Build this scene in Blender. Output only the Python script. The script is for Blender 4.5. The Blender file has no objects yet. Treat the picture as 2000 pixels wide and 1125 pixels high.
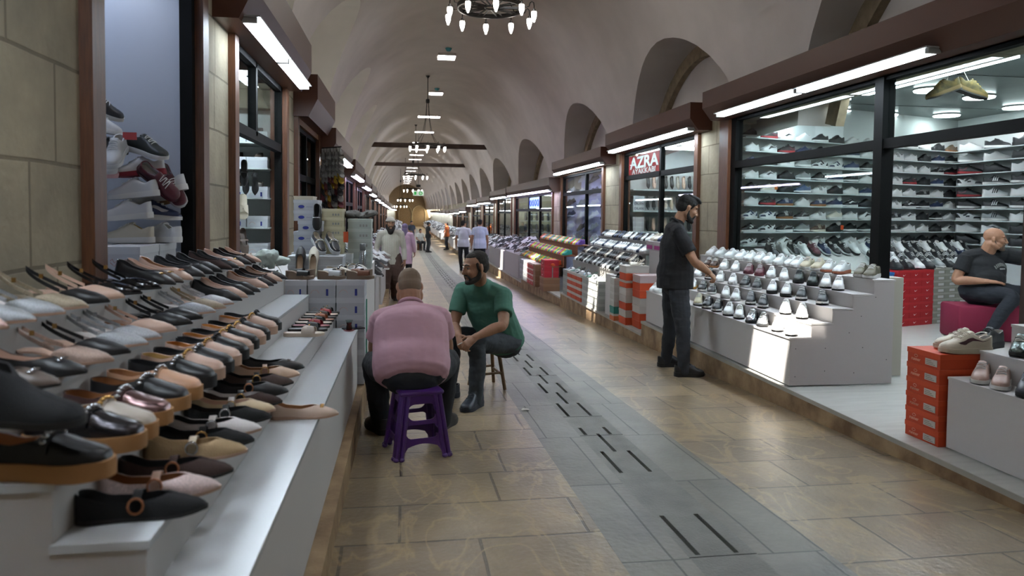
import bpy, bmesh, math, random
from mathutils import Vector, Matrix, Euler
from mathutils import noise as mnoise
from math import sin, cos, pi, radians, sqrt
SC = bpy.context.scene
COL = SC.collection
rnd = random.Random(7)

def fz(y):                       # height of the sloping street floor
    return -.042*y + .00042*y*y if y < 50 else -1.05

def lin(c):
    if isinstance(c, str):
        c = tuple(int(c[i:i+2], 16)/255 for i in (0, 2, 4))
    return tuple(((v/12.92) if v <= .04045 else ((v+.055)/1.055)**2.4) for v in c)

MATS = {}
def mat(name, col='808080', rough=.6, metal=0, emit=None, es=0, noise=0, nscale=8, bump=0, bscale=60, spec=.5, col2=None, trans=0, coat=0, stretch=None):
    if name in MATS: return MATS[name]
    m = bpy.data.materials.new(name); m.use_nodes = True
    nt = m.node_tree; b = nt.nodes['Principled BSDF']
    c = lin(col)
    b.inputs['Base Color'].default_value = (*c, 1)
    b.inputs['Roughness'].default_value = rough
    b.inputs['Metallic'].default_value = metal
    b.inputs['Specular IOR Level'].default_value = spec
    if coat: b.inputs['Coat Weight'].default_value = coat
    if trans: b.inputs['Transmission Weight'].default_value = trans
    if emit:
        b.inputs['Emission Color'].default_value = (*lin(emit), 1)
        b.inputs['Emission Strength'].default_value = es
    if noise or bump:
        tc = nt.nodes.new('ShaderNodeTexCoord'); v = tc.outputs['Object']
        if stretch:
            mp = nt.nodes.new('ShaderNodeMapping'); mp.inputs['Scale'].default_value = stretch
            nt.links.new(v, mp.inputs['Vector']); v = mp.outputs['Vector']
    if noise:
        n = nt.nodes.new('ShaderNodeTexNoise'); n.inputs['Scale'].default_value = nscale; n.inputs['Detail'].default_value = 4
        nt.links.new(v, n.inputs['Vector'])
        r = nt.nodes.new('ShaderNodeValToRGB')
        c2 = lin(col2) if col2 else tuple(x*(1-noise) for x in c)
        r.color_ramp.elements[0].color = (*c2, 1); r.color_ramp.elements[1].color = (*c, 1)
        r.color_ramp.elements[0].position = .32; r.color_ramp.elements[1].position = .68
        nt.links.new(n.outputs['Fac'], r.inputs['Fac']); nt.links.new(r.outputs['Color'], b.inputs['Base Color'])
    if bump:
        n2 = nt.nodes.new('ShaderNodeTexNoise'); n2.inputs['Scale'].default_value = bscale; n2.inputs['Detail'].default_value = 3
        nt.links.new(v, n2.inputs['Vector'])
        bp = nt.nodes.new('ShaderNodeBump'); bp.inputs['Strength'].default_value = bump; bp.inputs['Distance'].default_value = .01
        nt.links.new(n2.outputs['Fac'], bp.inputs['Height']); nt.links.new(bp.outputs['Normal'], b.inputs['Normal'])
    MATS[name] = m
    return m

def brickmat(name, c1, c2, mortar, rough, scale, bw, rh, ms, axes='xy', vein=None, bump=.3, off=.5, tint=None):
    m = bpy.data.materials.new(name); m.use_nodes = True; nt = m.node_tree; N = nt.nodes.new; L = nt.links.new
    b = nt.nodes['Principled BSDF']; b.inputs['Roughness'].default_value = rough
    tc = N('ShaderNodeTexCoord'); sp = N('ShaderNodeSeparateXYZ'); cb = N('ShaderNodeCombineXYZ')
    L(tc.outputs['Object'], sp.inputs[0])
    L(sp.outputs['xyz'.index(axes[0])], cb.inputs[0]); L(sp.outputs['xyz'.index(axes[1])], cb.inputs[1])
    # slight wobble of the joints
    nz = N('ShaderNodeTexNoise'); nz.inputs['Scale'].default_value = 2.2; L(tc.outputs['Object'], nz.inputs['Vector'])
    mx = N('ShaderNodeMix'); mx.data_type = 'VECTOR'; mx.inputs[0].default_value = .018
    L(cb.outputs[0], mx.inputs[4]); L(nz.outputs['Color'], mx.inputs[5])
    br = N('ShaderNodeTexBrick'); br.inputs['Scale'].default_value = scale
    br.inputs['Brick Width'].default_value = bw; br.inputs['Row Height'].default_value = rh
    br.inputs['Mortar Size'].default_value = ms; br.inputs['Mortar Smooth'].default_value = .3; br.offset = off; br.squash = .7; br.squash_frequency = 3
    br.inputs['Color1'].default_value = (*lin(c1), 1); br.inputs['Color2'].default_value = (*lin(c2), 1); br.inputs['Mortar'].default_value = (*lin(mortar), 1)
    L(mx.outputs[1], br.inputs['Vector'])
    n1 = N('ShaderNodeTexNoise'); n1.inputs['Scale'].default_value = 1.6; n1.inputs['Detail'].default_value = 6; n1.inputs['Roughness'].default_value = .65
    L(tc.outputs['Object'], n1.inputs['Vector'])
    r = N('ShaderNodeValToRGB'); r.color_ramp.elements[0].color = (.52, .5, .5, 1); r.color_ramp.elements[1].color = (1.25, 1.2, 1.1, 1)
    r.color_ramp.elements[0].position = .3; r.color_ramp.elements[1].position = .7
    L(n1.outputs['Fac'], r.inputs['Fac'])
    mu = N('ShaderNodeMix'); mu.data_type = 'RGBA'; mu.blend_type = 'MULTIPLY'; mu.inputs[0].default_value = .75
    L(br.outputs['Color'], mu.inputs[6]); L(r.outputs['Color'], mu.inputs[7])
    out = mu.outputs[2]
    if vein:
        w = N('ShaderNodeTexNoise'); w.inputs['Scale'].default_value = 3.0; w.inputs['Detail'].default_value = 5; w.inputs['Distortion'].default_value = 1.2
        mp = N('ShaderNodeMapping'); mp.inputs['Scale'].default_value = (1, .45, 1); mp.inputs['Rotation'].default_value = (0, 0, .5)
        L(tc.outputs['Object'], mp.inputs['Vector']); L(mp.outputs['Vector'], w.inputs['Vector'])
        r2 = N('ShaderNodeValToRGB'); e = r2.color_ramp.elements
        e[0].position = .47; e[0].color = (0, 0, 0, 1); e[1].position = .53; e[1].color = (0, 0, 0, 1)
        q = e.new(.5); q.color = (.75, .75, .75, 1)
        L(w.outputs['Fac'], r2.inputs['Fac'])
        m2 = N('ShaderNodeMix'); m2.data_type = 'RGBA'; m2.inputs[7].default_value = (*lin(vein), 1)
        L(r2.outputs['Color'], m2.inputs[0]); L(out, m2.inputs[6]); out = m2.outputs[2]
    L(out, b.inputs['Base Color'])
    n3 = N('ShaderNodeTexNoise'); n3.inputs['Scale'].default_value = 35; L(tc.outputs['Object'], n3.inputs['Vector'])
    ad = N('ShaderNodeMath'); ad.operation = 'MULTIPLY_ADD'; ad.inputs[1].default_value = -1.5
    L(br.outputs['Fac'], ad.inputs[0]); L(n3.outputs['Fac'], ad.inputs[2])
    bp = N('ShaderNodeBump'); bp.inputs['Strength'].default_value = bump; bp.inputs['Distance'].default_value = .006
    L(ad.outputs[0], bp.inputs['Height']); L(bp.outputs['Normal'], b.inputs['Normal'])
    MATS[name] = m
    return m

def glassmat(name, tint='eef4f2', refl=.1):
    m = bpy.data.materials.new(name); m.use_nodes = True; nt = m.node_tree; N = nt.nodes.new; L = nt.links.new
    nt.nodes.remove(nt.nodes['Principled BSDF'])
    t = N('ShaderNodeBsdfTransparent'); t.inputs[0].default_value = (*lin(tint), 1)
    g = N('ShaderNodeBsdfGlossy'); g.inputs['Roughness'].default_value = .02
    ge = N('ShaderNodeNewGeometry'); dt = N('ShaderNodeVectorMath'); dt.operation = 'DOT_PRODUCT'; L(ge.outputs['Incoming'], dt.inputs[0]); L(ge.outputs['Normal'], dt.inputs[1])
    def M(op, a, b_):
        q = N('ShaderNodeMath'); q.operation = op
        for i, x in enumerate((a, b_)):
            if x is None: continue
            if isinstance(x, (int, float)): q.inputs[i].default_value = x
            else: L(x, q.inputs[i])
        return q.outputs[0]
    k = M('POWER', M('SUBTRACT', 1, M('ABSOLUTE', dt.outputs['Value'], None)), 5)
    fr = M('MULTIPLY_ADD', k, .9) ; fr.node.inputs[2].default_value = .02
    mx = N('ShaderNodeMixShader'); L(fr, mx.inputs[0]); L(t.outputs[0], mx.inputs[1]); L(g.outputs[0], mx.inputs[2])
    L(mx.outputs[0], nt.nodes['Material Output'].inputs[0])
    MATS[name] = m
    return m

def paneemit(name, col, es, mixf):
    m = bpy.data.materials.new(name); m.use_nodes = True; nt = m.node_tree; N = nt.nodes.new; L = nt.links.new
    nt.nodes.remove(nt.nodes['Principled BSDF'])
    t = N('ShaderNodeBsdfTransparent'); e = N('ShaderNodeEmission'); e.inputs[0].default_value = (*lin(col), 1); e.inputs[1].default_value = es
    mx = N('ShaderNodeMixShader'); mx.inputs[0].default_value = mixf; L(t.outputs[0], mx.inputs[1]); L(e.outputs[0], mx.inputs[2])
    L(mx.outputs[0], nt.nodes['Material Output'].inputs[0])
    MATS[name] = m
    return m

class MB:
    """collects polygons of ONE mesh"""
    def __init__(s): s.v = []; s.f = []; s.m = []
    def add(s, vs, fs, m=0):
        o = len(s.v); s.v += [tuple(p) for p in vs]
        s.f += [tuple(i+o for i in f) for f in fs]; s.m += [m]*len(fs)
        return s
    def quad(s, a, b, c, d, m=0): return s.add([a, b, c, d], [(0, 1, 2, 3)], m)
    def box(s, x0, y0, z0, x1, y1, z1, m=0, M=None):
        vs = [Vector((x, y, z)) for x in (x0, x1) for y in (y0, y1) for z in (z0, z1)]
        if M is not None: vs = [M @ p for p in vs]
        return s.add(vs, [(0, 1, 3, 2), (4, 6, 7, 5), (0, 4, 5, 1), (2, 3, 7, 6), (0, 2, 6, 4), (1, 5, 7, 3)], m)
    def cbox(s, c, d, m=0, M=None):
        return s.box(c[0]-d[0]/2, c[1]-d[1]/2, c[2]-d[2]/2, c[0]+d[0]/2, c[1]+d[1]/2, c[2]+d[2]/2, m, M)
    def rings(s, rs, m=0, closed=True, cap=True, M=None):
        n = len(rs[0]); vs = [Vector(p) for r in rs for p in r]
        if M is not None: vs = [M @ p for p in vs]
        fs = []
        for i in range(len(rs)-1):
            for j in range(n if closed else n-1):
                k = (j+1) % n
                fs.append((i*n+j, i*n+k, (i+1)*n+k, (i+1)*n+j))
        if cap and closed: fs += [tuple(range(n))[::-1], tuple(range((len(rs)-1)*n, len(rs)*n))]
        return s.add(vs, fs, m)
    def prism(s, poly, axis, a, b, m=0, M=None):
        def P(p, w):
            q = [p[0], p[1]]; q.insert(axis, w); return q
        return s.rings([[P(p, a) for p in poly], [P(p, b) for p in poly]], m, M=M)
    def tube(s, path, r, n=8, m=0, cap=True, closed=False):
        P = [Vector(p) for p in path]; rs = []; up = None
        for i, p in enumerate(P):
            if closed: t = (P[(i+1) % len(P)]-P[i-1])
            else: t = (P[min(i+1, len(P)-1)]-P[max(i-1, 0)])
            t.normalize()
            if up is None:
                up = Vector((0, 0, 1)) if abs(t.z) < .9 else Vector((1, 0, 0))
            a = t.cross(up)
            if a.length < 1e-5: a = t.orthogonal()
            a.normalize(); b = a.cross(t); up = b
            ri = r[i] if isinstance(r, (list, tuple)) else r
            rs.append([p+a*ri*cos(2*pi*k/n)+b*ri*sin(2*pi*k/n) for k in range(n)])
        if closed: rs.append(rs[0])
        return s.rings(rs, m, cap=cap and not closed)
    def lathe(s, prof, c=(0, 0, 0), n=16, m=0, M=None):
        return s.rings([[(c[0]+r*cos(2*pi*k/n), c[1]+r*sin(2*pi*k/n), c[2]+z) for k in range(n)] for r, z in prof], m, M=M)
    def ell(s, c, r, n=12, m=0, M=None):
        rs = [[(c[0]+r[0]*sin(pi*i/n)*cos(pi*2*k/(2*n)), c[1]+r[1]*sin(pi*i/n)*sin(pi*2*k/(2*n)), c[2]+r[2]*cos(pi*i/n)) for k in range(2*n)] for i in range(n+1)]
        rs[0] = [(c[0]+1e-5*cos(k), c[1]+1e-5*sin(k), c[2]+r[2]) for k in range(2*n)]
        return s.rings(rs[::-1], m, M=M)
    def mesh(s, name, mats, smooth=40, fix=True):
        me = bpy.data.meshes.new(name)
        me.from_pydata(s.v, [], s.f)
        for x in (mats if isinstance(mats, (list, tuple)) else [mats]): me.materials.append(x)
        if any(s.m): me.polygons.foreach_set('material_index', s.m)
        me.update()
        if fix:
            b = bmesh.new(); b.from_mesh(me); bmesh.ops.remove_doubles(b, verts=b.verts, dist=1e-6)
            bmesh.ops.recalc_face_normals(b, faces=b.faces); b.to_mesh(me); b.free()
        if smooth:
            me.polygons.foreach_set('use_smooth', [True]*len(me.polygons)); me.set_sharp_from_angle(angle=radians(smooth))
        return me
    def build(s, name, mats, parent=None, smooth=40, loc=None, fix=True):
        o = bpy.data.objects.new(name, s.mesh(name, mats, smooth, fix)); COL.objects.link(o)
        if parent: o.parent = parent
        if loc: o.location = loc
        return o

def tag(o, label=None, cat=None, group=None, kind=None):
    if label: o['label'] = label
    if cat: o['category'] = cat
    if group: o['group'] = group
    if kind: o['kind'] = kind
    return o
def struct(o): o['kind'] = 'structure'; return o
def empty(name, loc=(0, 0, 0), rz=0, rot=None):
    o = bpy.data.objects.new(name, None); COL.objects.link(o); o.location = loc
    o.rotation_euler = rot if rot else (0, 0, rz); o.empty_display_size = .05
    return o
def inst(name, mesh, parent, mats=None):
    o = bpy.data.objects.new(name, mesh); COL.objects.link(o); o.parent = parent
    if mats:
        for i, m in enumerate(mats):
            if m is not None and i < len(o.material_slots):
                o.material_slots[i].link = 'OBJECT'; o.material_slots[i].material = m
    return o
def text(name, body, size, m, parent=None, M=None, ext=.001, bold=0, xs=1, align='CENTER'):
    cu = bpy.data.curves.new(name, 'FONT'); cu.body = body; cu.size = size; cu.extrude = ext; cu.align_x = align; cu.align_y = 'CENTER'; cu.offset = bold
    o = bpy.data.objects.new(name, cu); COL.objects.link(o)
    dg = bpy.context.evaluated_depsgraph_get(); me = bpy.data.meshes.new_from_object(o.evaluated_get(dg))
    bpy.data.objects.remove(o); bpy.data.curves.remove(cu)
    me.name = name; me.materials.clear(); me.materials.append(m)
    T = (M if M is not None else Matrix()) @ Matrix.Diagonal((xs, 1, 1, 1))
    me.transform(T)
    o = bpy.data.objects.new(name, me); COL.objects.link(o)
    if parent: o.parent = parent
    return o
def tab(t, T):                    # smooth table lookup, T = [(t, value), ...]
    if t <= T[0][0]: return T[0][1]
    for (a, va), (b, vb) in zip(T, T[1:]):
        if t <= b:
            u = (t-a)/(b-a); u = u*u*(3-2*u)*.5+u*.5
            return va+(vb-va)*u
    return T[-1][1]
ORD = ['first', 'second', 'third', 'fourth', 'fifth', 'sixth', 'seventh', 'eighth', 'ninth', 'tenth', 'eleventh', 'twelfth', 'thirteenth', 'fourteenth', 'fifteenth', 'sixteenth', 'seventeenth', 'eighteenth', 'nineteenth', 'twentieth']+['twenty-'+q for q in ('first','second','third','fourth','fifth','sixth','seventh','eighth','ninth')]
# ------------------------------------------------------------ materials of the place
M_plaster = mat('plaster', 'd8cec7', .9, noise=.1, nscale=1.5, bump=.12, bscale=25)
M_rib = mat('rib_stone', '9d8a70', .9, noise=.35, nscale=9, bump=.3)
M_stone = brickmat('stone_blocks', 'aaa28e', '9f9784', '7c7464', .9, 1, .62, .36, .008, 'yz', bump=.5)
M_curb = mat('curb_stone', 'a58c6a', .75, noise=.5, nscale=5, bump=.3, col2='6d543a')
M_beige = brickmat('beige_slabs', '97886f', '847662', '5a5245', .3, 1, .82, .43, .008, 'xy', vein='a48f6a', bump=.4, off=.41)
M_grey = brickmat('grey_slabs', '7d7c74', '727168', '4b4a45', .42, 1, .31, .9, .006, 'xy', bump=.35)
M_drain = mat('drain_stone', '77776f', .5, noise=.3, nscale=6, bump=.35, bscale=90)
M_dark = mat('dark_gap', '0d0d0c', .9)
M_wood = mat('brown_wood', '623a20', .45, noise=.45, nscale=6, bump=.1, stretch=(14, 14, 1.2))
M_woodh = mat('brown_wood_beam', '7d5128', .45, noise=.35, nscale=6, stretch=(14, 1.2, 14))
M_wooddk = mat('dark_wood', '3a2116', .5, noise=.4, nscale=7, stretch=(10, 10, 1.5))
M_awn = mat('brown_shutter_box', '4b2a1c', .42, spec=.5)
M_steel = mat('black_steel', '050606', .6, spec=.12)
M_glass = glassmat('window_glass')
M_tube = mat('tube_light', 'ffffff', .5, emit='e4f2ff', es=60)
M_tubew = mat('tube_light_violet', 'ffffff', .5, emit='ddd2ff', es=45)
M_tubecap = mat('tube_cap', '9a9a98', .4)
M_white = mat('white_board', 'c9c6c4', .45)
M_whitegl = mat('glossy_white_board', 'd5d9dc', .22, spec=.5)
M_inwall = mat('shop_inside_wall', 'e9eeed', .55)
M_inceil = mat('shop_ceiling_panel', '8d9796', .3, noise=.45, nscale=1.3)
M_infloor = mat('pale_laminate', 'bfc0ba', .3, noise=.16, nscale=3, stretch=(1, 7, 1))
M_sky = paneemit('skylight_glazing', 'f4f8ff', 70, .6)
M_iron = mat('black_iron', '1b1714', .5, metal=.4)
M_bulb = mat('lamp_glass', 'ffffff', .4, emit='fff6ea', es=24)
M_bulbcup = mat('lamp_cup', '2a211a', .5)
M_shelf = mat('shelf_edge_white', 'd2dbda', .4)

XL, XR, YB, YF = -1.25, 3.9, -4.0, 112.0
def CXf(y): return 1.38-.0095*y
ZC = 6.45
def prof(side, y):                           # half width, rise, spring height, exponent of the vault profile
    return 3.05, ZC-2.2, 2.2, 2.15
def vx(side, h, y=8):
    a, b, zs, e = prof(side, y); u = min(1, max(0, (h-zs)/b)); return CXf(y)+side*a*(1-u**e)**(1/e)
# --- floor (one sheet following the slope, with the drain strip apart)
ys = [YB+i*.75 for i in range(int((YF-YB)/.75)+1)]+[YF]
def strip(x0, x1, nx, dz=0):
    mb = MB()
    xs = [x0+(x1-x0)*i/nx for i in range(nx+1)]
    mb.rings([[(x, y, fz(y)+dz) for x in xs] for y in ys], closed=False)
    return mb
f1 = strip(-1.3, .88, 3); f2 = strip(1.765, 4.0, 3)
f1.f += [tuple(i+len(f1.v) for i in f) for f in f2.f]; f1.m += f2.m; f1.v += f2.v
fl = struct(f1.build('floor', M_beige, fix=False))
def gs(x0, x1):
    m = strip(x0, x1, 1); return m
g = gs(.88, 1.17); g2 = gs(1.465, 1.765); g.f += [tuple(i+len(g.v) for i in f) for f in g2.f]; g.m += g2.m; g.v += g2.v
struct(g.build('floor_grey_slabs', M_grey, fix=False))
ac = [(2.77, 3.2), (3.83, 4.24), (4.62, 4.8)]; bc = [(4.23, 4.64)]
for k in range(-5, 0): ac.append((2.77+.8*k-.2, 3.2+.8*k-.2))
k = 0
while 5.13+.8*k < 50: ac.append((5.13+.8*k, 5.55+.8*k)); bc.append((5.53+.8*k, 5.95+.8*k)); k += 1
dm = MB()
slots = [(1.205, 1.228, a, b) for a, b in ac]+[(1.29, 1.312, a, b) for a, b in bc]+[(1.375, 1.398, a, b) for a, b in ac]
xs = sorted({1.17, 1.205, 1.228, 1.29, 1.312, 1.375, 1.398, 1.465})
yy = sorted({YB, YF} | {q for s_ in slots for q in s_[2:]} | set(ys))
for j in range(len(yy)-1):
    ym = (yy[j]+yy[j+1])/2
    for i in range(len(xs)-1):
        xm = (xs[i]+xs[i+1])/2
        if any(s_[0] < xm < s_[1] and s_[2] < ym < s_[3] for s_ in slots): continue
        dm.quad((xs[i], yy[j], fz(yy[j])), (xs[i+1], yy[j], fz(yy[j])), (xs[i+1], yy[j+1], fz(yy[j+1])), (xs[i], yy[j+1], fz(yy[j+1])), 0)
for a, b, c, d in slots:
    if d > 26: continue
    p = [(a, c), (b, c), (b, d), (a, d)]
    for q in range(4):
        (x0, y0), (x1, y1) = p[q], p[(q+1) % 4]
        dm.quad((x0, y0, fz(y0)), (x1, y1, fz(y1)), (x1, y1, fz(y1)-.07), (x0, y0, fz(y0)-.07), 0)
for j in range(len(ys)-1):
    dm.quad((1.17, ys[j], fz(ys[j])-.07), (1.465, ys[j], fz(ys[j])-.07), (1.465, ys[j+1], fz(ys[j+1])-.07), (1.17, ys[j+1], fz(ys[j+1])-.07), 1)
for y in [a-.02 for a, b in ac if a > 0][::2]:
    dm.box(1.17, y-.003, fz(y)-.01, 1.465, y+.003, fz(y)+.0006, 1)
struct(dm.build('floor_drain', [M_drain, M_dark], fix=False))

# --- shops along the right: y0, y1, header z, transom z, sill platform z, mullions, kind
SHOPS_R = [(1.0, 8.3, 2.42, 1.93, -.04), (9.2, 12.45, 2.38, 1.93, -.20), (13.75, 17.45, 2.2, 1.76, -.28),
           (18.6, 25.0, 1.84, 1.38, -.42), (25.9, 30.0, 1.86, 1.3, -.52), (31.0, 35.3, 1.66, 1.2, -.6), (36.4, 41, 1.6, 1.1, -.66), (43, 47, 1.5, 1.0, -.7), (48, 52, 1.45, 1.0, -.7), (53, 57, 1.4, 1, -.7)]
SHOPS_L = [(3.15, 4.6, 2.85, 9, .05), (5.55, 7.75, 2.56, 1.93, -.1), (8.65, 10.6, 2.3, 1.7, -.2), (11.3, 14.2, 2.15, 1.6, -.3), (15.4, 18.2, 2.0, 1.45, -.4), (19.2, 22.2, 1.9, 1.4, -.45),
           (23.2, 26.5, 1.85, 1.3, -.5), (27.6, 31, 1.75, 1.2, -.55), (32, 36, 1.7, 1.2, -.6), (37.5, 41.5, 1.65, 1.1, -.65), (43, 47, 1.6, 1.1, -.65), (48.5, 53, 1.55, 1, -.7)]
# lunettes (centre y, half width) over each shop
LUN_R = [(5.2, 2.3), (11.0, 2.3), (16.5, 2.35), (23.2, 2.9), (29.9, 2.9), (35.3, 2.2), (40.4, 2.4), (45.6, 2.3), (50.8, 2.3), (56, 2.3)]
LUN_L = [(2.6, 2.4), (7.9, 2.4), (13.2, 2.4), (18.5, 2.4), (23.9, 2.4), (29.2, 2.4), (34.5, 2.4), (39.8, 2.4), (45.1, 2.4), (50.4, 2.4), (55.7, 2.4)]
LUN_R += [(61.4+5.4*k, 2.3) for k in range(9)]; LUN_L += [(61+5.4*k, 2.4) for k in range(9)]
XW = {1: 4.75, -1: -2.2}
LH = {1: 1.83, -1: 2.9}
def lun(side, y):
    for c, w in (LUN_R if side > 0 else LUN_L):
        u = (y-c)/w
        if abs(u) < 1: return 2.6+LH[side]*(1-abs(u)**1.9)**.6
    return 2.6
SKYY = [-1.2, 4.2, 9.7, 15.2, 20.7, 26.3, 32, 37.5, 43, 47.5, 52, 56.5]+[62+5.4*k for k in range(9)]
skz = []
vm = MB()
for side in (1, -1):
    Y = set()
    y = YB
    while y < YF: Y.add(round(y, 3)); y += .3
    for c, w in (LUN_R if side > 0 else LUN_L):
        for u in (-1, -.985, -.95, -.9, -.82, -.7, -.55, -.35, 0, .35, .55, .7, .82, .9, .95, .985, 1): Y.add(round(c+u*w, 3))
    for s_ in SKYY: Y |= {s_-.3, s_+.3}
    Y = sorted(Y | {YF})
    NT = 26; rs = []; rows = []
    for y in Y:
        h0 = lun(side, y); CX = CXf(y); a_, b, zs, e = prof(side, y); x0 = vx(side, h0, y)
        r = []
        hw = .245 if y < 29 else .48               # half width of a skylight shaft
        for i in range(NT+1):
            # walk up the profile from the lunette edge to the edge of the skylights, then to the crown
            u = i/NT
            hmax = ZC
            # parameter: fraction of remaining width, denser at the spring
            if i == NT: x = CX
            else:
                a0 = ((max(h0, zs)-zs)/b)
                ang = math.asin(min(1, a0))+ (pi/2-math.asin(min(1, a0)))*min(1, u*1.0)
                h = zs+b*sin(ang)
                x = vx(side, h, y)
                if abs(x-CX) < hw or i == NT-1: x = CX+side*hw
            ax = min(1, abs(x-CX)/a_)
            h = zs+b*(max(0, 1-ax**e))**(1/e)
            if i == 0: h = h0; x = x0
            r.append((x, y, h+fz(y)))
        rows.append(r)
    n = NT+1; o = len(vm.v); vm.v += [p for r in rows for p in r]
    for j in range(len(Y)-1):
        ym = (Y[j]+Y[j+1])/2
        for i in range(NT):
            if i == NT-1 and any(abs(ym-s_) < .3 for s_ in SKYY): continue
            vm.f.append((o+j*n+i, o+j*n+i+1, o+(j+1)*n+i+1, o+(j+1)*n+i)); vm.m.append(0)
        # soffit of the lunette out to its back wall
        a, b = rows[j][0], rows[j+1][0]
        if lun(side, Y[j]) > 2.61 or lun(side, Y[j+1]) > 2.61:
            vm.quad(a, b, (XW[side], b[1], b[2]), (XW[side], a[1], a[2]), 0)
        # straight wall beneath the spring line / down to the shop fronts
            vm.quad((XW[side], a[1], a[2]), (XW[side], b[1], b[2]), (XW[side], b[1], fz(b[1])+(2.85 if side > 0 else 3.0)), (XW[side], a[1], fz(a[1])+(2.85 if side > 0 else 3.0)), 0)
ceil_o = struct(vm.build('ceiling', M_plaster, fix=False, smooth=30))
# shafts and glazing of the skylights
for k, s_ in enumerate(SKYY):
    zt = ZC+fz(s_); m = MB(); hw = .245 if s_ < 29 else .48; CX = CXf(s_)
    for (xa, ya), (xb, yb) in [((-hw, -.3), (hw, -.3)), ((hw, -.3), (hw, .3)), ((hw, .3), (-hw, .3)), ((-hw, .3), (-hw, -.3))]:
        m.quad((CX+xa, s_+ya, zt-.08), (CX+xb, s_+yb, zt-.08), (CX+xb, s_+yb, zt+.12), (CX+xa, s_+ya, zt+.12))
    o = struct(m.build('window_%d' % (k+1), M_plaster, fix=False)); o['label'] = 'square skylight in the crown of the vault'
    struct(MB().box(CX-hw, s_-.3, zt+.03, CX+hw, s_+.3, zt+.05).build('skylight_pane', M_sky, o))
# stone ribs against the lunette walls on the right, and wall_left likewise
def rib(side, c, w, hscale):
    m = MB(); pts = []
    for i in range(25):
        u = -1+2*i/24; pts.append((c+u*w*.98, u))
    ring = []
    for y, u in pts:
        h = 2.6+hscale*(1-abs(u)**1.9)**.6 if abs(u) < 1 else 2.6
        z = h+fz(y); xw = XW[side]
        dy = u*.2; dz = -.2*(1-abs(u)**2)**.5
        ring.append([(xw-side*.0, y, z+.02), (xw-side*.1, y, z+.02), (xw-side*.1, y-dy, z+dz-.03), (xw, y-dy, z+dz-.03)])
    m.rings(ring)
    return m
for i, (c, w) in enumerate(LUN_R):
    struct(rib(1, c, w, LH[1]).build('trim_%d' % (i+1), M_rib, smooth=30))

# --- walls with openings
def wall(name, xf, xt, xk, shops, zt):
    """xf front plane, xt back of the thin piers, xk back of the thick upper wall"""
    m = MB(); y = YB
    def B(xa, ya, za, yb, zb_):
        if zb_ > za: m.box(min(xf, xa), ya, za, max(xf, xa), yb, zb_)
    for s_ in shops:
        e = s_[0]-.12; zh = s_[2]+.06
        B(xt, y, fz((y+e)/2)-.3, e, zh); B(xk, y, zh, e, zt+fz(y)); B(xk, e, zh, s_[1]+.12, zt+fz(s_[1])); y = s_[1]+.12
    B(xt, y, -1.4, YF, zt+fz(YF))
    return struct(m.build(name, M_stone, smooth=0))
wall('wall_right', XR, XR+.1, XR+.5, SHOPS_R, 2.95)
wall('wall_left', XL, XL-.1, XL-.6, SHOPS_L, 3.1)
struct(MB().box(-2.3, YF, -2, 4.9, YF+.2, 7).build('wall_far', M_rib, smooth=0))
struct(MB().box(-2.3, YB-.2, -2, 4.9, YB, 7).build('wall_near_added', M_plaster, smooth=0))  # unseen wall added behind the camera to keep outside light out
# raised stone platforms in front of the shops
pm = MB()
pls = [(-3.9, 8.6, -.04), (8.6, 13.3, -.2), (13.3, 17.9, -.3), (17.9, 25.4, -.45), (25.4, 30.6, -.55), (30.6, 36, -.62), (36, 42, -.68), (42, 50, -.72), (50, 112, -.75)]
for a, b, z in pls:
    pm.box(2.955, a, -1.6, 3.95, b, z-.03, 0); pm.box(2.945, a, z-.03, 3.95, b, z, 1)
struct(pm.build('floor_platform_right', [M_curb, mat('platform_top', 'a9a79f', .4, noise=.2, nscale=4)], smooth=0))
pm = MB()
for a, b, z in [(-4, 8.5, .0), (8.5, 11, -.12), (11, 15, -.25), (15, 19, -.35), (19, 26, -.45), (26, 36, -.55), (36, 112, -.7)]:
    pm.box(-1.3, a, -1.6, -.285, b, z)
struct(pm.build('floor_platform_left', M_curb, smooth=0))

# --- shutter boxes with tube lights
AW = [0]
def awning(side, y0, y1, zt, zb, lab, tubes=True, mt=None, span=None):
    xw = XR if side > 0 else XL
    d = -side*(.3 if side > 0 else .27)
    r = empty('shutter_box', (xw, (y0+y1)/2, zb))
    h = zt-zb; L = (y1-y0)/2
    poly = [(0.05*side, h), (d, h), (d, h*.42), (d*.62, 0), (0.05*side, 0)]
    MB().prism(poly, 1, -L, L).build('casing', M_awn, r, smooth=0)
    tag(r, lab, 'shutter box', 'brown shutter boxes over the shop fronts')
    if tubes:
        n = 2 if L > .8 else 1
        for i in range(n):
            lo_, hi_ = (-L+.12, L-.12) if span is None else (span[0]-(y0+y1)/2, span[1]-(y0+y1)/2)
            a = lo_+(hi_-lo_)*i/n; b = a+(hi_-lo_)/n-.06
            t = empty('tube_light', (xw+d*.8, (y0+y1)/2, zb+.02))
            tag(t, ('nearer' if i == 0 else 'farther')+' white tube light under the '+lab[lab.index('box'):], 'tube light', 'tube lights under the shutter boxes')
            MB().box(-.075, a-.05, .012, .075, b+.03, .022).build('housing', M_tubecap, t, smooth=0); MB().box(-.045, a, -.02, .045, b, .0115).build('diffuser', mt or M_tube, t, smooth=0)
            MB().box(-.048, a-.04, -.022, .048, a, .0115).build('end_cap', M_tubecap, t, smooth=0); MB().box(-.048, b, -.022, .048, b+.03, .0115).build('end_cap', M_tubecap, t, smooth=0)
    return r
awning(1, .6, 8.38, 2.79, 2.45, 'long brown shutter box over the big sneaker shop', span=(4.6, 8.05))
awning(1, 8.75, 12.65, 2.73, 2.38, 'brown shutter box over the shop with the red sign')
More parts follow.
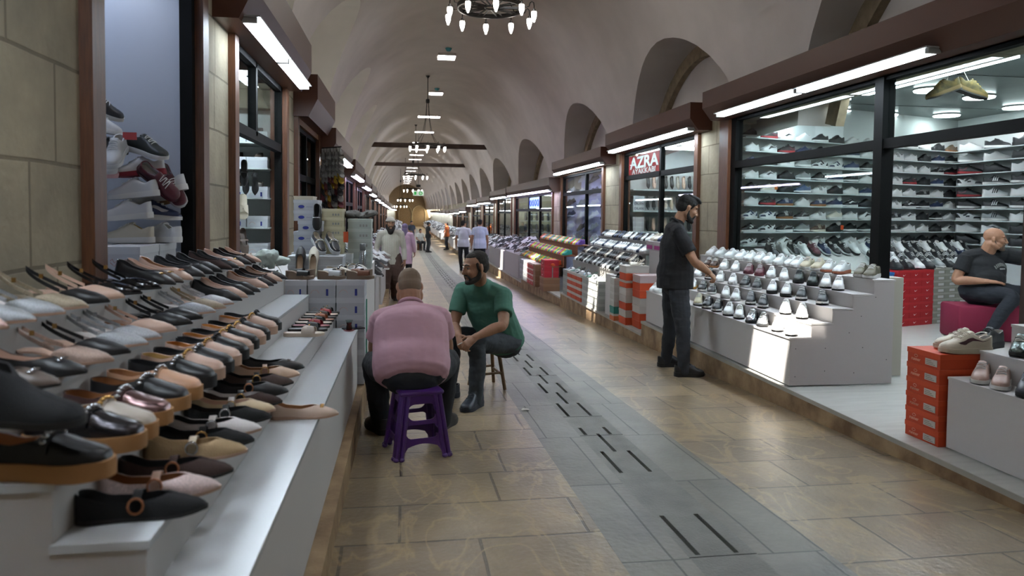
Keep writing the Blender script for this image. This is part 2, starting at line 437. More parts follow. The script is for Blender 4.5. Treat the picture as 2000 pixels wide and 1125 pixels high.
awning(1, 12.95, 17.4, 2.54, 2.22, 'brown shutter box over the window of white sneakers on pegs')
awning(1, 17.75, 25.3, 2.2, 1.85, 'brown shutter box over the shop with the blue lit sign', mt=M_tubew)
for a, b, z, nm in [(25.5, 30.3, 2.16, 'fifth'), (30.5, 35.8, 2.0, 'sixth'), (36, 41.6, 1.95, 'seventh'), (42.4, 47.4, 1.6, 'eighth'), (47.6, 52.4, 1.5, 'ninth'), (52.6, 57.5, 1.45, 'tenth')]:
    awning(1, a, b, z, z-.32, 'brown shutter box, %s along the right side' % nm)
awning(-1, .2, 2.72, 2.95, 2.48, 'brown shutter box above the near end of the stepped stand', tubes=False)
awning(-1, 5.0, 7.95, 3.05, 2.56, 'brown shutter box over the left sandal shop')
awning(-1, 8.5, 10.6, 2.85, 2.37, 'brown shutter box over the dark shuttered left shop', tubes=False)
awning(-1, 10.75, 14.3, 2.5, 2.12, 'brown shutter box over the left shop hung with scarves')
for i, (a, b, z) in enumerate([(15, 18.5, 2.35), (18.9, 22.5, 2.25), (22.9, 26.8, 2.15), (27.3, 31.3, 2.05), (31.7, 36.3, 2.0), (37, 42, 1.95), (42.6, 47.6, 1.9), (48, 53.4, 1.85)]):
    awning(-1, a, b, z, z-.34, 'brown shutter box, %s along the left side' % ORD[i+4], mt=M_tubew if i < 2 else None)

for k in range(8):
    awning(1, 58.2+5.4*k, 63+5.4*k, 1.4, 1.08, 'brown shutter box, %s along the right side' % ORD[k+10]); awning(-1, 54+5.6*k, 59+5.6*k, 1.75, 1.42, 'brown shutter box, %s along the left side' % ORD[k+12])
# --- shop fronts: wooden surround, black steel frame, glass
def front(side, s_, mull, lab, glass=True, doors=(), wood=M_wood, rail=True, x=None, low=True):
    y0, y1, zh, zt, zp = s_; xw = (XR if side > 0 else XL) if x is None else x
    r = empty('storefront', (xw, y0, zp)); tag(r, lab, 'shop front', 'shop fronts')
    def B(m, a, b, c, d, e, f, k=0): m.box(min(a, d)-xw, b-y0, c-zp, max(a, d)-xw, e-y0, f-zp, k)
    i = side
    for ya, yb in ((y0-.12, y0), (y1, y1+.12)):
        m = MB(); B(m, xw-.05*i, ya, zp, xw+.12*i, yb, zh+.14); m.build('wooden_post', wood, r, smooth=0)
    m = MB(); B(m, xw-.04*i, y0, zh, xw+.12*i, y1, zh+.14); m.build('wooden_header', M_woodh, r, smooth=0)
    m = MB()
    def F(a, b, c, d): B(m, xw+.0*i, a, b, xw+.07*i, c, d)
    F(y0, zp, y0+.06, zh); F(y1-.06, zp, y1, zh); F(y0, zh-.05, y1, zh)
    if rail: F(y0, zt-.04, y1, zt+.04)
    for q in mull: F(q-.035, zp if low else zt, q+.035, zh)
    m.build('steel_frame', M_steel, r, smooth=0)
    if glass:
        e = [y0]+list(mull)+[y1]
        for a, b in zip(e, e[1:]):
            m = MB(); B(m, xw+.03*i, a+.03, zt+.03 if (a in doors or b == 'x') else zp, xw+.036*i, b-.03, zh-.04)
            g_ = m.build('window_pane', M_glass, r, smooth=0)
    return r
# ------------------------------------------------------------ shoes
class Last:
    """outer surface of a shoe: t runs heel to toe, s runs sole edge to the top line"""
    def __init__(s, L, w, zb, hr, fr, bulge=1.04, kk=((0, .6), (.5, .8), (.62, 1)), yc=((0, 0), (1, 0)), insole=.006, th=.004, zs=((0, 0), (1, 0))):
        s.L, s.w, s.zb, s.hr, s.fr, s.bulge, s.kk, s.yc, s.ins, s.th, s.zs = L, w, zb, hr, fr, bulge, kk, yc, insole, th, zs
    def W(s, t):
        r = 1
        if t < .1: r = sqrt(max(0, 1-(1-t/.1)**2))
        if t > .9: r = sqrt(max(0, 1-((t-.9)/.1)**2))**s.tipp if hasattr(s, 'tipp') else sqrt(max(0, 1-((t-.9)/.1)**2))
        return max(tab(t, s.w)*r, .0006)
    def P(s, t, q, side=1, off=0):
        w = s.W(t); zb = tab(t, s.zb); hr = tab(t, s.hr); yr = w*tab(t, s.fr); k = tab(t, s.kk)
        a, b, c = (w, zb), (w*s.bulge, zb+(hr-zb)*k), (yr, hr)
        y = (1-q)**2*a[0]+2*q*(1-q)*b[0]+q*q*c[0]; z = (1-q)**2*a[1]+2*q*(1-q)*b[1]+q*q*c[1]
        if off:
            dy = 2*(1-q)*(b[0]-a[0])+2*q*(c[0]-b[0]); dz = 2*(1-q)*(b[1]-a[1])+2*q*(c[1]-b[1])
            l = sqrt(dy*dy+dz*dz) or 1; y += off*dz/l; z += -off*dy/l
        return Vector((s.L*(t-.5), side*y+tab(t, s.yc), z))
    def ts(s, n=30):
        return [.5-.5*cos(pi*i/n) for i in range(n+1)]
    def upper(s, n=30, k=7, t0=0, t1=1):
        m = MB(); rs = []
        for t in s.ts(n):
            if t < t0-1e-6 or t > t1+1e-6: continue
            r = [s.P(t, j/k, -1) for j in range(k+1)]
            e = r[-1]; yr = abs(e.y-tab(t, s.yc)); c = tab(t, s.yc)
            y2 = max(0, yr-s.th)
            r += [Vector((e.x, c-y2, e.z+.0004)), Vector((e.x, c+y2, e.z+.0004))] if y2 < .0005 else []
            if y2 >= .0005: r += [Vector((e.x+(s.th if t < .05 else 0), c-y2, e.z-.001)), Vector((e.x+(s.th if t < .05 else 0), c+y2, e.z-.001))]
            r += [s.P(t, j/k, 1) for j in range(k, -1, -1)]
            rs.append(r)
        N = len(rs[0])
        vs = [p for r in rs for p in r]; fs = []
        for i in range(len(rs)-1):
            for j in range(N-1):
                if j == k+1 and (tab(s.ts(n)[i], s.fr) > .05): continue
                fs.append((i*N+j, i*N+j+1, (i+1)*N+j+1, (i+1)*N+j))
        m.add(vs, fs); return m
    def lining(s, n=30, t0=0, t1=1):
        m = MB(); rs = []
        for t in s.ts(n):
            if t < t0 or t > t1: continue
            c = tab(t, s.yc); w = s.W(t); yr = max(0, w*tab(t, s.fr)-s.th); hr = tab(t, s.hr)-.001; zi = tab(t, s.zb)+s.ins
            x = s.L*(t-.5)+(s.th*1.2*max(0, 1-t/.08))
            yi = min(yr, w*.86) if yr > 0 else 0
            yi = max(yi, w*.7 if yr > .002 else 0)
            rs.append([(x, c-yr, hr), (x, c-yi, (hr+zi)/2), (x, c-yi*.9, zi), (x, c, zi-.001), (x, c+yi*.9, zi), (x, c+yi, (hr+zi)/2), (x, c+yr, hr)])
            if tab(t, s.fr) <= .001: break
        m.rings(rs, closed=False); return m
    def sole(s, n=26, fl=.002, z0=None, t0=0, t1=1, zt=None, bul=0, arch=0):
        m = MB(); rs = []
        for t in s.ts(n):
            if t < t0-1e-6 or t > t1+1e-6: continue
            w = s.W(t)+fl; a = tab(t, s.zs) if z0 is None else z0; b = (tab(t, s.zb) if zt is None else zt)+.0015; c = tab(t, s.yc); x = s.L*(t-.5)
            if t < .02: x -= fl
            if t > .98: x += fl
            mid = (a+b)/2
            rs.append([(x, c-w, b), (x, c-w-bul, mid), (x, c-w*.96, a), (x, c+w*.96, a), (x, c+w+bul, mid), (x, c+w, b)])
        m.rings(rs); return m
    def patch(s, lo, hi, n=8, off=.0012, m=None, sides=(1, -1), rows=3):
        m = m or MB()
        def along(pl, u):
            x = u*(len(pl)-1); i = min(int(x), len(pl)-2); f = x-i
            return pl[i][0]*(1-f)+pl[i+1][0]*f, pl[i][1]*(1-f)+pl[i+1][1]*f
        for sd in sides:
            rs = []
            for i in range(n+1):
                a, b = along(lo, i/n), along(hi, i/n)
                rs.append([s.P(a[0]+(b[0]-a[0])*j/rows, a[1]+(b[1]-a[1])*j/rows, sd, off) for j in range(rows+1)])
            m.rings(rs, closed=False)
        return m
    def over(s, ta, tb, q0=.0, th=.003, up=0.0, n=12, m=None):
        """a band across the instep from side to side"""
        m = m or MB(); rs = []
        for i in range(n+1):
            a = -1+2*i/n; sd = 1 if a >= 0 else -1; q = q0+(1-q0)*(1-abs(a))
            lift = up*(1-a*a)
            p = [s.P(ta, q, sd, .001), s.P(tb, q, sd, .001), s.P(tb, q, sd, th), s.P(ta, q, sd, th)]
            rs.append([(v.x, v.y, v.z+lift) for v in p])
        m.rings(rs); return m

SW = ([(.735, .5), (.7, .3), (.6, .16), (.47, .28), (.3, .46), (.1, .72)], [(.735, .5), (.71, .44), (.6, .4), (.47, .47), (.3, .56), (.1, .74)])
def std_sneaker(kind):
    W0 = ((0, .034), (.12, .036), (.35, .034), (.5, .038), (.7, .047), (.82, .046), (.9, .041), (1, .036))
    thick = .03 if kind != 'runner' else .036
    zs = ((0, .004 if kind == 'runner' else 0), (.12, 0), (.7, 0), (1, .012 if kind == 'runner' else .006))
    zb = ((0, thick+.004), (.5, thick), (.8, thick-.004), (1, thick-.004))
    hr = ((0, thick+.068), (.06, thick+.066), (.22, thick+.05), (.36, thick+.072), (.42, thick+.088), (.5, thick+.082), (.62, thick+.062), (.75, thick+.043), (.88, thick+.031), (.96, thick+.02), (1, thick+.004))
    fr = ((0, .8), (.1, .8), (.25, .74), (.36, .6), (.42, .42), (.46, .2), (.49, 0), (1, 0))
    S = Last(.285, W0, zb, hr, fr, kk=((0, .7), (.4, .85), (.55, 1), (1, 1)), zs=zs, th=.006, bulge=1.03)
    parts = [('upper', S.upper(26, 6), 'up'), ('lining', S.lining(26), 'in'), ('sole', S.sole(22, .004, bul=.002), 'so')]
    # tongue
    tg = MB(); rs = []
    for i in range(7):
        u = i/6; t_ = .56-.185*u; x = S.L*(t_-.5); z = tab(t_, hr)-.001+.002*u+(.012*max(0, u-.6)/.4); w = .017+.006*u
        rs.append([(x, -w, z-.006), (x, -w*.5, z), (x, w*.5, z), (x, w, z-.006), (x+.004, w, z-.01), (x+.004, -w, z-.01)])
    tg.rings(rs); parts.append(('tongue', tg, 'tg'))
    lc = MB()
    for i in range(5):
        t = .49+.045*i
        for dt in ((.012, -.012) if i % 2 else (-.012, .012)),:
            path = []
            for a in range(-4, 5):
                sd = 1 if a >= 0 else -1; q = 1-.3*abs(a)/4
                path.append(S.P(t+dt[0]*a/4, q, sd, .0035))
            lc.tube(path, .0026, 5)
    parts.append(('laces', lc, 'la'))
    lo, hi = SW
    if kind == 'swoosh': parts.append(('side_mark', S.patch(lo, hi, 14), 'mk'))
    if kind == 'stripe':
        m = MB()
        for k in range(3): S.patch([(.36+.075*k, .12), (.4+.075*k, .12)], [(.42+.075*k, .8), (.46+.075*k, .8)], 2, m=m, rows=5)
        parts.append(('stripes', m, 'mk'))
    if kind == 'wave':
        parts.append(('side_mark', S.patch([(.02, .62), (.2, .5), (.38, .25), (.6, .06)], [(.02, .85), (.22, .68), (.42, .5), (.68, .12)], 12), 'mk'))
    if kind in ('panel', 'swoosh'):
        m = S.patch([(.7, .0), (.8, .0), (.9, .0), (.985, .0)], [(.74, .3), (.82, .42), (.9, .5), (.985, .6)], 8)
        S.patch([(.01, .0), (.1, .0), (.2, .0)], [(.01, .75), (.1, .62), (.16, .3)], 6, m=m)
        S.patch([(.38, .62), (.5, .6), (.66, .55), (.72, .7)], [(.38, .92), (.5, .8), (.64, .78), (.7, .85)], 8, m=m)
        parts.append(('overlays', m, 'ov'))
    if kind == 'panel':
        m = S.patch([(.3, .3), (.4, .25), (.4, .25)], [(.3, .62), (.4, .6), (.52, .58)], 4)
        S.patch([(.4, .1), (.55, .12)], [(.42, .25), (.56, .28)], 3, m=m)
        parts.append(('side_mark', m, 'mk'))
    if kind == 'court':
        m = S.patch([(.0, .35), (.05, .35), (.09, .4)], [(.0, .95), (.05, .95), (.08, .9)], 5)
        parts.append(('heel_tab', m, 'ov'))
    if kind == 'runner':
        m = S.sole(22, .0045, z0=None, zt=.012).rings([[(0, 0, 0)]*3]*2) if False else MB()
        rs = []
        for t in S.ts(22):
            w = S.W(t)+.0045; a = tab(t, zs)-.0005; x = S.L*(t-.5)+(-.004 if t < .02 else .004 if t > .98 else 0)
            rs.append([(x, -w, a), (x, w, a), (x, w, a+.011), (x, -w, a+.011)])
        m.rings(rs); parts.append(('outsole', m, 'os'))
        parts.append(('overlays', S.patch([(.04, .1), (.2, .15), (.36, .3)], [(.04, .5), (.2, .4), (.42, .75)], 8), 'ov'))
    return S, parts

def pump(kind):
    L = .262
    pt = kind in ('slingback', 'pointed')
    W0 = ((0, .027), (.12, .029), (.35, .027), (.5, .031), (.66, .039), (.78, .036), (.88, .026), (.95, .014), (1, .009)) if pt else \
         ((0, .028), (.12, .03), (.35, .029), (.5, .033), (.68, .041), (.8, .04), (.9, .034), (1, .03))
    if not pt and kind in ('ballet', 'maryjane', 'chainflat'):
        W0 = ((0, .028), (.12, .03), (.35, .029), (.5, .033), (.68, .04), (.8, .036), (.9, .027), (.96, .019), (1, .016))
    heel = {'slingback': .03, 'pointed': .012, 'ballet': .009, 'maryjane': .009, 'chainflat': .012, 'loafer': .034}[kind]
    base = .034 if kind == 'loafer' else .006
    zb = ((0, heel), (.2, heel), (.5, base+.25*(heel-base)), (.66, base), (1, base+.004))
    t0 = {'slingback': .62, 'pointed': .66, 'ballet': .68, 'maryjane': .7, 'chainflat': .66, 'loafer': .56}[kind]
    sl = kind == 'slingback'
    b = heel
    hr = ((0, b+.056), (.08, b+.052), (.25, b+.034), (.45, base+.034), (t0-.05, base+.04), (t0, base+.042), (.78, base+.033), (.9, base+.023), (.97, base+.014), (1, base+.004))
    if kind == 'loafer': hr = ((0, b+.05), (.08, b+.047), (.3, b+.036), (.48, base+.045), (.56, base+.054), (.64, base+.05), (.78, base+.037), (.9, base+.029), (.97, base+.02), (1, base+.004))
    fr = ((0, .9), (.3, .93), (t0-.2, .86), (t0-.1, .68), (t0-.04, .45), (t0-.01, .2), (t0, 0), (1, 0))
    S = Last(L, W0, zb, hr, fr, kk=((0, .6), (t0-.1, .7), (t0+.02, 1), (1, 1)), th=.0028, insole=.004, zs=((0, 0), (.8, 0), (1, .004)))
    parts = []
    if sl:
        S.hr = ((0, b+.02), (.36, base+.012), (.44, base+.034), (t0-.05, base+.042), (t0, base+.042), (.78, base+.033), (.9, base+.023), (.97, base+.014), (1, base+.004))
        parts.append(('upper', S.upper(34, 7, .36, 1), 'up'))
        ins = MB(); rs = []
        for t in S.ts(26):
            if t > t0+.04: break
            w = S.W(t)*.97; z = tab(t, zb); x = L*(t-.5)
            rs.append([(x, -w, z-.001), (x, -w, z+.006), (x, w, z+.006), (x, w, z-.001)])
        ins.rings(rs); parts.append(('insole', ins, 'in'))
        parts.append(('sole', S.sole(24, .0015, z0=None, t0=.3), 'so'))
        hl = MB(); hl.rings([[(L*(-.5+.004+.03*(.5-.5*cos(a)) + .0)+.012*(1-k*.25)*cos(a), .024*(1-.25*k)*sin(a), z) for a in [2*pi*q/14 for q in range(14)]] for k, z in ((0, heel+.002), (.6, heel*.5), (1, 0))])
        parts.append(('heel', hl, 'so'))
        st = MB(); rs = []
        for i in range(19):
            a = -pi*.5-.35+(pi+.7)*i/18
            u = abs(i-9)/9                            # 0 behind the heel, 1 at the sides of the vamp
            y = -sin(a-0)*0; ang = pi*(i/18)
            x = -L*.5-.012+(L*.42+.012)*(u**1.6); yy = .029*cos(ang); z = heel+.082-(heel+.082-base-.036)*(u**1.15)
            rs.append([(x, yy*1.0, z-.006), (x, yy*1.0, z+.006), (x+.002, yy*.93, z+.006), (x+.002, yy*.93, z-.006)])
        st.rings(rs); parts.append(('strap', st, 'up'))
        bk = MB()
        for i in range(1, 2):
            bk.cbox((-L*.30, -.0275, heel+.058), (.012, .004, .015))
        parts.append(('buckle', bk, 'gd'))
    else:
        parts += [('upper', S.upper(32, 7), 'up'), ('lining', S.lining(32), 'in')]
        if kind == 'loafer':
            parts.append(('platform_sole', S.sole(24, .004, bul=.001), 'so'))
            parts.append(('saddle_band', S.over(.5, .6, .25, .004, .002), 'bd'))
            ch = MB()
            for i in range(7):
                a = (i-3)/3.4; sd = 1 if a >= 0 else -1
                p = S.P(.565, 1-.55*abs(a), sd, .008)
                ch.ell(p, (.007, .0055, .005), 6)
            parts.append(('chain_ornament', ch, 'gd'))
            md = S.patch([(.62, .55), (.75, .5), (.88, .5), (.97, .6)], [(.62, .6), (.75, .56), (.88, .57), (.97, .68)], 10, .002)
            parts.append(('apron_seam', md, 'bd'))
        else:
            parts.append(('sole', S.sole(24, .001), 'so'))
        if kind == 'maryjane':
            m = MB(); rs = []
            for i in range(15):
                a = -1+2*i/14; t = .47; w = S.W(t)
                y = a*w*1.05; z = tab(t, S.hr)+.002+.012*(1-a*a)-(.022*max(0, abs(a)-.85)/.15 if abs(a) > .85 else 0)
                if a < -.85: y = -w*1.1
                if a > .85: y = w*1.1
                x = L*(t-.5)
                rs.append([(x-.0095, y, z), (x+.0095, y, z), (x+.0095, y, z+.0025), (x-.0095, y, z+.0025)])
            m.rings(rs); parts.append(('strap', m, 'bd'))
            b_ = MB(); w = S.W(.47); x = L*(.47-.5); z = tab(.47, S.hr)-.004
            b_.tube([(x+.015*cos(a), -w*1.1-.003, z+.017*sin(a)) for a in [2*pi*q/12 for q in range(12)]], .0025, 6, closed=True)
            parts.append(('buckle', b_, 'gd'))
        if kind in ('chainflat', 'pointed'):
            ch = MB()
            if kind == 'chainflat':
                for i in range(3):
                    a = (i-1)*.45; sd = 1 if a >= 0 else -1
                    p = S.P(.755, 1-.5*abs(a), sd, .003)
                    ch.tube([(p.x+.007*cos(q), p.y+.006*sin(q), p.z+.001) for q in [2*pi*k/10 for k in range(10)]], .0018, 5, closed=True)
                parts.append(('metal_ornament', ch, 'gd'))
        if kind == 'ballet':
            bw = MB()
            for sd in (-1, 1): bw.ell((L*(.69-.5), sd*.008, base+.047), (.005, .009, .004), 6)
            parts.append(('bow', bw, 'bd'))
    return S, parts

def slide(kind):
    L = .255
    W0 = ((0, .033), (.2, .034), (.4, .034), (.68, .046), (.82, .045), (.92, .038), (1, .032))
    th = .03 if kind == 'crossslide' else .075
    zb = ((0, .022), (1, .02)) if kind == 'crossslide' else ((0, .078), (.25, .074), (.55, .04), (.75, .026), (1, .03))
    zs = ((0, 0), (.8, 0), (1, .006))
    hr = tuple((t, z+.05) for t, z in zb)
    S = Last(L, W0, zb, hr, ((0, 0), (1, 0)), zs=zs, kk=((0, 1), (1, 1)), bulge=1.08)
    parts = [('sole' if kind == 'crossslide' else 'wedge_sole', S.sole(24, .003), 'so')]
    f = MB(); rs = []
    for t in S.ts(24):
        w = S.W(t)*.97; z = tab(t, zb)+.0012; x = L*(t-.5); rs.append([(x, -w, z), (x, -w*.5, z+.003), (x, w*.5, z+.003), (x, w, z)])
    f.rings(rs, closed=False); parts.append(('footbed', f, 'in'))
    def band(ta, tb, tc, td, lift=0):
        m = MB(); rs = []
        for i in range(15):
            a = -1+2*i/14; u = (a+1)/2; x0 = L*(ta+(tc-ta)*u-.5); x1 = L*(tb+(td-tb)*u-.5)
            w = S.W((ta+tb+tc+td)/4)*1.03; y = w*a; c = sqrt(max(0, 1-a**4)); zz = tab((ta+tb)/2*(1-u)+(tc+td)/2*u, zb)
            z = zz+.002+(.042+lift)*c
            rs.append([(x0, y, z), (x1, y, z-.006*c), (x1, y*.97, z-.006*c-.0025), (x0, y*.97, z-.0025)])
        m.rings(rs); return m
    if kind == 'crossslide':
        parts.append(('strap', band(.45, .62, .62, .8), 'up')); parts.append(('strap', band(.62, .8, .45, .62, .004), 'up'))
        g = MB(); g.ell((L*.13, 0, .072), (.008, .008, .003), 6); parts.append(('stud', g, 'gd'))
    else:
        parts.append(('vamp_band', band(.42, .82, .42, .82, .006), 'up'))
    return S, parts

def bootie():
    L = .25
    W0 = ((0, .034), (.2, .036), (.5, .038), (.7, .045), (.85, .043), (1, .034))
    zb = ((0, .012), (1, .012)); hr = ((0, .115), (.15, .118), (.35, .112), (.46, .095), (.6, .068), (.78, .05), (.92, .038), (1, .018))
    S = Last(L, W0, zb, hr, ((0, .85), (.2, .85), (.34, .7), (.42, .4), (.46, 0), (1, 0)), kk=((0, .8), (.45, .9), (.6, 1), (1, 1)), th=.006)
    return S, [('upper', S.upper(), 'up'), ('lining', S.lining(), 'in'), ('sole', S.sole(), 'so')]

PROTO = {}
def proto(kind):
    if kind not in PROTO:
        if kind in ('court', 'swoosh', 'stripe', 'wave', 'panel', 'runner'): S, parts = std_sneaker(kind)
        elif kind in ('crossslide', 'wedge'): S, parts = slide(kind)
        elif kind == 'bootie': S, parts = bootie()
        else: S, parts = pump(kind)
        blank = mat('shoe_blank', '888888')
        PROTO[kind] = [(n, mb.mesh(n, [blank], 50), r) for n, mb, r in parts]
    return PROTO[kind]
def jmesh(kind, roles):
    """a small far-off shoe as one mesh, one material slot per role"""
    key = ('j', kind)
    if key not in PROTO:
        p = proto(kind); rl = []
        bm = bmesh.new()
        for n, me, r in p:
            if r not in rl: rl.append(r)
            a = len(bm.faces); bm.from_mesh(me); bm.faces.ensure_lookup_table()
            for f in list(bm.faces)[a:]: f.material_index = rl.index(r)
        me = bpy.data.meshes.new('shoe'); bm.to_mesh(me); bm.free()
        me.materials.clear()
        for r in rl: me.materials.append(mat('shoe_blank', '888888'))
        PROTO[key] = (me, rl)
    return PROTO[key]
def cm(hexcol, fin='leather'):
    R = dict(leather=(.42, 0), suede=(.95, 0), patent=(.12, 0), metal=(.25, .8), rubber=(.7, 0), cloth=(.9, 0), glitter=(.35, .35))[fin]
    nm = 'shoe_%s_%s' % (fin, hexcol)
    if fin == 'glitter': return mat(nm, hexcol, R[0], R[1], noise=.35, nscale=260, bump=.3, bscale=420)
    if fin in ('suede', 'cloth'): return mat(nm, hexcol, R[0], bump=.25, bscale=240)
    return mat(nm, hexcol, R[0], R[1])
GOLD = mat('gold_metal', 'c9a063', .25, .9); ROSE = mat('rose_gold_metal', 'b97e5c', .3, .9); SILV = mat('silver_metal', 'c9ccd0', .2, .9)
NCOUNT = {}
def shoe(kind, loc, rz, roles, label, name=None, cat='shoe', group=None, ry=0, rx=0, joined=False, sc=1, parent=None):
    nm = name or {'slingback': 'slingback_shoe', 'pointed': 'pointed_flat', 'ballet': 'ballet_flat', 'maryjane': 'mary_jane_shoe', 'chainflat': 'ballet_flat', 'loafer': 'platform_loafer', 'crossslide': 'slide_sandal', 'wedge': 'wedge_mule', 'bootie': 'knit_bootie'}.get(kind, 'sneaker')
    get = lambda r: roles.get(r) or roles.get({'tg': 'up', 'la': 'up', 'ov': 'up', 'mk': 'up', 'os': 'so', 'bd': 'up', 'in': 'up', 'gd': 'up', 'so': 'up'}.get(r, 'up'))
    E_ = Euler((rx, ry, rz), 'XYZ')
    if joined:
        me, rl = jmesh(kind, roles)
        o = bpy.data.objects.new(nm, me); COL.objects.link(o)
        for i, r in enumerate(rl): o.material_slots[i].link = 'OBJECT'; o.material_slots[i].material = get(r)
        o.location = loc; o.rotation_euler = E_
    else:
        o = empty(nm, loc, rot=E_)
        for n, me, r in proto(kind): inst(n, me, o, [get(r)])
    o.scale = (sc, sc, sc)
    tag(o, label, cat, group)
    return o
def lookat_rot(rz, pitch=0, roll=0):
    return Euler((roll, pitch, rz), 'XYZ')
# ------------------------------------------------------------ left: stepped stand with women's shoes
TILT = -.0185
def lz(z, y): return z+TILT*(y-1.5)
SX = [-.33, -.505, -.68, -.855, -1.03]; SZ = [.505, .63, .755, .88, 1.005]
st = empty('stepped_display_stand', (-.33, 1.5, 0)); tag(st, 'long white stepped display stand for women\'s shoes along the left wall', 'display stand')
st.rotation_euler = (TILT, 0, 0)
for i in range(5):
    x1 = SX[i]+.33; x0 = (SX[i+1] if i < 4 else -1.225)+.33; ya = -.9 if i == 0 else 0
    m = MB(); z0 = SZ[i]-.125 if i else .1
    m.box(x0-(.012 if i < 4 else 0), ya, SZ[i]-.018, x1, 3.88, SZ[i], 0)
    m.build('tread', M_whitegl, st, smooth=0)
    m = MB(); m.box(x1-.03, ya+.003, z0+.002 if i else .06, x1-.006, 3.876, SZ[i]-.018)
    m.build('riser', M_white, st, smooth=0)
m = MB(); poly = []
for i in range(1, 5): poly += [(SX[i]+.33-.008, SZ[i]-.02-(.125 if i > 1 else .5)), (SX[i]+.33-.008, SZ[i]-.02)]
poly += [(-.895, SZ[4]-.02), (-.895, .08)]; poly[0] = (poly[0][0], .08)
m.prism(poly, 1, .006, .024); m.build('end_panel', M_white, st, smooth=0)
MB().prism(poly, 1, 3.85, 3.872).build('end_panel', M_white, st, smooth=0)

bk, nd, pk, br, tn, wh, sv, tp, gp = (cm('17171a'), cm('cfae9b'), cm('dcc5c0', 'glitter'), cm('3a2a26', 'suede'), cm('a58c69', 'cloth'), cm('d8d2d0', 'cloth'), cm('b9bcc0', 'glitter'), cm('5d5048'), cm('b5a68e', 'glitter'))
bkf, bkp, lin_ = cm('121214', 'cloth'), cm('101116', 'patent'), cm('8b5d3a')
solb, solt, ndsole = cm('1b1a1a', 'rubber'), cm('a5794c', 'rubber'), cm('b99a86')
rosem = cm('7d6464', 'metal'); gunm = cm('3d3a3d', 'metal'); crm = cm('b9aea0')
def R(up, inn=None, so=None, gd=None, bd=None): return {'up': up, 'in': inn or lin_, 'so': so or solb, 'gd': gd or GOLD, 'bd': bd or up}
def row(items, toeX, z, sc, pitch, yaw, what, grp):
    n = len(items)
    for i, (y, kind, ro, d) in enumerate(items):
        L = (.262 if kind not in ('bootie',) else .25)*sc; p = pitch(y); a = yaw+rnd.uniform(-.03, .03)
        x = toeX-.5*L*cos(p)*cos(a)+rnd.uniform(-.004, .004); yy = y-.5*L*sin(a)
        shoe(kind, (x, yy, lz(z, yy)+.5*L*sin(p)+.0015), a, ro, '%s, %s from near end of %s' % (d, ORD[i], what), ry=p, sc=sc, group=grp)
bl = R(bkf, bkf, solb, ROSE)
row([(1.662, 'maryjane', bl, 'black mary jane with oval gold buckle'), (1.781, 'maryjane', R(pk, lin_, ndsole, ROSE, nd), 'pale pink glitter mary jane'),
     (1.899, 'maryjane', R(br, bkf, solb, ROSE), 'dark brown suede mary jane'), (2.061, 'maryjane', R(tn, tn, ndsole, SILV, cm('cdbfa8')), 'tan mesh mary jane with square buckle'),
     (2.157, 'maryjane', R(bkf, bkf), 'plain black mary jane'), (2.274, 'maryjane', R(wh, bk, ndsole, SILV, wh), 'white mesh mary jane'),
     (2.411, 'maryjane', R(bkf, bk, solb, SILV, cm('3b4244')), 'black mesh mary jane with grey strap'), (2.511, 'maryjane', R(cm('cbb592'), nd, ndsole, GOLD, wh), 'beige mary jane with white edging'),
     (2.618, 'maryjane', R(br, wh, solb, GOLD, bk), 'dark brown mary jane with pale lining'), (2.779, 'maryjane', R(bk, bkf, solb, ROSE, bk), 'black leather mary jane with wide strap'),
     (2.93, 'maryjane', R(cm('4a3c37', 'cloth'), bkf, solb, GOLD, bk), 'grey brown mary jane with black strap'), (3.089, 'maryjane', R(cm('d9bba2'), lin_, ndsole, GOLD, nd), 'nude beige mary jane'),
     (3.242, 'chainflat', R(bk, bk, solb, SILV), 'black flat with a jewelled toe')], -.428, SZ[1], 1.0, lambda y: .0, .16, 'mary jane row', 'mary janes on the second step')
row([(1.533, 'loafer', R(bk, lin_, solt, SILV, bk), 'black platform loafer with tan sole'), (1.717, 'loafer', R(gunm, lin_, solt, SILV, gunm), 'gunmetal platform loafer'),
     (1.802, 'loafer', R(crm, lin_, solt, GOLD, crm), 'cream platform loafer'), (1.922, 'loafer', R(rosem, lin_, solt, SILV, rosem), 'metallic mauve platform loafer'),
     (2.07, 'loafer', R(bk, lin_, solt, SILV, bk), 'black platform loafer with beaded band'), (2.189, 'loafer', R(cm('c99c7c'), lin_, solt, SILV, cm('c99c7c')), 'tan platform loafer'),
     (2.34, 'loafer', R(bk, bk, solb, SILV, bk), 'black loafer with sparkling chain'), (2.46, 'loafer', R(nd, cm('a5834e'), ndsole, GOLD, nd), 'nude loafer with gold chain'),
     (2.575, 'loafer', R(bk, bk, solb, SILV, bk), 'black loafer with silver chain'), (2.69, 'loafer', R(nd, cm('b97c3c'), ndsole, GOLD, nd), 'nude loafer with folded band'),
     (2.81, 'loafer', R(bk, bk, solb, gunm, bk), 'black loafer with dark chain'), (2.912, 'loafer', R(nd, cm('b97c3c'), ndsole, GOLD, nd), 'nude loafer with square gold buckle'),
     (3.035, 'loafer', R(bk, bk, solb, GOLD, bk), 'black loafer with round gold ornament'), (3.15, 'loafer', R(nd, cm('b97c3c'), ndsole, GOLD, nd), 'nude loafer with gold links'),
     (3.26, 'loafer', R(bk, bk, solb, gunm, bk), 'black ribbed loafer'), (3.44, 'loafer', R(nd, cm('b97c3c'), ndsole, GOLD, nd), 'nude loafer with chain'),
     (3.56, 'loafer', R(bk, bk, solb, bk, bk), 'black loafer with knotted band')], -.585, SZ[2], 1.02, lambda y: 0, -.14, 'loafer row', 'platform loafers on the third step')
bronze = GOLD
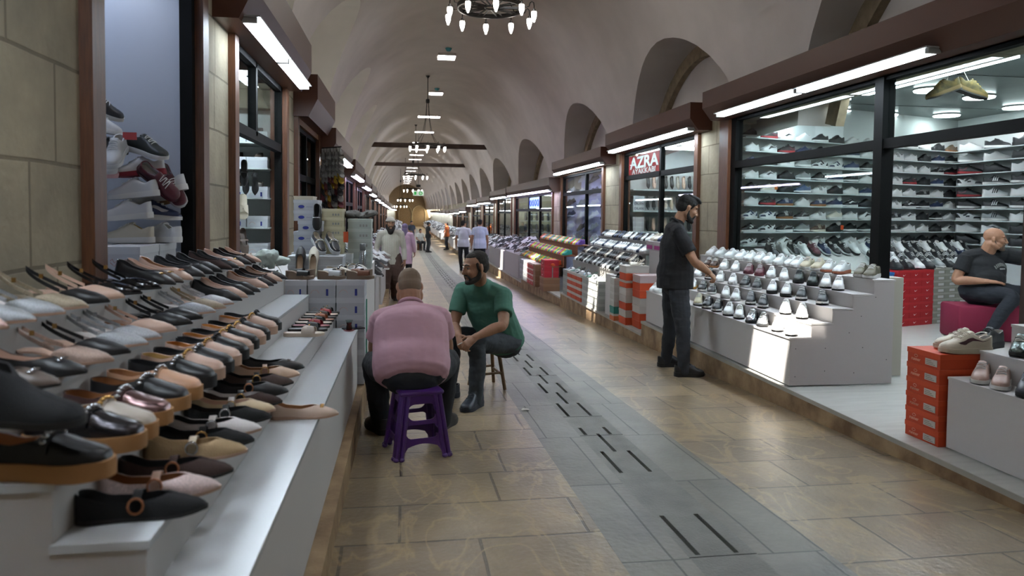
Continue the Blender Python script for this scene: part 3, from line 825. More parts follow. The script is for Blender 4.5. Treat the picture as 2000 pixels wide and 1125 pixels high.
row([(1.64, 'pointed', R(cm('c9a8a0'), lin_, ndsole), 'dusty pink pointed flat'), (1.815, 'chainflat', R(tp, bk, solb, SILV), 'taupe flat with chain ornament'),
     (1.96, 'chainflat', R(bk, nd, solb, SILV), 'black flat with chain ornament'), (2.12, 'slingback', R(cm('b89e90', 'glitter'), nd, ndsole), 'rose glitter slingback'),
     (2.25, 'slingback', R(bk, nd, solb), 'black slingback with gold buckle'), (2.4, 'slingback', R(sv, wh, ndsole, SILV), 'silver glitter slingback'),
     (2.52, 'slingback', R(sv, wh, ndsole, SILV), 'pale silver slingback'), (2.70, 'slingback', R(nd, lin_, ndsole), 'nude slingback'),
     (2.88, 'slingback', R(bk, bkp, solb), 'black matte slingback'), (3.03, 'slingback', R(bk, bkp, solb), 'black slingback with thin strap'),
     (3.24, 'slingback', R(sv, wh, ndsole, SILV), 'silver slingback with clear strap'), (3.40, 'slingback', R(gp, nd, ndsole), 'gold beige slingback'),
     (3.57, 'slingback', R(cm('d7d6d8', 'glitter'), nd, ndsole, SILV), 'white glitter slingback'), (3.72, 'pointed', R(bk, bkf), 'black pointed flat'),
     (3.87, 'pointed', R(nd, nd, ndsole), 'nude pointed flat'), (4.02, 'pointed', R(bk, bkf), 'black slim flat'), (4.18, 'pointed', R(bk, bk), 'black smooth flat'),
     (4.45, 'ballet', R(nd, lin_, ndsole, GOLD), 'nude flat with a bow'), (4.6, 'ballet', R(bk, bkf), 'black flat with a bow'), (4.76, 'ballet', R(br, bkf), 'dark brown flat with a bow'),
     (4.95, 'ballet', R(nd, lin_, ndsole), 'beige flat with a ruffled toe'), (5.15, 'ballet', R(bk, bkf), 'last black flat')], -.80, SZ[3], .95, lambda y: .03 if y < 3.6 else .2, -.04, 'fourth row', 'flats and slingbacks on the fourth step')
row([(1.9, 'slingback', R(cm('c9a8a0'), nd, ndsole), 'dusty pink slingback'), (2.03, 'slingback', R(sv, wh, ndsole, SILV), 'grey silver slingback'), (2.19, 'slingback', R(sv, wh, ndsole, SILV), 'silver shimmer slingback'),
     (2.34, 'slingback', R(gp, gp, ndsole), 'gold glitter slingback'), (2.5, 'slingback', R(bk, nd, solb), 'black slingback with gold loop'), (2.64, 'slingback', R(cm('d1b09b'), nd, ndsole), 'nude slingback'),
     (2.79, 'slingback', R(bkp, bkp, solb), 'black patent slingback'), (3.0, 'slingback', R(bkp, bkp, solb), 'shiny black slingback'), (3.19, 'chainflat', R(bk, bk, solb, GOLD), 'black slipper with gold brooch'),
     (3.29, 'chainflat', R(tp, nd, solb, GOLD), 'taupe slipper with gold brooch'), (3.45, 'chainflat', R(nd, lin_, ndsole, ROSE), 'nude slipper with rose gold buckle'), (3.65, 'ballet', R(bk, bkf, solb), 'black tall backed flat'),
     (3.82, 'ballet', R(cm('1a1a1d', 'glitter'), bkf, solb), 'black sparkling flat'), (3.98, 'pointed', R(cm('1a1a1d', 'glitter'), bkf, solb), 'black beaded flat'), (4.2, 'ballet', R(br, bkf, solb), 'dark brown suede flat'), (4.34, 'chainflat', R(bk, bkf, solb, ROSE), 'black flat with square buckle'),
     (4.52, 'chainflat', R(nd, nd, ndsole, GOLD), 'nude flat with wide gold buckle'), (4.72, 'ballet', R(bk, bkf, solb), 'black low flat'), (4.86, 'ballet', R(br, bkf, solb), 'dark brown flat with bow'), (5.0, 'ballet', R(nd, nd, ndsole), 'beige flat with bow')],
    -.95, SZ[4], .95, lambda y: .04 if y < 3.1 else .2, -.05, 'top step row', 'shoes on the top step')
shoe('chainflat', (-.385, 2.9, lz(SZ[0], 2.9)+.0015), .06, R(cm('cfb6a4'), lin_, ndsole, GOLD), 'single beige flat with gold links, alone on the lowest step')
shoe('bootie', (-.735, 1.50, lz(SZ[3], 1.5)+.0015), radians(-12), R(cm('131417', 'cloth'), bkf, solb), 'black knit slip-on bootie behind the nearest loafers', sc=1.0)
# slide sandals in the gap of the second step
sl = [(4.2, 'c9bcae', 'beige'), (4.36, '31302f', 'dark grey'), (4.5, '8e2430', 'red'), (4.64, '222222', 'black'), (4.78, '9a5a3a', 'brown'), (4.92, '3a2a22', 'dark brown'), (5.05, 'a02a35', 'crimson'), (5.17, '1c1c1c', 'black and white')]
for i, (y, c, nm) in enumerate(sl):
    shoe('crossslide', (-.56, y, lz(SZ[1], y)+.002), -.03+rnd.uniform(-.05, .05), {'up': cm(c), 'in': cm(c if i % 3 else 'd8c8b5'), 'so': cm('cbbba8' if i == 0 else '2a2624', 'rubber'), 'gd': GOLD},
         '%s cross strap slide, %s from the near end of the slide row' % (nm, ORD[i]), group='slides on the second step', sc=.88)
# ------------------------------------------------------------ boxes
BX = {}
def shoebox(loc, d, body, lid, label, group, rz=0, logo=None, lcol='1f2a80', face='y', cat='shoe box', lidh=.3, txt=None):
    dx, dy, dz = d
    o = empty('shoe_box', loc, rz); tag(o, label, cat, group)
    def me(n, f, m):
        k = (n, d, lidh)
        if k not in BX: b = MB(); f(b); BX[k] = b.mesh(n, [mat('shoe_blank', '888888')], 0)
        return inst(n, BX[k], o, [m])
    me('box_body', lambda b: b.box(-dx/2, -dy/2, 0, dx/2, dy/2, dz*(1-lidh*.4)), mat('card_'+body, body, .65))
    me('lid', lambda b: b.box(-dx/2-.003, -dy/2-.003, dz*(1-lidh), dx/2+.003, dy/2+.003, dz-.0005), mat('card_'+lid, lid, .6))
    lm = mat('print_'+lcol, lcol, .6)
    fy = -dy/2-.0042
    if logo == 'oval':
        me('oval_logo', lambda b: b.prism([(-dx*.18+dx*.13*cos(a), dz*.35+dz*.15*sin(a)) for a in [2*pi*k/16 for k in range(16)]], 1, fy+.003, fy+.001), lm)
        me('printed_line', lambda b: b.box(dx*.02, fy+.001, dz*.3, dx*.3, fy+.003, dz*.36), mat('print_9aa0b5', '9aa0b5'))
    if logo == 'arc':
        me('arc_logo', lambda b: b.tube([(-dx*.25+dx*.16*cos(a), fy+.003, dz*.15+dz*.3*sin(a)) for a in [pi*.1+pi*.8*k/10 for k in range(11)]], .0016, 5), mat('print_c9a7a0', 'c9a7a0'))
        me('size_label', lambda b: b.box(dx*.16, fy+.001, dz*.12, dx*.24, fy+.003, dz*.5), lm)
    if logo == 'squares':
        me('printed_squares', lambda b: [b.box(dx*(.0+.13*k), fy+.001, dz*.22, dx*(.08+.13*k), fy+.003, dz*.46) for k in range(3)], mat('print_8a8a86', '8a8a86'))
    if logo == 'sticker':
        me('sticker', lambda b: b.box(-dx*.1, fy+.001, dz*.15, dx*.38, fy+.003, dz*.55), mat('print_d9d9d6', 'd9d9d6'))
    if logo == 'script':
        me('script_print', lambda b: [b.tube([(-dx*.2+dx*.42*t/8, fy+.003, dz*.42-dz*.14*r+.012*sin(t*2.1+r)) for t in range(9)], .0013, 4) for r in range(2)], mat('print_b06055', 'b06055'))
    if logo == 'swoosh':
        me('swoosh_logo', lambda b: swoosh(b, 0, fy+.001, dz*.42, dx*.26), mat('print_f0eeee', 'f0eeee'))
    return o
def swoosh(b, x, y, z, w):
    lo = [(-.5, .1), (-.42, -.16), (-.25, -.24), (0, -.12), (.5, .22)]; hi = [(-.38, .12), (-.36, .0), (-.25, -.07), (0, -.02), (.5, .22)]
    n = len(lo)
    b.rings([[(x+lo[i][0]*w, y, z+lo[i][1]*w), (x+hi[i][0]*w, y, z+hi[i][1]*w)] for i in range(n)], closed=False)
G = 'white boxes walling the far end of the stand'
for ci, (xa, xb) in enumerate([(-.855, -.70), (-.695, -.495), (-.49, -.285)]):
    for r in range(6):
        shoebox(((xa+xb)/2, 5.56, .005+r*.13), (xb-xa-.004, .3, .13), 'b9bcc2', 'c9cbd0', 'white shoe box, %s of the end wall, %s from its top' % (['left column', 'middle column', 'right column'][ci], ORD[5-r]), G, logo='arc', rz=rnd.uniform(-.008, .008))
tb = MB(); tb.box(-1.22, 5.73, 0, -.3, 7.6, .785); tag(tb.build('display_table', M_white, smooth=0), 'white display table behind the end wall of boxes', 'display table')
T = {'in': cm('8a7a68'), 'so': cm('6e5c4c', 'rubber')}
for i, (x, c, nm) in enumerate([(-.79, '1d1f1f', 'black'), (-.56, 'c9cdd0', 'white'), (-.35, '6b3f26', 'brown')]):
    shoe('wedge', (x+.03, 5.48, .787), -.12, dict(T, up=cm(c)), '%s wedge mule, toe to the right, on the end wall of boxes' % nm, group='wedge mules', sc=.8)
    shoe('wedge', (x+.02, 5.64, .787), 2.6 if i else 2.9, dict(T, up=cm(c)), '%s wedge mule turned away behind its pair' % nm, group='wedge mules', sc=.8)
# second tier: boxes and shoes on the table
for i, x in enumerate((-.80, -.58)):
    for k in range(2): shoebox((x, 5.98, .787+k*.075), (.2, .3, .075), 'b8bcc0', 'c4c8cc', '%s white box in the low pair of stacks behind the mules, %s' % (['upper' if k else 'lower', 'upper' if k else 'lower'][0], ['left stack', 'right stack'][i]), 'low white boxes on the table')
shoe('ballet', (-.80, 5.80, .80+.09), radians(90), R(bk, cm('b09a80')), 'black flat standing upright against the low boxes', ry=radians(-68))
shoe('ballet', (-.70, 5.80, .80+.09), radians(90), R(cm('cfc9b8'), cm('b09a80'), ndsole), 'cream flat standing upright against the low boxes', ry=radians(-68))
for i, (x, c) in enumerate([(-.69, '15171c'), (-.58, '202226')]):
    shoe('loafer', (x, 6.0, 1.0), radians(-62), R(cm(c), cm('c9bfae'), cm('d5d8da', 'rubber'), SILV, cm('c9bfae')), '%s black and cream slip-on leaning toe down on the low boxes' % ('left' if i == 0 else 'right'), ry=.55, sc=.9)
for i, (x, y, c, a) in enumerate([(-.5, 5.75, 'cfc8b8', -.5), (-.44, 5.9, '16181c', -.4), (-.36, 5.78, 'd0d2d4', -.9), (-.48, 6.08, '1a1c22', .2), (-.37, 6.05, 'c9c5bb', -1.0), (-.55, 6.2, '22242a', -.2)]):
    shoe('loafer', (x, y, .788), a, R(cm(c), cm('b8ab98'), cm('d5d2cc' if i % 2 else '2a2a2c', 'rubber'), SILV, cm('202226' if i % 2 == 0 else 'c8c0b0')), '%s slip-on in the loose group behind the mules, %s from the corridor' % (['cream', 'black', 'white', 'navy black', 'ivory', 'charcoal'][i], ORD[i]), group='loose slip-ons on the table', sc=.85)
for k in range(5):
    shoebox((-.80+(.035 if k == 2 else 0), 6.25, .95+k*.087), (.19, .3, .087), 'bcc1c9', 'c6cbd2', 'white box with blue oval mark, %s from the top of the tall stack' % ORD[4-k], 'boxes with blue oval marks', logo='oval')
shoebox((-.80, 6.25, .787), (.22, .3, .162), 'b3b6ba', 'bfc2c6', 'plain white box at the foot of the tall stack', 'low white boxes on the table')
shoebox((-.82, 6.25, 1.386), (.15, .28, .03), 'c9c3b0', 'cfc8b4', 'flat cream box lid on top of the tall stack', 'low white boxes on the table')
shoe('loafer', (-.705, 6.09, 1.24), radians(-90), R(bk, bkf, solb, SILV), 'black loafer hanging toe down on the tall stack', ry=radians(80), sc=.8)
for k in range(5):
    shoebox((-.60, 6.4, .93+k*.077), (.17, .3, .077), 'b9b293', 'c8c1a2', 'cream box with three printed squares, %s from the top' % ORD[4-k], 'cream boxes beside the tall stack', logo='squares')
shoebox((-.57, 6.4, .787), (.26, .3, .14), 'b5b8b8', 'c2c5c5', 'wide white box under the cream boxes', 'low white boxes on the table')
tg_ = MB(); tg_.box(-.02, -.004, 0, .02, .004, .09); tag(tg_.build('hanging_tag', mat('orange_tag', 'b4491f', .6), loc=(-.487, 6.25, 1.03), smooth=0), 'orange card tag at the right of the cream boxes', 'tag')
for k in range(5):
    shoebox((-.385, 6.6, .787+k*.088), (.2, .3, .088), 'a3aba6', 'aeb6b0', 'grey green box with squares, %s from the top' % ORD[4-k], 'grey green boxes at the table corner', logo='squares')
b_ = MB()
for a in range(4): b_.ell((-.06+.045*a, .01*a, .03+.006*(a % 2)), (.05, .09, .03), 16)
b_.v = [tuple(Vector(v)*(1+.5*mnoise.noise(Vector(v)*16)+.2*mnoise.noise(Vector(v)*45))) for v in b_.v]
tag(b_.build('cloth_bundle', mat('grey_cloth', '5f5c58', .9, noise=.3, nscale=30), loc=(-.40, 6.55, 1.23)), 'grey cloth slippers bundled on the grey green boxes', 'bundle')
fl_ = empty('vacuum_flask', (-.335, 6.05, .787)); tag(fl_, 'slim steel vacuum flask before the grey green boxes', 'flask')
MB().lathe([(.001, 0), (.028, 0), (.03, .01), (.03, .17), (.022, .185)], n=16).build('body', mat('flask_steel', 'a5a8aa', .25, .9), fl_)
MB().lathe([(.022, .185), (.025, .19), (.025, .235), (.02, .242), (.001, .242)], n=16).build('cap', mat('flask_cap', '777a7c', .3, .8), fl_)
tp_ = MB().box(-.004, -.012, 0, .004, .012, .62); tag(tp_.build('packing_strap', mat('teal_strap', '2f8f72', .5), loc=(-.272, 5.45, .02), smooth=0), 'teal strap hanging down the corner of the white boxes', 'strap')
# plastic bag and white sandals at the far end of the top step
bg_ = MB(); bg_.ell((0, 0, .09), (.13, .09, .1), 22); bg_.ell((.13, .02, .06), (.09, .07, .06), 16)
def crumple(v):
    p = Vector(v); n = mnoise.noise(p*9)*.035+abs(mnoise.noise(p*22))*.03-.012; q = (p-Vector((.04, 0, .07))).normalized(); return tuple(p+q*n)
bg_.v = [tuple(c*.72 for c in crumple(v)) for v in bg_.v]
tag(bg_.build('plastic_bag', mat('thin_plastic', 'b4c2bd', .3, bump=.3, bscale=40), loc=(-1.0, 5.5, .875)), 'crumpled pale plastic bag beyond the top step', 'bag')
for i in range(2): shoe('slingback', (-.98+.1*i, 5.3, lz(SZ[3], 5.3)+.003), radians(-70), R(cm('d5d0c8'), cm('cfc4b4'), ndsole, SILV), '%s white strappy sandal at the far end of the fourth step' % ('left' if i == 0 else 'right'), sc=.8)
# tea and phone on the lowest step
tea = empty('tea_glass', (-.385, 5.24, lz(SZ[0], 5.24)+.001)); tag(tea, 'tulip glass of red tea on the lowest step', 'tea glass')
pr = [(.001, .003), (.02, .003), (.024, .012), (.021, .035), (.018, .045), (.022, .062), (.027, .078)]
MB().lathe(pr+[(r-.0015, z+.0005) for r, z in pr[::-1]], n=18).build('glass', MATS['window_glass'], tea)
MB().lathe([(.001, .006), (.0185, .006), (.022, .013), (.0193, .035), (.0165, .045), (.020, .06), (.001, .06)], n=18).build('tea', mat('red_tea', '4a0f0a', .1), tea)
MB().lathe([(.001, 0), (.03, 0), (.04, .004), (.04, .005), (.001, .003)], n=18).build('saucer', mat('saucer', '8c2a2a', .3), tea)
ph = empty('phone', (-.36, 5.33, lz(SZ[0], 5.33)+.001), rz=.5); tag(ph, 'black phone lying flat behind the tea glass', 'phone')
MB().box(-.075, -.037, 0, .075, .037, .008).build('body', mat('phone_body', '15161a', .3), ph, smooth=0); MB().box(-.07, -.034, .008, .07, .034, .0086).build('screen', mat('phone_glass', '08090b', .08), ph, smooth=0)

# ------------------------------------------------------------ left windows
nt_ = empty('tube_light', (-1.05, 1.3, 2.47)); tag(nt_, 'white tube light above the near end of the stepped stand', 'tube light'); MB().box(-.045, -.7, -.02, .045, .7, .0).build('diffuser', mat('tube_near', 'ffffff', .5, emit='e4f2ff', es=70), nt_, smooth=0); MB().box(-.075, -.72, .0, .075, .72, .012).build('housing', M_tubecap, nt_, smooth=0)
front(-1, SHOPS_L[0], [], 'wooden window surround round the heap of sneakers', glass=False, rail=False)
n_ = MB(); x0, x1, y0, y1 = -2.0, -1.262, 3.16, 4.59
n_.box(x0, y1+.01, .6, x1, y1+.03, 2.83); n_.box(x0-.02, y0, .6, x0, y1, 2.83); n_.box(x0, y0-.03, .6, x1, y0-.01, 2.83)
n_.box(x0, y0, .6, x1, y1, .98, 0); n_.box(x0, y0, 2.83, x1, y1, 2.85)
struct(n_.build('trim_50', mat('blue_white_panel', 'bbc0ca', .28), smooth=0)); MATS['blue_white_panel']
nt_ = empty('tube_light', (-1.85, 3.87, 2.77)); tag(nt_, 'tube light inside the window with the heap of sneakers', 'tube light'); MB().box(-.04, -.6, 0, .04, .6, .03).build('diffuser', mat('tube_cool', 'ffffff', .5, emit='dfebff', es=18), nt_, smooth=0)
for i, (x, y) in enumerate([(-1.42, 4.3), (-1.66, 4.3), (-1.42, 4.0), (-1.66, 4.0), (-1.8, 4.2)]):
    shoebox((x, y, .98), (.2, .28, .125), 'c3c5c8', 'd0d2d4', 'white box under the sneaker heap, %s from the glass' % ORD[i], 'boxes under the sneaker heap', logo='script', lcol='b06055')
W_, CRE, RDS = cm('cfd0d2'), cm('d3ccb9'), cm('7e1c2a', 'rubber'); NV = cm('1c2b52'); MAR = cm('4b1420')
def SN(up, so=None, mk=None, ov=None, la=None, inn=None, tg=None): return {'up': up, 'so': so or cm('dcdcda', 'rubber'), 'mk': mk or up, 'ov': ov or up, 'la': la or cm('e6e6e4', 'cloth'), 'in': inn or cm('c9c6c0', 'cloth'), 'tg': tg or up, 'os': cm('222222', 'rubber')}
hp = [('court', -1.50, 4.22, 1.11, 180, 0, 0, SN(CRE, inn=cm('c9a86a')), 'cream sneaker at the bottom of the heap'), ('court', -1.36, 4.33, 1.11, 150, 0, 0, SN(W_), 'white sneaker beside the cream one'),
      ('court', -1.50, 4.2, 1.235, 185, .10, 0, SN(W_), 'white sneaker, second layer, heel out'), ('court', -1.47, 4.22, 1.355, 180, .12, 0, SN(W_), 'white sneaker, third layer, heel out'),
      ('swoosh', -1.40, 4.36, 1.235, 20, .05, 0, SN(NV, mk=W_, ov=NV), 'navy sneaker with white mark low on the right of the heap'), ('panel', -1.50, 4.38, 1.24, 185, .0, 0, SN(cm('a49a82'), ov=cm('3a3c38')), 'beige and olive sneaker beside the navy one'),
      ('court', -1.36, 4.38, 1.38, 175, .25, 0, SN(W_), 'white sneaker with dark heel line'), ('court', -1.42, 4.42, 1.33, 30, -.3, .5, SN(W_, so=cm('7a5c3a', 'rubber')), 'white sneaker with tan sole on its side'),
      ('court', -1.37, 4.3, 1.44, 15, .75, 1.2, SN(MAR, so=MAR), 'maroon sneaker showing its sole'), ('court', -1.33, 4.42, 1.41, -35, .9, .6, SN(MAR, so=W_), 'maroon and white sneaker at the right edge'),
      ('court', -1.58, 4.2, 1.47, -80, .15, 0, SN(W_, so=cm('c9a0a4', 'rubber')), 'white sneaker with pink sole, toe out'), ('court', -1.46, 4.3, 1.48, -150, .12, .1, SN(W_, so=RDS), 'white sneaker with red sole'),
      ('court', -1.52, 4.12, 1.56, -85, .5, 0, SN(cm('aeb0b1'), so=cm('c9cbcc', 'rubber')), 'light grey laced sneaker standing toe down'), ('court', -1.43, 4.3, 1.60, -20, .25, .2, SN(cm('222725')), 'black sneaker with white sole and red tag'),
      ('court', -1.68, 4.2, 1.5, -60, .2, .3, SN(NV, so=cm('b8a890', 'rubber')), 'navy sneaker behind the post'), ('runner', -1.65, 4.25, 1.6, 10, .1, .2, SN(cm('1a1c20'), so=cm('2a2c30', 'rubber')), 'black sneaker high in the heap'),
      ('court', -1.66, 4.2, 1.72, 15, .25, 0, SN(W_), 'white sneaker on top of the heap'), ('panel', -1.68, 4.28, 1.82, 20, .3, .4, SN(cm('2a2c30')), 'black and white sneaker at the peak of the heap'),
      ('court', -1.75, 4.1, 1.235, 170, 0, 0, SN(W_), 'white sneaker deep in the heap by the post'), ('court', -1.75, 4.2, 1.37, 190, .1, 0, SN(cm('b9bcc4')), 'grey white sneaker deep in the heap, upper')]
for k, x, y, z, rz, ry, rx, ro, lb in hp:
    shoe(k, (x, y, z), radians(rz), ro, lb, group='sneaker heap in the left window', ry=ry, rx=rx, sc=.93)
rt = MB().box(-.035, -.002, -.02, .035, .002, .02); tag(rt.build('price_tag', mat('red_tag', 'a33a3a', .6), loc=(-1.47, 4.17, 1.69), smooth=0), 'red and white price tag on the black sneaker in the heap', 'tag')

# left sandal shop behind glass
front(-1, SHOPS_L[1], [6.45], 'wooden shop front of the left sandal shop with open lower bay', glass=False, low=False)
gp_ = MB(); gp_.box(-1.29, 5.6, 1.97, -1.284, 6.42, 2.5); o_ = gp_.build('window_60', M_glass, smooth=0); struct(o_)
gp_ = MB(); gp_.box(-1.29, 6.48, 1.97, -1.284, 7.7, 2.5); o_ = gp_.build('window_61', M_glass, smooth=0); struct(o_)
def room(side, s_, depth, name, wallm, ceilm, zc, floor=True):
    y0, y1, zh, zt, zp = s_; xw = (XR+.105 if side > 0 else XL-.105); xe = xw+side*depth
    m = MB(); a, b = min(xw, xe), max(xw, xe)
    bx = xe+side*.02
    m.box(min(xe, bx), y0-.3, zp, max(xe, bx), y1+.3, zc); m.box(a, y0-.32, zp, b, y0-.3, zc); m.box(a, y1+.3, zp, b, y1+.32, zc); m.box(a, y0-.3, zc, b, y1+.3, zc+.02, 1); m.box(a, y0-.3, zp-.02, b, y1+.3, zp, 2)
    return struct(m.build(name, [wallm, ceilm, M_infloor], smooth=0))
room(-1, SHOPS_L[1], 1.6, 'wall_room_left', M_inwall, M_inceil, 2.62)
def ilight(x, y, z, r, lab, es=None):
    o = empty('round_ceiling_light', (x, y, z)); tag(o, lab, 'ceiling light', 'round ceiling lights')
    MB().lathe([(.001, -.025), (r*.96, -.025), (r, -.012)], n=24).build('diffuser', mat('round_light', 'ffffff', .5, emit='f0fbff', es=30) if es is None else es, o)
    MB().lathe([(r, -.012), (r+.006, -.01), (r+.006, 0), (.001, 0)], n=24).build('rim', M_tubecap, o)
    return o
ilight(-2.0, 6.6, 2.6, .16, 'round ceiling light inside the left sandal shop')
t = empty('tube_light', (-1.9, 7.0, 2.58)); tag(t, 'tube light inside the left sandal shop', 'tube light'); MB().box(-.5, -.04, -.03, .5, .04, 0).build('diffuser', M_tube, t, smooth=0)
xw = -1.45
for k, z in enumerate([.84, 1.12, 1.42, 1.72, 1.98]):
    o = MB().box(-2.75, 7.55, z-.015, -1.36, 8.0, z).build('shelf', M_shelf, smooth=0); tag(o, 'white shelf inside the left sandal shop, %s from the bottom' % ORD[k], 'shelf', 'shelves in the left sandal shop')
    for i in range(6):
        shoebox((-1.48-.21*i, 7.78, z), (.2, .3, .115), 'c9cfd4', 'd5dadd', 'white box on the %s shelf of the left sandal shop, %s from the glass' % (ORD[k], ORD[i]), 'boxes in the left sandal shop', logo='arc' if k < 3 else None)
        if k in (2, 3, 4) and i < 5: shoe(['ballet', 'pointed', 'chainflat'][k-2], (-1.48-.2*i, 7.74, z+.118), radians(-90), R([bk, nd, wh, tp][(i+k) % 4], lin_, ndsole), '%s flat on the boxes of the %s shelf, %s from the glass' % (['black', 'nude', 'white', 'taupe'][(i+k) % 4], ORD[k], ORD[i]), group='flats on the boxes in the left sandal shop', joined=True, sc=.85)
for i in range(5):
    shoe('slingback', (-1.46-.085*i, 7.45-.02*i, 1.55), radians(-90), R([bk, bk, sv, tp, bk][i], bk, solb), '%s strappy heel hanging toe down in the left sandal shop, %s from the glass' % (['black', 'black', 'silver', 'taupe', 'black'][i], ORD[i]), group='heels hanging in the left sandal shop', joined=True, ry=radians(78), sc=.85)
for i in range(7):
    shoe('crossslide', (-1.42-.05*i, 6.7+.02*i, 1.32), radians(-75), {'up': [cm('c9c0a6'), bk, tp, cm('d8d0ba'), bk, tn, cm('c9c0a6')][i], 'in': cm('c9c0a6'), 'so': cm('d8d0ba'), 'gd': GOLD}, '%s slipper in the fan hanging by the left shop door, %s from the glass' % (['cream', 'black', 'taupe', 'ivory', 'black', 'tan', 'cream'][i], ORD[i]), group='slipper fan in the left shop', joined=True, ry=radians(75), sc=.9)
for i in range(6):
    shoe('maryjane', (-1.42-.07*i, 6.75, 1.62), radians(-80), R([bk, bk, cm('bdb39c'), cm('bdb39c'), bk, tp][i], bk, solb), '%s strap shoe hanging above the slipper fan, %s from the glass' % (['black', 'black', 'beige', 'beige', 'black', 'taupe'][i], ORD[i]), group='strap shoes hanging in the left shop', joined=True, ry=radians(80), sc=.9)
for i in range(6):
    shoe('maryjane', (-1.40-.1*i, 6.6+.05*(i % 2), 1.0), radians(-60), R([tp, bk, tp, bk, nd, bk][i], bk, solb), '%s shoe standing tilted below the slipper fan, %s from the glass' % (['taupe', 'black', 'taupe', 'black', 'nude', 'black'][i], ORD[i]), group='tilted shoes in the left shop', joined=True, ry=radians(60), sc=.95)
tb = MB().box(-2.2, 6.2, 0, -1.36, 7.2, .88); tag(tb.build('inside_counter', M_white, smooth=0), 'white counter inside the left sandal shop', 'counter')
# ------------------------------------------------------------ right: the big sneaker shop
bl_, wt_, dk_, gr_, crw = cm('1b1c1f'), cm('dcdedd'), cm('2a2c31'), cm('8f9494'), cm('d9d2c2')
nvy, brn, mrn, olv = cm('22304f'), cm('3f2b22'), cm('5a2a34'), cm('5e5a48')
GUM = cm('8a5c36', 'rubber'); BLKS = cm('1e1f21', 'rubber'); REDS = cm('9a2b30', 'rubber'); WS = cm('e2e3e1', 'rubber')
s0 = SHOPS_R[0]
fr_ = empty('storefront', (XR, 5.4, -.04)); tag(fr_, 'black steel and wood shop front of the big sneaker shop', 'shop front', 'shop fronts')
def FB(n, m_, *bs, par=None):
    m = MB()
    for b in bs: m.box(b[0]-XR, b[1]-5.4, b[2]+.04, b[3]-XR, b[4]-5.4, b[5]+.04)
    return m.build(n, m_, par or fr_, smooth=0)
FB('wooden_post', M_wood, (3.85, 8.18, -.04, 4.02, 8.42, 2.56)); FB('wooden_header', M_woodh, (3.86, 1.0, 2.45, 4.02, 8.18, 2.6))
FB('door_jamb', M_steel, (3.88, 5.40, -.04, 3.99, 5.51, 2.45)); FB('window_post', M_steel, (3.89, 8.06, -.04, 3.98, 8.18, 2.45))
FB('transom_bar', M_steel, (3.89, 1.0, 1.86, 3.98, 8.06, 1.94)); FB('top_bar', M_steel, (3.9, 1.0, 2.42, 3.97, 8.06, 2.45)); FB('door_post', M_wooddk, (3.88, 3.87, -.04, 4.0, 4.01, 1.86))
FB('transom_pane', M_glass, (3.93, 1.0, 1.94, 3.936, 5.40, 2.42)); FB('transom_pane', M_glass, (3.93, 5.53, 1.94, 3.936, 8.06, 2.42)); FB('window_pane', M_glass, (3.93, 5.53, .0, 3.936, 8.06, 1.86))
FB('sticker', mat('violet_sticker', 'c9c3d6', .6), (3.855, 8.0, 2.46, 3.859, 8.14, 2.52))
A0 = Vector((4.03, 8.46)); DW = Vector((.956, .292)).normalized(); A1 = A0+DW*4.42
rm = MB()
rm.quad((A0.x, A0.y, -.06), (A1.x, A1.y, -.06), (A1.x, A1.y, 2.76), (A0.x, A0.y, 2.76), 0)
rm.quad((A1.x, A1.y, -.06), (A1.x, .9, -.06), (A1.x, .9, 2.76), (A1.x, A1.y, 2.76), 0)
rm.quad((A1.x, .9, -.06), (XR+.1, .9, -.06), (XR+.1, .9, 2.76), (A1.x, .9, 2.76), 0)
rm.quad((XR+.05, .9, 2.76), (A1.x, .9, 2.76), (A1.x, 9.9, 2.76), (XR+.05, 9.9, 2.76), 1)
rm.quad((2.95, .9, -.039), (A1.x, .9, -.039), (A1.x, 9.9, -.039), (2.95, 8.55, -.039), 2)
struct(rm.build('wall_shop_inside', [M_inwall, M_inceil, M_infloor], smooth=0, fix=False))
sm_ = MB()
for y in (2.6, 4.6, 6.6, 8.6): sm_.box(4.1, y-.004, 2.752, A1.x, y+.004, 2.758)
struct(sm_.build('trim_60', mat('ceiling_joint', '4a5050', .6), smooth=0))
for i, (x, y) in enumerate([(5.93, 9.2), (6.75, 9.35), (5.91, 7.42), (6.81, 7.73), (7.6, 9.2), (7.91, 8.33), (5.9, 5.6), (6.9, 5.8), (7.6, 6.6), (5.5, 3.6), (7, 3.6)]):
    ilight(x, y, 2.755, .17, 'round ceiling light in the sneaker shop, %s' % (['far left', 'second from the left at the back', 'in the middle above the door', 'middle right', 'near the back corner', 'right of the hanging boots', 'nearer left', 'nearer right', 'by the back wall', 'nearest left', 'nearest right'][i]))
for i, (a, b) in enumerate([(7.35, 9.15), (5.15, 7.05), (2.9, 4.9)]):
    t = empty('tube_light', (4.84, (a+b)/2, 2.62)); tag(t, '%s tube light inside the sneaker shop behind the glass' % ['farthest', 'middle', 'nearest'][i], 'tube light', 'tube lights inside the sneaker shop')
    MB().box(-.05, -(b-a)/2, -.03, .05, (b-a)/2, 0).build('diffuser', M_tube, t, smooth=0); MB().box(-.06, -(b-a)/2-.05, 0, .06, (b-a)/2+.05, .04).build('housing', M_tubecap, t, smooth=0)
SHZ = [.924+.1674*k for k in range(9)]
rzw = math.atan2(DW.y, DW.x)
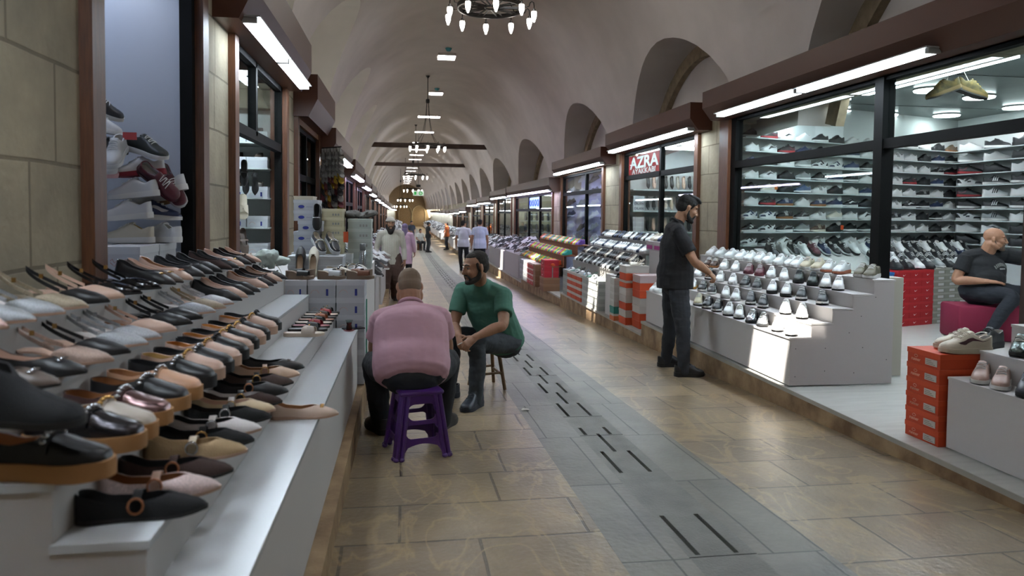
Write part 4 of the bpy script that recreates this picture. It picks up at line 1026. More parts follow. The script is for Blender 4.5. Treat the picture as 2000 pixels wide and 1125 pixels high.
for k, z in enumerate(SHZ):
    o = empty('wall_shelf', (A0.x, A0.y, z), rz=rzw); tag(o, 'white sneaker shelf on the left inside wall, %s from the bottom' % ORD[k], 'shelf', 'shelves of the sneaker wall')
    MB().box(.05, -.19, -.012, 4.3, -.004, 0).build('board', M_shelf, o, smooth=0)
    o = empty('wall_shelf', (A1.x, A1.y, z)); tag(o, 'white sneaker shelf on the back wall, %s from the bottom' % ORD[k], 'shelf', 'shelves of the sneaker wall')
    MB().box(-.26, -4.4, -.012, -.004, -.25, 0).build('board', M_shelf, o, smooth=0)
X_ = dict(
 w=('court', SN(wt_), 'white'), b=('runner', SN(bl_, so=BLKS, la=bl_), 'all black'), k=('runner', SN(bl_, so=WS, la=bl_), 'black with white sole'), s=('stripe', SN(wt_, mk=bl_), 'white with black stripes'),
 z=('stripe', SN(bl_, mk=wt_, so=WS), 'black with white stripes'), g=('stripe', SN(bl_, mk=wt_, so=GUM), 'black striped with gum sole'), G=('stripe', SN(nvy, mk=wt_, so=GUM), 'navy striped with gum sole'), n=('court', SN(nvy, so=WS), 'navy with white sole'),
 W=('swoosh', SN(wt_, mk=bl_), 'white with black side mark'), B=('swoosh', SN(bl_, mk=wt_, so=WS), 'black with white side mark'), p=('panel', SN(wt_, ov=bl_, mk=bl_), 'white with black panels'), P=('panel', SN(wt_, ov=nvy, mk=nvy), 'white with navy panels'),
 d=('panel', SN(bl_, ov=dk_, mk=wt_, so=WS), 'black panelled'), r=('runner', SN(bl_, so=REDS, mk=mrn, ov=mrn), 'black and red'), y=('runner', SN(gr_, so=WS), 'grey'), c=('court', SN(crw), 'cream'), v=('wave', SN(wt_, mk=bl_), 'white with black wave'),
 V=('wave', SN(bl_, mk=gr_, so=WS), 'black with grey wave'), u=('runner', SN(cm('3f5a7a'), so=WS), 'blue'), t=('stripe', SN(brn, mk=crw, so=crw), 'brown with cream stripes'), S=('stripe', SN(gr_, mk=bl_), 'grey with black stripes'), q=('court', SN(cm('5c4a38'), so=GUM, la=olv), 'brown patterned'), N=('runner', SN(dk_, so=cm('cfd2d3', 'rubber'), ov=nvy), 'charcoal'))
# shelves from the bottom up: along the left wall (14 places), then the back wall
WALL = ['pdvbsbwvbSkkbbkw', 'dpVytbkknzwwbWWb', 'PPgVscwvszWbkwpSw', 'wrGwGnBbssBknwkzk', 'bcbusbwnwwwzwbrsw', 'wWbyknkwksrbnbpzk', 'nbsypPnkuswwVrbw', 'wvrnbwnwVswbnkyw', 'krWwkbwwcskwbqwkb']
BACK = ['bwb', 'wWb', 'pSw', 'kzk', 'rsw', 'pzk', 'rbw', 'ywb', 'wkb']
for k, z in enumerate(SHZ):
    rowc = WALL[k][:14]
    for i, ch in enumerate(rowc):
        kd, ro, nm = X_[ch]; p = A0+DW*(.22+.3*i)-Vector((-DW.y, DW.x))*.095
        shoe(kd, (p.x, p.y, z+.001), rzw+pi+rnd.uniform(-.08, .08), ro, '%s sneaker, %s from left on %s shelf up, left inside wall' % (nm, ORD[i], ORD[k]), group='sneakers on the left inside wall', sc=.93)
    for i in range(6):
        ch = (BACK[k]+'wkb')[i]; kd, ro, nm = X_[ch]
        shoe(kd, (A1.x-.13, A1.y-.42-.47*i, z+.001), radians(-48)+rnd.uniform(-.05, .05), ro, '%s sneaker, %s from corner on %s shelf up, back wall' % (nm, ORD[i], ORD[k]), group='sneakers on the back wall', sc=1.1 if i < 3 else 1)
for i, (k, j, c) in enumerate([(4, 1, 'c9742f'), (1, 5, 'c24a1f')]):
    p = A0+DW*(.26+.3*j)-Vector((-DW.y, DW.x))*.2
    o = MB().box(-.02, -.002, -.03, .02, .002, .03); tag(o.build('price_tag', mat('tag_'+c, c, .6), loc=(p.x, p.y, SHZ[k]+.06), smooth=0), ['orange tag on the cream sneaker, fifth shelf', 'orange red tag on the black sneaker, second shelf'][i], 'tag')
# the boots hanging from the ceiling tube
for i in range(2):
    shoe('runner', (4.62+.2*i, 5.62-.04*i, 2.36-.0*i), radians(165 if i == 0 else -10), SN(mat('camouflage_suede', '6b5a2a', .9, noise=.6, nscale=22, col2='2c2a14'), so=cm('6b5524', 'rubber'), la=cm('8a7434')), '%s yellow brown boot hanging on a string' % ('left' if i == 0 else 'right'), name='hanging_boot', cat='boot', ry=.35, sc=1.05)
sg = MB(); sg.tube([(4.62, 5.62, 2.46), (4.7, 5.6, 2.68), (4.82, 5.58, 2.46)], .004, 5); tag(sg.build('string', mat('cord', 'a8a39a', .9)), 'string holding the hanging boots', 'string')
# stepped counter in front of the window
ct = empty('stepped_counter', (2.98, 5.16, -.038)); tag(ct, 'white stepped counter of sneakers before the big shop window', 'display stand')
CXs = [2.98, 3.155, 3.33, 3.50, 3.675]; CZs = [.35, .462, .574, .686, .80]
for i in range(5):
    x0 = CXs[i]-2.98; x1 = (CXs[i+1] if i < 4 else 3.86)-2.98; z = CZs[i]+.038
    MB().box(x0, 0, z-.014, x1+.012, 3.36, z).build('tread', M_white, ct, smooth=0)
    MB().box(x0+.004, .004, (.012 if i == 0 else CZs[i-1]+.038), x0+.02, 3.355, z-.014).build('riser', M_white, ct, smooth=0)
ep = [(0.006, .01), (0.006, CZs[0]+.022)]
for i in range(1, 5): ep += [(CXs[i]-2.98+.006, CZs[i-1]+.022), (CXs[i]-2.98+.006, CZs[i]+.022)]
ep += [(.88, CZs[4]+.022), (.88, .01)]
for y in (.001, 3.34): MB().prism(ep, 1, y, y+.016).build('end_panel', mat('white_end_board', 'bdb8b6', .45), ct, smooth=0)
sc_ = MB()
for x, z in [(.05, .08), (.05, .3), (.3, .12), (.55, .1), (.3, .3), (.5, .42), (.6, .55), (.72, .7), (.83, .2), (.62, .3)]: sc_.lathe([(.001, -.001), (.004, -.001), (.004, .0005)], n=8, M=Matrix.Translation((x, 0, z)) @ Matrix.Rotation(pi/2, 4, 'X'))
sc_.build('screws', mat('screw_head', '4a4846', .5), ct, smooth=0)
def crow(items, x, z, ang, which, sc=.93):
    for i, (y, kd, ro, d) in enumerate(items):
        shoe(kd, (x, y, z+.002), radians(ang)+rnd.uniform(-.07, .07), ro, '%s, %s from right on %s step of white counter' % (d, ORD[i], which), group='sneakers on the white counter', sc=sc)
cw = lambda: ('court', SN(wt_), 'white sneaker')
cw1 = ('court', SN(wt_), 'white sneaker'); cb1 = ('runner', SN(cm('23262a'), so=WS, ov=bl_), 'black sneaker'); cg = ('runner', SN(wt_, so=WS), 'white thick soled sneaker')
dg = ('runner', SN(cm('1f2a26'), so=BLKS, la=dk_), 'dark green sneaker'); mr = ('court', SN(mrn, so=cm('6b3540', 'rubber')), 'maroon sneaker'); gmw = ('court', SN(wt_, so=cm('a8654a', 'rubber')), 'white sneaker with gum edge')
bg2 = ('court', SN(cm('b5aa92')), 'beige sneaker'); ol = ('court', SN(olv), 'olive sneaker'); wb = ('court', SN(wt_, ov=cm('3f66a8')), 'white sneaker with blue heel'); sv2 = ('court', SN(cm('a9adb1', 'metal'), so=BLKS), 'silver and black sneaker')
yl = ('court', SN(wt_, so=cm('b98a3c', 'rubber')), 'white sneaker with yellow sole'); bw = ('swoosh', SN(bl_, mk=wt_, so=WS), 'black and white sneaker'); crs = ('runner', SN(cm('b9b294')), 'cream sneaker'); bks = ('stripe', SN(brn, mk=crw, so=GUM), 'brown striped sneaker')
blkw = ('runner', SN(wt_, so=BLKS), 'white sneaker with black sole edge')
def z3(ys, ks): return [(y,)+k for y, k in zip(ys, ks)]
crow(z3([5.32, 5.45, 5.73, 5.92, 6.07, 6.27, 6.43, 6.55, 6.76, 6.99, 7.17, 7.38, 7.6, 7.85, 8.12, 8.36], [ol, ol, gmw, gmw, bg2, bg2]+[cw1]*10), 3.775, .80, 218, 'top')
crow(z3([5.5, 5.68, 5.88, 6.11, 6.37, 6.61, 6.84, 7.07, 7.38, 7.66, 7.91, 8.08], [cg, cg, dg, dg, wb, wb, mr, mr, cw1, cw1, bks, bks]), 3.60, .686, 236, 'fourth')
crow(z3([5.46, 5.77, 6.02, 6.27, 6.57, 6.81, 7.09, 7.39, 7.66, 7.99], [cb1, cb1, blkw, blkw, bw, bw, cw1, cw1, cb1, cw1]), 3.43, .574, 236, 'third')
crow(z3([5.46, 5.72, 6.11, 6.35, 6.65, 6.88, 7.21, 7.45, 7.72], [cg, cg, cb1, cb1, cw1, cw1, bw, bw, yl]), 3.255, .462, 238, 'second')
crow(z3([5.31, 5.52, 5.77, 5.97, 6.22, 6.43, 6.68, 6.91, 7.15], [cg, cg, sv2, sv2, cg, cg, cb1, cb1, crs]), 3.08, .35, 238, 'lowest')
for i, y in enumerate((8.3, 8.45)): shoe('court', (3.08, y, .352), radians(225), SN(wt_), '%s white sneaker at the left end of the lowest counter step' % ('right' if i == 0 else 'left'), sc=.9)
# counter behind the glass and the wall of boxes inside
ic = MB(); ic.box(3.99, 5.45, -.038, 4.16, 8.3, .79); tag(ic.build('inside_counter', mat('pale_board', 'b9b6a8', .5), smooth=0), 'pale narrow counter behind the big window', 'counter')
ib = empty('inside_bench', (A0.x, A0.y, -.038), rz=rzw); tag(ib, 'sloping white bench of sneakers under the left inside wall', 'display stand')
MB().prism([(-.27, 0), (-.27, .93), (-.5, .83), (-.85, .68), (-.85, 0)], 0, .15, 4.1).build('body', M_white, ib, smooth=0)
nrm = Vector((DW.y, -DW.x))
cl = [dk_, wt_, bl_, wt_, mrn, nvy, bl_, bl_, wt_, wt_, nvy, wt_, bl_, wt_, bl_, bl_, wt_, bl_, wt_, dk_, wt_, bl_]
cn = {id(dk_): 'charcoal', id(wt_): 'white', id(bl_): 'black', id(mrn): 'maroon', id(nvy): 'navy'}
for i in range(22):
    p = A0+DW*(.3+.178*i)+nrm*.4; c = cl[i]
    shoe('runner' if i % 3 else 'court', (p.x, p.y, .845), rzw-pi/2-.25, SN(c, so=WS if i % 4 else BLKS), '%s sneaker, %s from the left, back row of the inside bench' % (cn[id(c)], ORD[i]), group='sneakers on the inside bench', ry=.4, sc=.9)
    if i > 7:
        p = A0+DW*(.3+.178*i)+nrm*.7; c = cl[(i*5+3) % 22]
        shoe('stripe' if i % 3 else 'runner', (p.x, p.y, .74), rzw-pi/2-.3, SN(c, mk=wt_ if c is not wt_ else bl_, so=WS), '%s sneaker, %s from the left, front row of the inside bench' % (cn[id(c)], ORD[i-8]), group='sneakers on the inside bench', ry=.4, sc=.9)
def swbox(loc, d, body, lid, lab, grp, rz, **k): return shoebox(loc, d, body, lid, lab, grp, rz=rz, **k)
B0 = Vector((5.93, 7.86)); 
for ci in range(3):
    for r in range(7):
        p = B0+DW*(.11+.222*ci)+Vector((-DW.y, DW.x))*.16
        swbox((p.x, p.y, -.038+r*.098), (.218, .31, .097), 'b01a22', 'bb1e27', 'red shoe box with white mark, %s column of red wall, %s from its top' % (['left', 'middle', 'right'][ci], ORD[6-r]), 'red boxes inside the sneaker shop', rzw, logo='swoosh')
for ci in range(3):
    for r in range(9):
        p = B0+DW*(.668+.11+.222*ci)+Vector((-DW.y, DW.x))*.16
        swbox((p.x, p.y, -.038+r*.078), (.218, .31, .077), '9a9a8c', 'b3b2a6', 'pale grey shoe box, %s column beside the red boxes, %s from its top' % (['left', 'middle', 'right'][ci], ORD[8-r]), 'pale boxes inside the sneaker shop', rzw, logo='sticker')
for r in range(7):
    p = B0-DW*.1+Vector((-DW.y, DW.x))*.2
    swbox((p.x, p.y, -.038+r*.095), (.16, .31, .094), '2a6fb0', '2f7cc2', 'blue shoe box left of the red boxes, %s from the top' % ORD[6-r], 'blue boxes inside the sneaker shop', rzw, logo='sticker')
for r in range(4):
    for ci in range(2): swbox((7.35+.2*ci, 7.25-.15*ci, -.038+.165*r), (.3, .3, .16), '1f66ad', '2370ba', 'big blue box right of the seated man, %s column, %s from the top' % (['left', 'right'][ci], ORD[3-r]), 'big blue boxes behind the seated man', -.7, logo='sticker')
for i in range(2): shoe('court', (7.3+.22*i, 7.2-.17*i, .625), radians(-130), SN(wt_), '%s white sneaker on the big blue boxes' % ['left', 'right'][i], sc=1)
for i in range(7):
    p = B0+DW*(.1+.2*i)+Vector((-DW.y, DW.x))*.12; c = [bl_, bl_, wt_, dk_, gr_, bl_, wt_][i]
    shoe('runner', (p.x, p.y, .655), rzw-pi/2-.5, SN(c, so=WS if i in (2, 4, 6) else BLKS), '%s sneaker lying on the red and pale boxes, %s from the left' % (['black', 'dark', 'white', 'charcoal', 'grey', 'jet black', 'chalk white'][i], ORD[i]), group='sneakers on the box wall', sc=1)
pf = empty('stool_cube', (6.45, 7.05, -.038), rz=-.3); tag(pf, 'crimson padded cube stool under the seated man', 'stool')
def rbox(m, x0, y0, z0, x1, y1, z1, b=.02):
    rs = []
    for z, k in ((z0, b), (z0+b*.3, b*.3), (z0+b, 0), (z1-b, 0), (z1-b*.3, b*.3), (z1, b)):
        a = [(x0+k, y0+k), (x1-k, y0+k), (x1-k, y1-k), (x0+k, y1-k)]; c = b*.8; q = []
        for (x, y), (sx, sy) in zip(a, ((1, 1), (-1, 1), (-1, -1), (1, -1))): q += [(x, y+sy*c, z), (x+sx*c*.3, y+sy*c*.3, z), (x+sx*c, y, z)] if (sx*sy > 0) else [(x+sx*c, y, z), (x+sx*c*.3, y+sy*c*.3, z), (x, y+sy*c, z)]
        rs.append(q)
    m.rings(rs); return m
rbox(MB(), -.42, -.24, 0, .42, .24, .38, .03).build('body', mat('crimson_cloth', '7c1436', .8, bump=.2, bscale=200), pf)
# right foreground: orange boxes and second counter
OR_ = 'bf4320'
for r in range(6):
    o = shoebox((3.26, 3.84, -.038+r*.0905), (.27, .36, .09), OR_, 'c84a24', 'orange shoe box with white label, %s from the top of the tall orange stack' % ORD[5-r], 'tall orange box stack', rz=-pi/2+rnd.uniform(-.02, .02), lidh=.35)
    lm = mat('label_white', 'c9c4bd', .6); fy = -.18-.0045
    m = MB(); m.box(.02, fy, .012, .115, fy+.002, .05); m.build('paper_label', lm, o, smooth=0)
    m = MB()
    for q in range(3): m.box(.028, fy-.0006, .018+.01*q, .1-.015*q, fy, .021+.01*q)
    m.build('label_print', mat('print_grey', '77716b', .6), o, smooth=0)
    text('brand_print', 'runner', .028, mat('print_pale', 'd99a86', .6), o, Matrix.Translation((-.06, fy+.001, .026)) @ Matrix.Rotation(pi/2, 4, 'X'), .0004, .0006)
    m = MB(); m.tube([(-.06+.014*cos(a), fy+.001, .047+.008*sin(a)) for a in [2*pi*k/10 for k in range(10)]], .0016, 4, closed=True); m.build('round_logo', mat('print_pale', 'd99a86'), o)
ns = SN(cm('cfc5b0'), so=cm('c9bfa9', 'rubber'), mk=cm('41191f'), la=cm('d8cfbc'))
shoe('swoosh', (3.27, 3.74, .507), radians(172), ns, 'cream sneaker with dark red mark on the orange boxes, nearer one', sc=1.05)
shoe('swoosh', (3.34, 3.86, .507), radians(168), ns, 'cream sneaker with dark red mark on the orange boxes, farther one', sc=1.05)
shoe('runner', (3.52, 3.86, .507), radians(200), SN(bl_, so=BLKS, la=bl_), 'black sneaker on the orange boxes behind the cream pair')
c2 = empty('stepped_counter', (3.11, 3.68, -.038)); tag(c2, 'grey white stepped counter at the right edge, beside the orange boxes', 'display stand')
for i, (x, z) in enumerate([(0, .42), (.2, .57), (.4, .72)]):
    x1 = [.21, .41, .62][i]
    MB().box(x, -2.6, z-.014, x1, 0, z).build('tread', M_white, c2, smooth=0); MB().box(x+.004, -2.6, [.01, .42, .57][i], x+.02, -.002, z-.014).build('riser', M_white, c2, smooth=0)
MB().prism([(.006, .01), (.006, .404), (.206, .404), (.206, .554), (.406, .554), (.406, .704), (.62, .704), (.62, .01)], 1, -.018, -.002).build('end_panel', M_white, c2, smooth=0)
pkb, gmt, dkb = SN(cm('b59a8e')), SN(cm('5f6a66', 'metal'), so=BLKS), SN(cm('22242e'), so=BLKS, la=cm('9aa0a8'))
for i, (x, y, z, ro, d) in enumerate([(3.22, 3.56, .384, pkb, 'dusty pink sneaker, left of its pair'), (3.22, 3.42, .384, pkb, 'dusty pink sneaker, right of its pair'), (3.22, 3.26, .384, dkb, 'navy black sneaker with silver tongue'), (3.22, 3.12, .384, dkb, 'navy black sneaker at the edge'),
        (3.43, 3.53, .534, gmt, 'dark metallic sneaker, left of its pair'), (3.43, 3.40, .534, gmt, 'dark metallic sneaker, right of its pair'), (3.43, 3.26, .534, gmt, 'dark metallic sneaker on the middle step by the edge'), (3.63, 3.5, .684, SN(cm('8c8f8e', 'metal'), so=BLKS), 'silver grey sneaker on the top step'), (3.63, 3.36, .684, SN(cm('8c8f8e', 'metal'), so=BLKS), 'silver grey sneaker on the top step by the edge')]):
    shoe('runner' if i > 1 else 'court', (x, y, z), radians(222), ro, d+' of the right edge counter', group='sneakers on the right edge counter', sc=.9)

# ------------------------------------------------------------ shop with the red sign
front(1, SHOPS_R[1], [10.62], 'wood and steel shop front with the red sign in its transom')
room(1, SHOPS_R[1], 1.8, 'wall_room_right', M_inwall, M_inceil, 2.5)
ilight(4.6, 11.2, 2.48, .2, 'round ceiling light in the shop with the red sign'); ilight(4.7, 9.9, 2.48, .2, 'second round ceiling light in the shop with the red sign')
t = empty('tube_light', (4.75, 11.7, 2.42)); tag(t, 'added tube light before the sandal shelves of the red sign shop', 'tube light'); MB().box(-.7, -.05, -.02, .7, .05, .02).build('diffuser', M_tube, t, smooth=0)  # tube added close to the shelves to brighten the sandals
RX = Matrix.Rotation(pi/2, 4, 'X')
sgn = empty('shop_sign', (3.945, 11.53, 2.135)); tag(sgn, 'red shop sign with white letters AZRA in the transom', 'sign')
MB().box(.0, -.78, -.165, .012, .78, .165).build('board', mat('sign_red', 'b0202a', .5), sgn, smooth=0)
MS = Matrix.Translation((-.001, 0, .03)) @ Matrix.Rotation(-pi/2, 4, 'Z') @ RX
text('letters', 'AZRA', .27, mat('sign_white', 'e6e6e6', .5), sgn, MS, .002, .008, 2.0)
text('letters', 'AYAKKABI', .12, mat('sign_white', 'e6e6e6'), sgn, Matrix.Translation((-.001, 0, -.115)) @ Matrix.Rotation(-pi/2, 4, 'Z') @ RX, .002, .002, 2.1)
for k, z in enumerate([.98, 1.36, 1.74]):
    o = MB().box(4.05, 12.36, z-.02, 5.75, 12.72, z); tag(o.build('shelf', M_shelf, smooth=0), 'white shelf of sandals in the shop with the red sign, %s from the bottom' % ORD[k], 'shelf', 'shelves in the shop with the red sign')
    o = MB().box(4.05, 12.6, z, 5.75, 12.62, z+.27); tag(o.build('white_board', M_white, smooth=0), 'white board behind the sandals of the %s shelf' % ORD[k], 'board', 'boards behind the sandals')
    if k < 2:
        for j in range(3):
            o = shoebox((4.17, 12.5, z+.001+.088*j), (.2, .2, .086), 'b9b3b6' if k == 0 else 'cfd2d6', 'c3bdc0' if k == 0 else 'd8dadd', 'box at the left of the %s sandal shelf, %s from its top' % (ORD[k], ORD[2-j]), 'boxes beside the sandals')
            if k == 1 and j < 2: text('print', 'DILAN', .06, mat('print_ink', '3a3f55', .6), o, Matrix.Translation((0, -.106, .035)) @ RX, .0005, .0008)
    for i in range(12):
        c, nm = [(bk, 'black'), (bk, 'black'), (nd, 'nude'), (crm, 'cream'), (cm('c9b6a0'), 'beige'), (bk, 'black'), (nd, 'nude'), (sv, 'silver'), (bk, 'black'), (bk, 'black'), (crm, 'cream'), (nd, 'nude')][(i+(0 if k == 1 else 2*k+1)) % 12]
        shoe(['slingback', 'slingback', 'pointed'][k], (4.36+.112*i, 12.48, z+.125), radians(-90), R(c, c, c), '%s sandal standing toe down, %s from the left on the %s shelf' % (nm, ORD[i], ORD[k]), group='sandals in the shop with the red sign', joined=True, ry=radians(72), sc=.9)
for i in range(6):
    shoe('ballet', (4.2+.2*i, 12.3, .78), radians(-90), R(cm('6a3f28'), lin_, cm('4a2c1c')), 'brown flat hanging below the sandal shelves, %s from the left' % ORD[i], group='brown flats below the shelves', joined=True, ry=radians(60), sc=.85)

class Tier:
    pass
def tiers(X, Z, y0, y1, side, kinds, cols, group, what, name, cat, ang, step=.125, thick=.02, board=M_white, sc=.9, body=True, ry=.0, zfoot=None, dens=None):
    r = empty('tiered_stand', (X[0], y0, zfoot)); tag(r, what[1], 'display stand')
    for i, (x, z) in enumerate(zip(X, Z)):
        x2 = X[i+1] if i+1 < len(X) else x+side*.3
        MB().box(min(0, 0)+(x-X[0]), 0, z-thick-zfoot, x2-X[0]+side*.02, y1-y0, z-zfoot).build('shelf_board', board, r, smooth=0) if side > 0 else MB().box(x2-X[0]-.02, 0, z-thick-zfoot, x-X[0], y1-y0, z-zfoot).build('shelf_board', board, r, smooth=0)
        a, b = (x+.01*side, x+.03*side); lo_ = Z[i-1] if i else zfoot
        MB().box(min(a, b)-X[0], .01, lo_-zfoot, max(a, b)-X[0], y1-y0-.01, z-thick-zfoot).build('riser', board if i else mat('stand_front', '8f8b86', .6), r, smooth=0)
    n = int((y1-y0-.1)/step)
    for i, (x, z) in enumerate(zip(X, Z)):
        for j in range(n):
            y = y0+.08+step*j+rnd.uniform(-.015, .015)
            c, nm = cols[i][(j*7+i*3+(j//5)) % len(cols[i])]; kd = kinds[(j//2+i) % len(kinds)]
            ro = SN(c, so=WS if (j+i) % 3 else BLKS, mk=wt_ if c is not wt_ else bl_) if kd in ('court', 'stripe', 'runner', 'wave', 'panel', 'swoosh') else R(c, lin_, solb)
            shoe(kd, (x+side*.1, y, z+.002+.5*.285*sc*sin(ry)), radians(ang)+rnd.uniform(-.12, .12), ro, '%s %s, %s from near end, %s tier of %s' % (nm, cat, ORD[j] if j < len(ORD) else 'far', ORD[i], what[0]), name=name, cat=cat, group=group, joined=True, ry=ry, sc=sc)
    return r
c_b, c_w, c_n, c_br, c_g, c_cr = (bl_, 'black'), (wt_, 'white'), (nvy, 'navy'), (brn, 'brown'), (gr_, 'grey'), (crw, 'cream')
tiers([3.13, 3.28, 3.44, 3.62], [.44, .58, .72, .88], 9.95, 13.1, 1, ['court', 'panel', 'runner', 'stripe'], [[c_b, c_w, c_b, c_g], [c_b, c_b, c_n, c_b, c_cr, c_br], [c_w, c_w, c_n, c_w, c_w, c_br], [c_w, c_b, c_b, c_w, c_n]],
      'casual shoes before the red sign shop', ('the second stand', 'grey tiered stand of casual shoes before the shop with the red sign'), 'casual_shoe', 'casual shoe', 208, zfoot=-.2, board=mat('grey_board', '8a8886', .5), ry=.08)
cap_b = 'boxes along the kerb of the second platform'
for j, (y, c, l) in enumerate([(12.95, '8f9390', '9b9f9c'), (12.6, 'b8441f', 'b9b5ae'), (12.25, 'b8441f', 'b9b5ae'), (11.9, 'b8441f', 'b9b5ae'), (11.5, '9ea09c', 'b0b2ae'), (11.15, '9ea09c', 'b0b2ae'), (10.8, '9ea09c', 'b0b2ae')]):
    for r in range(4):
        shoebox((3.06, y, -.2+r*.115), (.33, .2, .113), c, l, '%s shoe box at the kerb, %s stack from the far end, %s from its top' % (['grey', 'orange', 'orange', 'orange', 'white', 'white', 'white'][j], ORD[j], ORD[3-r]), cap_b, rz=-pi/2, lidh=.4)
for j in range(12):
    c, nm = [c_w, c_b, c_w, (cm('6f8f86'), 'green'), c_cr, (cm('8fa6b8'), 'pale blue')][j % 6]
    shoe('slingback' if j % 2 else 'crossslide', (3.04, 10.75+.19*j, .264), radians(195+20*(j % 3)), R(c, lin_, solb) if j % 2 else {'up': c, 'in': crw, 'so': wt_, 'gd': GOLD}, '%s sandal lying on the kerb boxes, %s from the near end' % (nm, ORD[j]), group='sandals on the kerb boxes', joined=True, sc=.85)
wc = MB().box(3.0, 10.05, -.2, 3.3, 10.4, .4); tag(wc.build('white_plinth', M_white, smooth=0), 'white plinth at the near end of the second stand', 'plinth')
for j in range(6): shoebox((3.06, 9.75, -.2+.1*j), (.2, .3, .098), ['c2673a', '2f7d74', 'b9b9b2', 'b9b9b2', 'b9b9b2', 'b9b9b2'][j], ['b9b5ae', '2f7d74', 'c4c4be', 'c4c4be', 'c4c4be', 'c4c4be'][j], '%s box in the narrow stack by the plinth, %s from the top' % (['orange', 'teal', 'white', 'white', 'white', 'white'][j], ORD[5-j]), 'narrow box stack by the white plinth', rz=-pi/2)
shoe('crossslide', (3.06, 9.75, .402), radians(220), {'up': bl_, 'in': bl_, 'so': BLKS, 'gd': bl_}, 'black sandal on top of the narrow box stack', sc=1.05)
for s_, (x, y, seq) in enumerate([(3.12, 9.42, ['b8441f', 'b9b5ae', 'b8441f', 'b9b5ae', 'c2bdb6', 'c2471f', 'b8441f', 'c2bdb6']), (3.2, 9.08, ['b8441f', 'b8441f', 'b9b5ae', 'b9b5ae', 'c2471f', 'c2471f', 'b9a5a5'])]):
    for j, c in enumerate(seq): shoebox((x, y, -.2+.1*j), (.3, .32, .098), c, 'b9b5ae' if c.startswith('c2') and s_ == 0 else c, '%s box, %s from the top of the %s orange and white stack' % ('orange' if c[0] in 'bc' and c[1] in '82' and c[2] in '4' or c in ('b8441f', 'c2471f') else 'white', ORD[len(seq)-1-j], ['farther', 'nearer'][s_]), 'orange and white stacks before the red sign shop', rz=-pi/2)
for j in range(5): shoe('slingback', (3.12+.03*(j % 2), 9.3+.06*j, .602), radians(190+15*j), R(crw, crw, crw), 'cream sandal in the tangle on the farther orange and white stack, %s' % ORD[j], group='cream sandals on the box stack', joined=True, sc=.8)
pb = MB().box(3.5, 9.0, -.2, 3.8, 9.9, .78); tag(pb.build('white_plinth', M_white, smooth=0), 'white plinth under the magenta printed boxes', 'plinth')
for j in range(3):
    o = shoebox((3.62, 9.2+.3*j, .785), (.29, .3, .13), 'b0a8ac', 'bcb4b8', 'grey box with magenta print, %s from the right' % ORD[j], 'boxes with magenta print', rz=-pi/2)
    MB().box(-.11, -.156, .02, .11, -.153, .075).build('magenta_print', mat('magenta', 'a02a7c', .6), o, smooth=0)
    for q in range(2): shoe('court', (3.6, 9.12+.3*j+.15*q, .917), radians(215), SN([wt_, nvy, crw][j]), '%s shoe on the magenta printed boxes, %s' % (['white', 'navy', 'cream'][j], ['nearer', 'farther'][q]), joined=True, sc=.95)

# ------------------------------------------------------------ third shop: peg wall and football shoes
front(1, SHOPS_R[2], [15.2], 'wood and steel shop front with white sneakers on pegs')
room(1, SHOPS_R[2], 1.5, 'wall_room_right_2', mat('violet_white_wall', 'cfd0ee', .5), M_inceil, 2.4)
ilight(4.5, 16, 2.38, .2, 'round ceiling light over the peg wall'); 
t = empty('tube_light', (4.65, 16.5, 2.32)); tag(t, 'added violet tube light before the peg wall', 'tube light'); MB().box(-.6, -.06, -.02, .6, .06, .02).build('diffuser', mat('tube_violet_strong', 'ffffff', .5, emit='d8d4ff', es=80), t, smooth=0)
for i in range(5):
    for j in range(6):
        c, nm, mk = [(wt_, 'white', nvy), (wt_, 'white', gr_), (nvy, 'navy', wt_), (bl_, 'black', wt_), (wt_, 'white', bl_), (gr_, 'grey', wt_)][(i*2+j) % 6]
        shoe('stripe', (4.15+.3*i, 17.6, .62+.3*j), pi, SN(c, mk=mk), '%s sneaker on a peg, column %s from the left, %s from the bottom' % (nm, ORD[i], ORD[j]), group='sneakers on the peg wall', joined=True, ry=.55, sc=1.05)
def fcol(l): return [(cm(h), n) for h, n in l]
neon = fcol([('d8542a', 'orange'), ('b9c92e', 'lime'), ('c8c9c6', 'white'), ('2f8f86', 'teal'), ('d9c52f', 'yellow'), ('c94a6a', 'pink'), ('7a5aa8', 'purple'), ('3fae4a', 'green'), ('c9574a', 'coral')])
tiers([2.99, 3.22, 3.5], [.21, .43, .64], 14.3, 18.4, 1, ['runner', 'swoosh'], [neon, neon, neon], 'football shoes on the third stand', ('the third stand', 'brown tiered stand of bright football shoes'), 'football_shoe', 'football shoe', 205, step=.135, zfoot=-.3, board=mat('cardboard', '7a4a2e', .75), ry=.1)
for j in range(3): shoebox((2.99, 14.5+.0*j, -.02+.12*j), (.36, .3, .118), 'a8182c', 'b01c30', 'red box with white mark at near end of third stand, %s from top' % ORD[2-j], 'red marked boxes by the third stand', rz=-pi/2, logo='swoosh')
for j in range(2): shoebox((2.99, 14.5, -.3+.14*j), (.4, .34, .138), '7d5a42', '86624a', 'brown carton under the red marked boxes, %s' % ['lower', 'upper'][j], 'cartons at the third stand', rz=-pi/2)
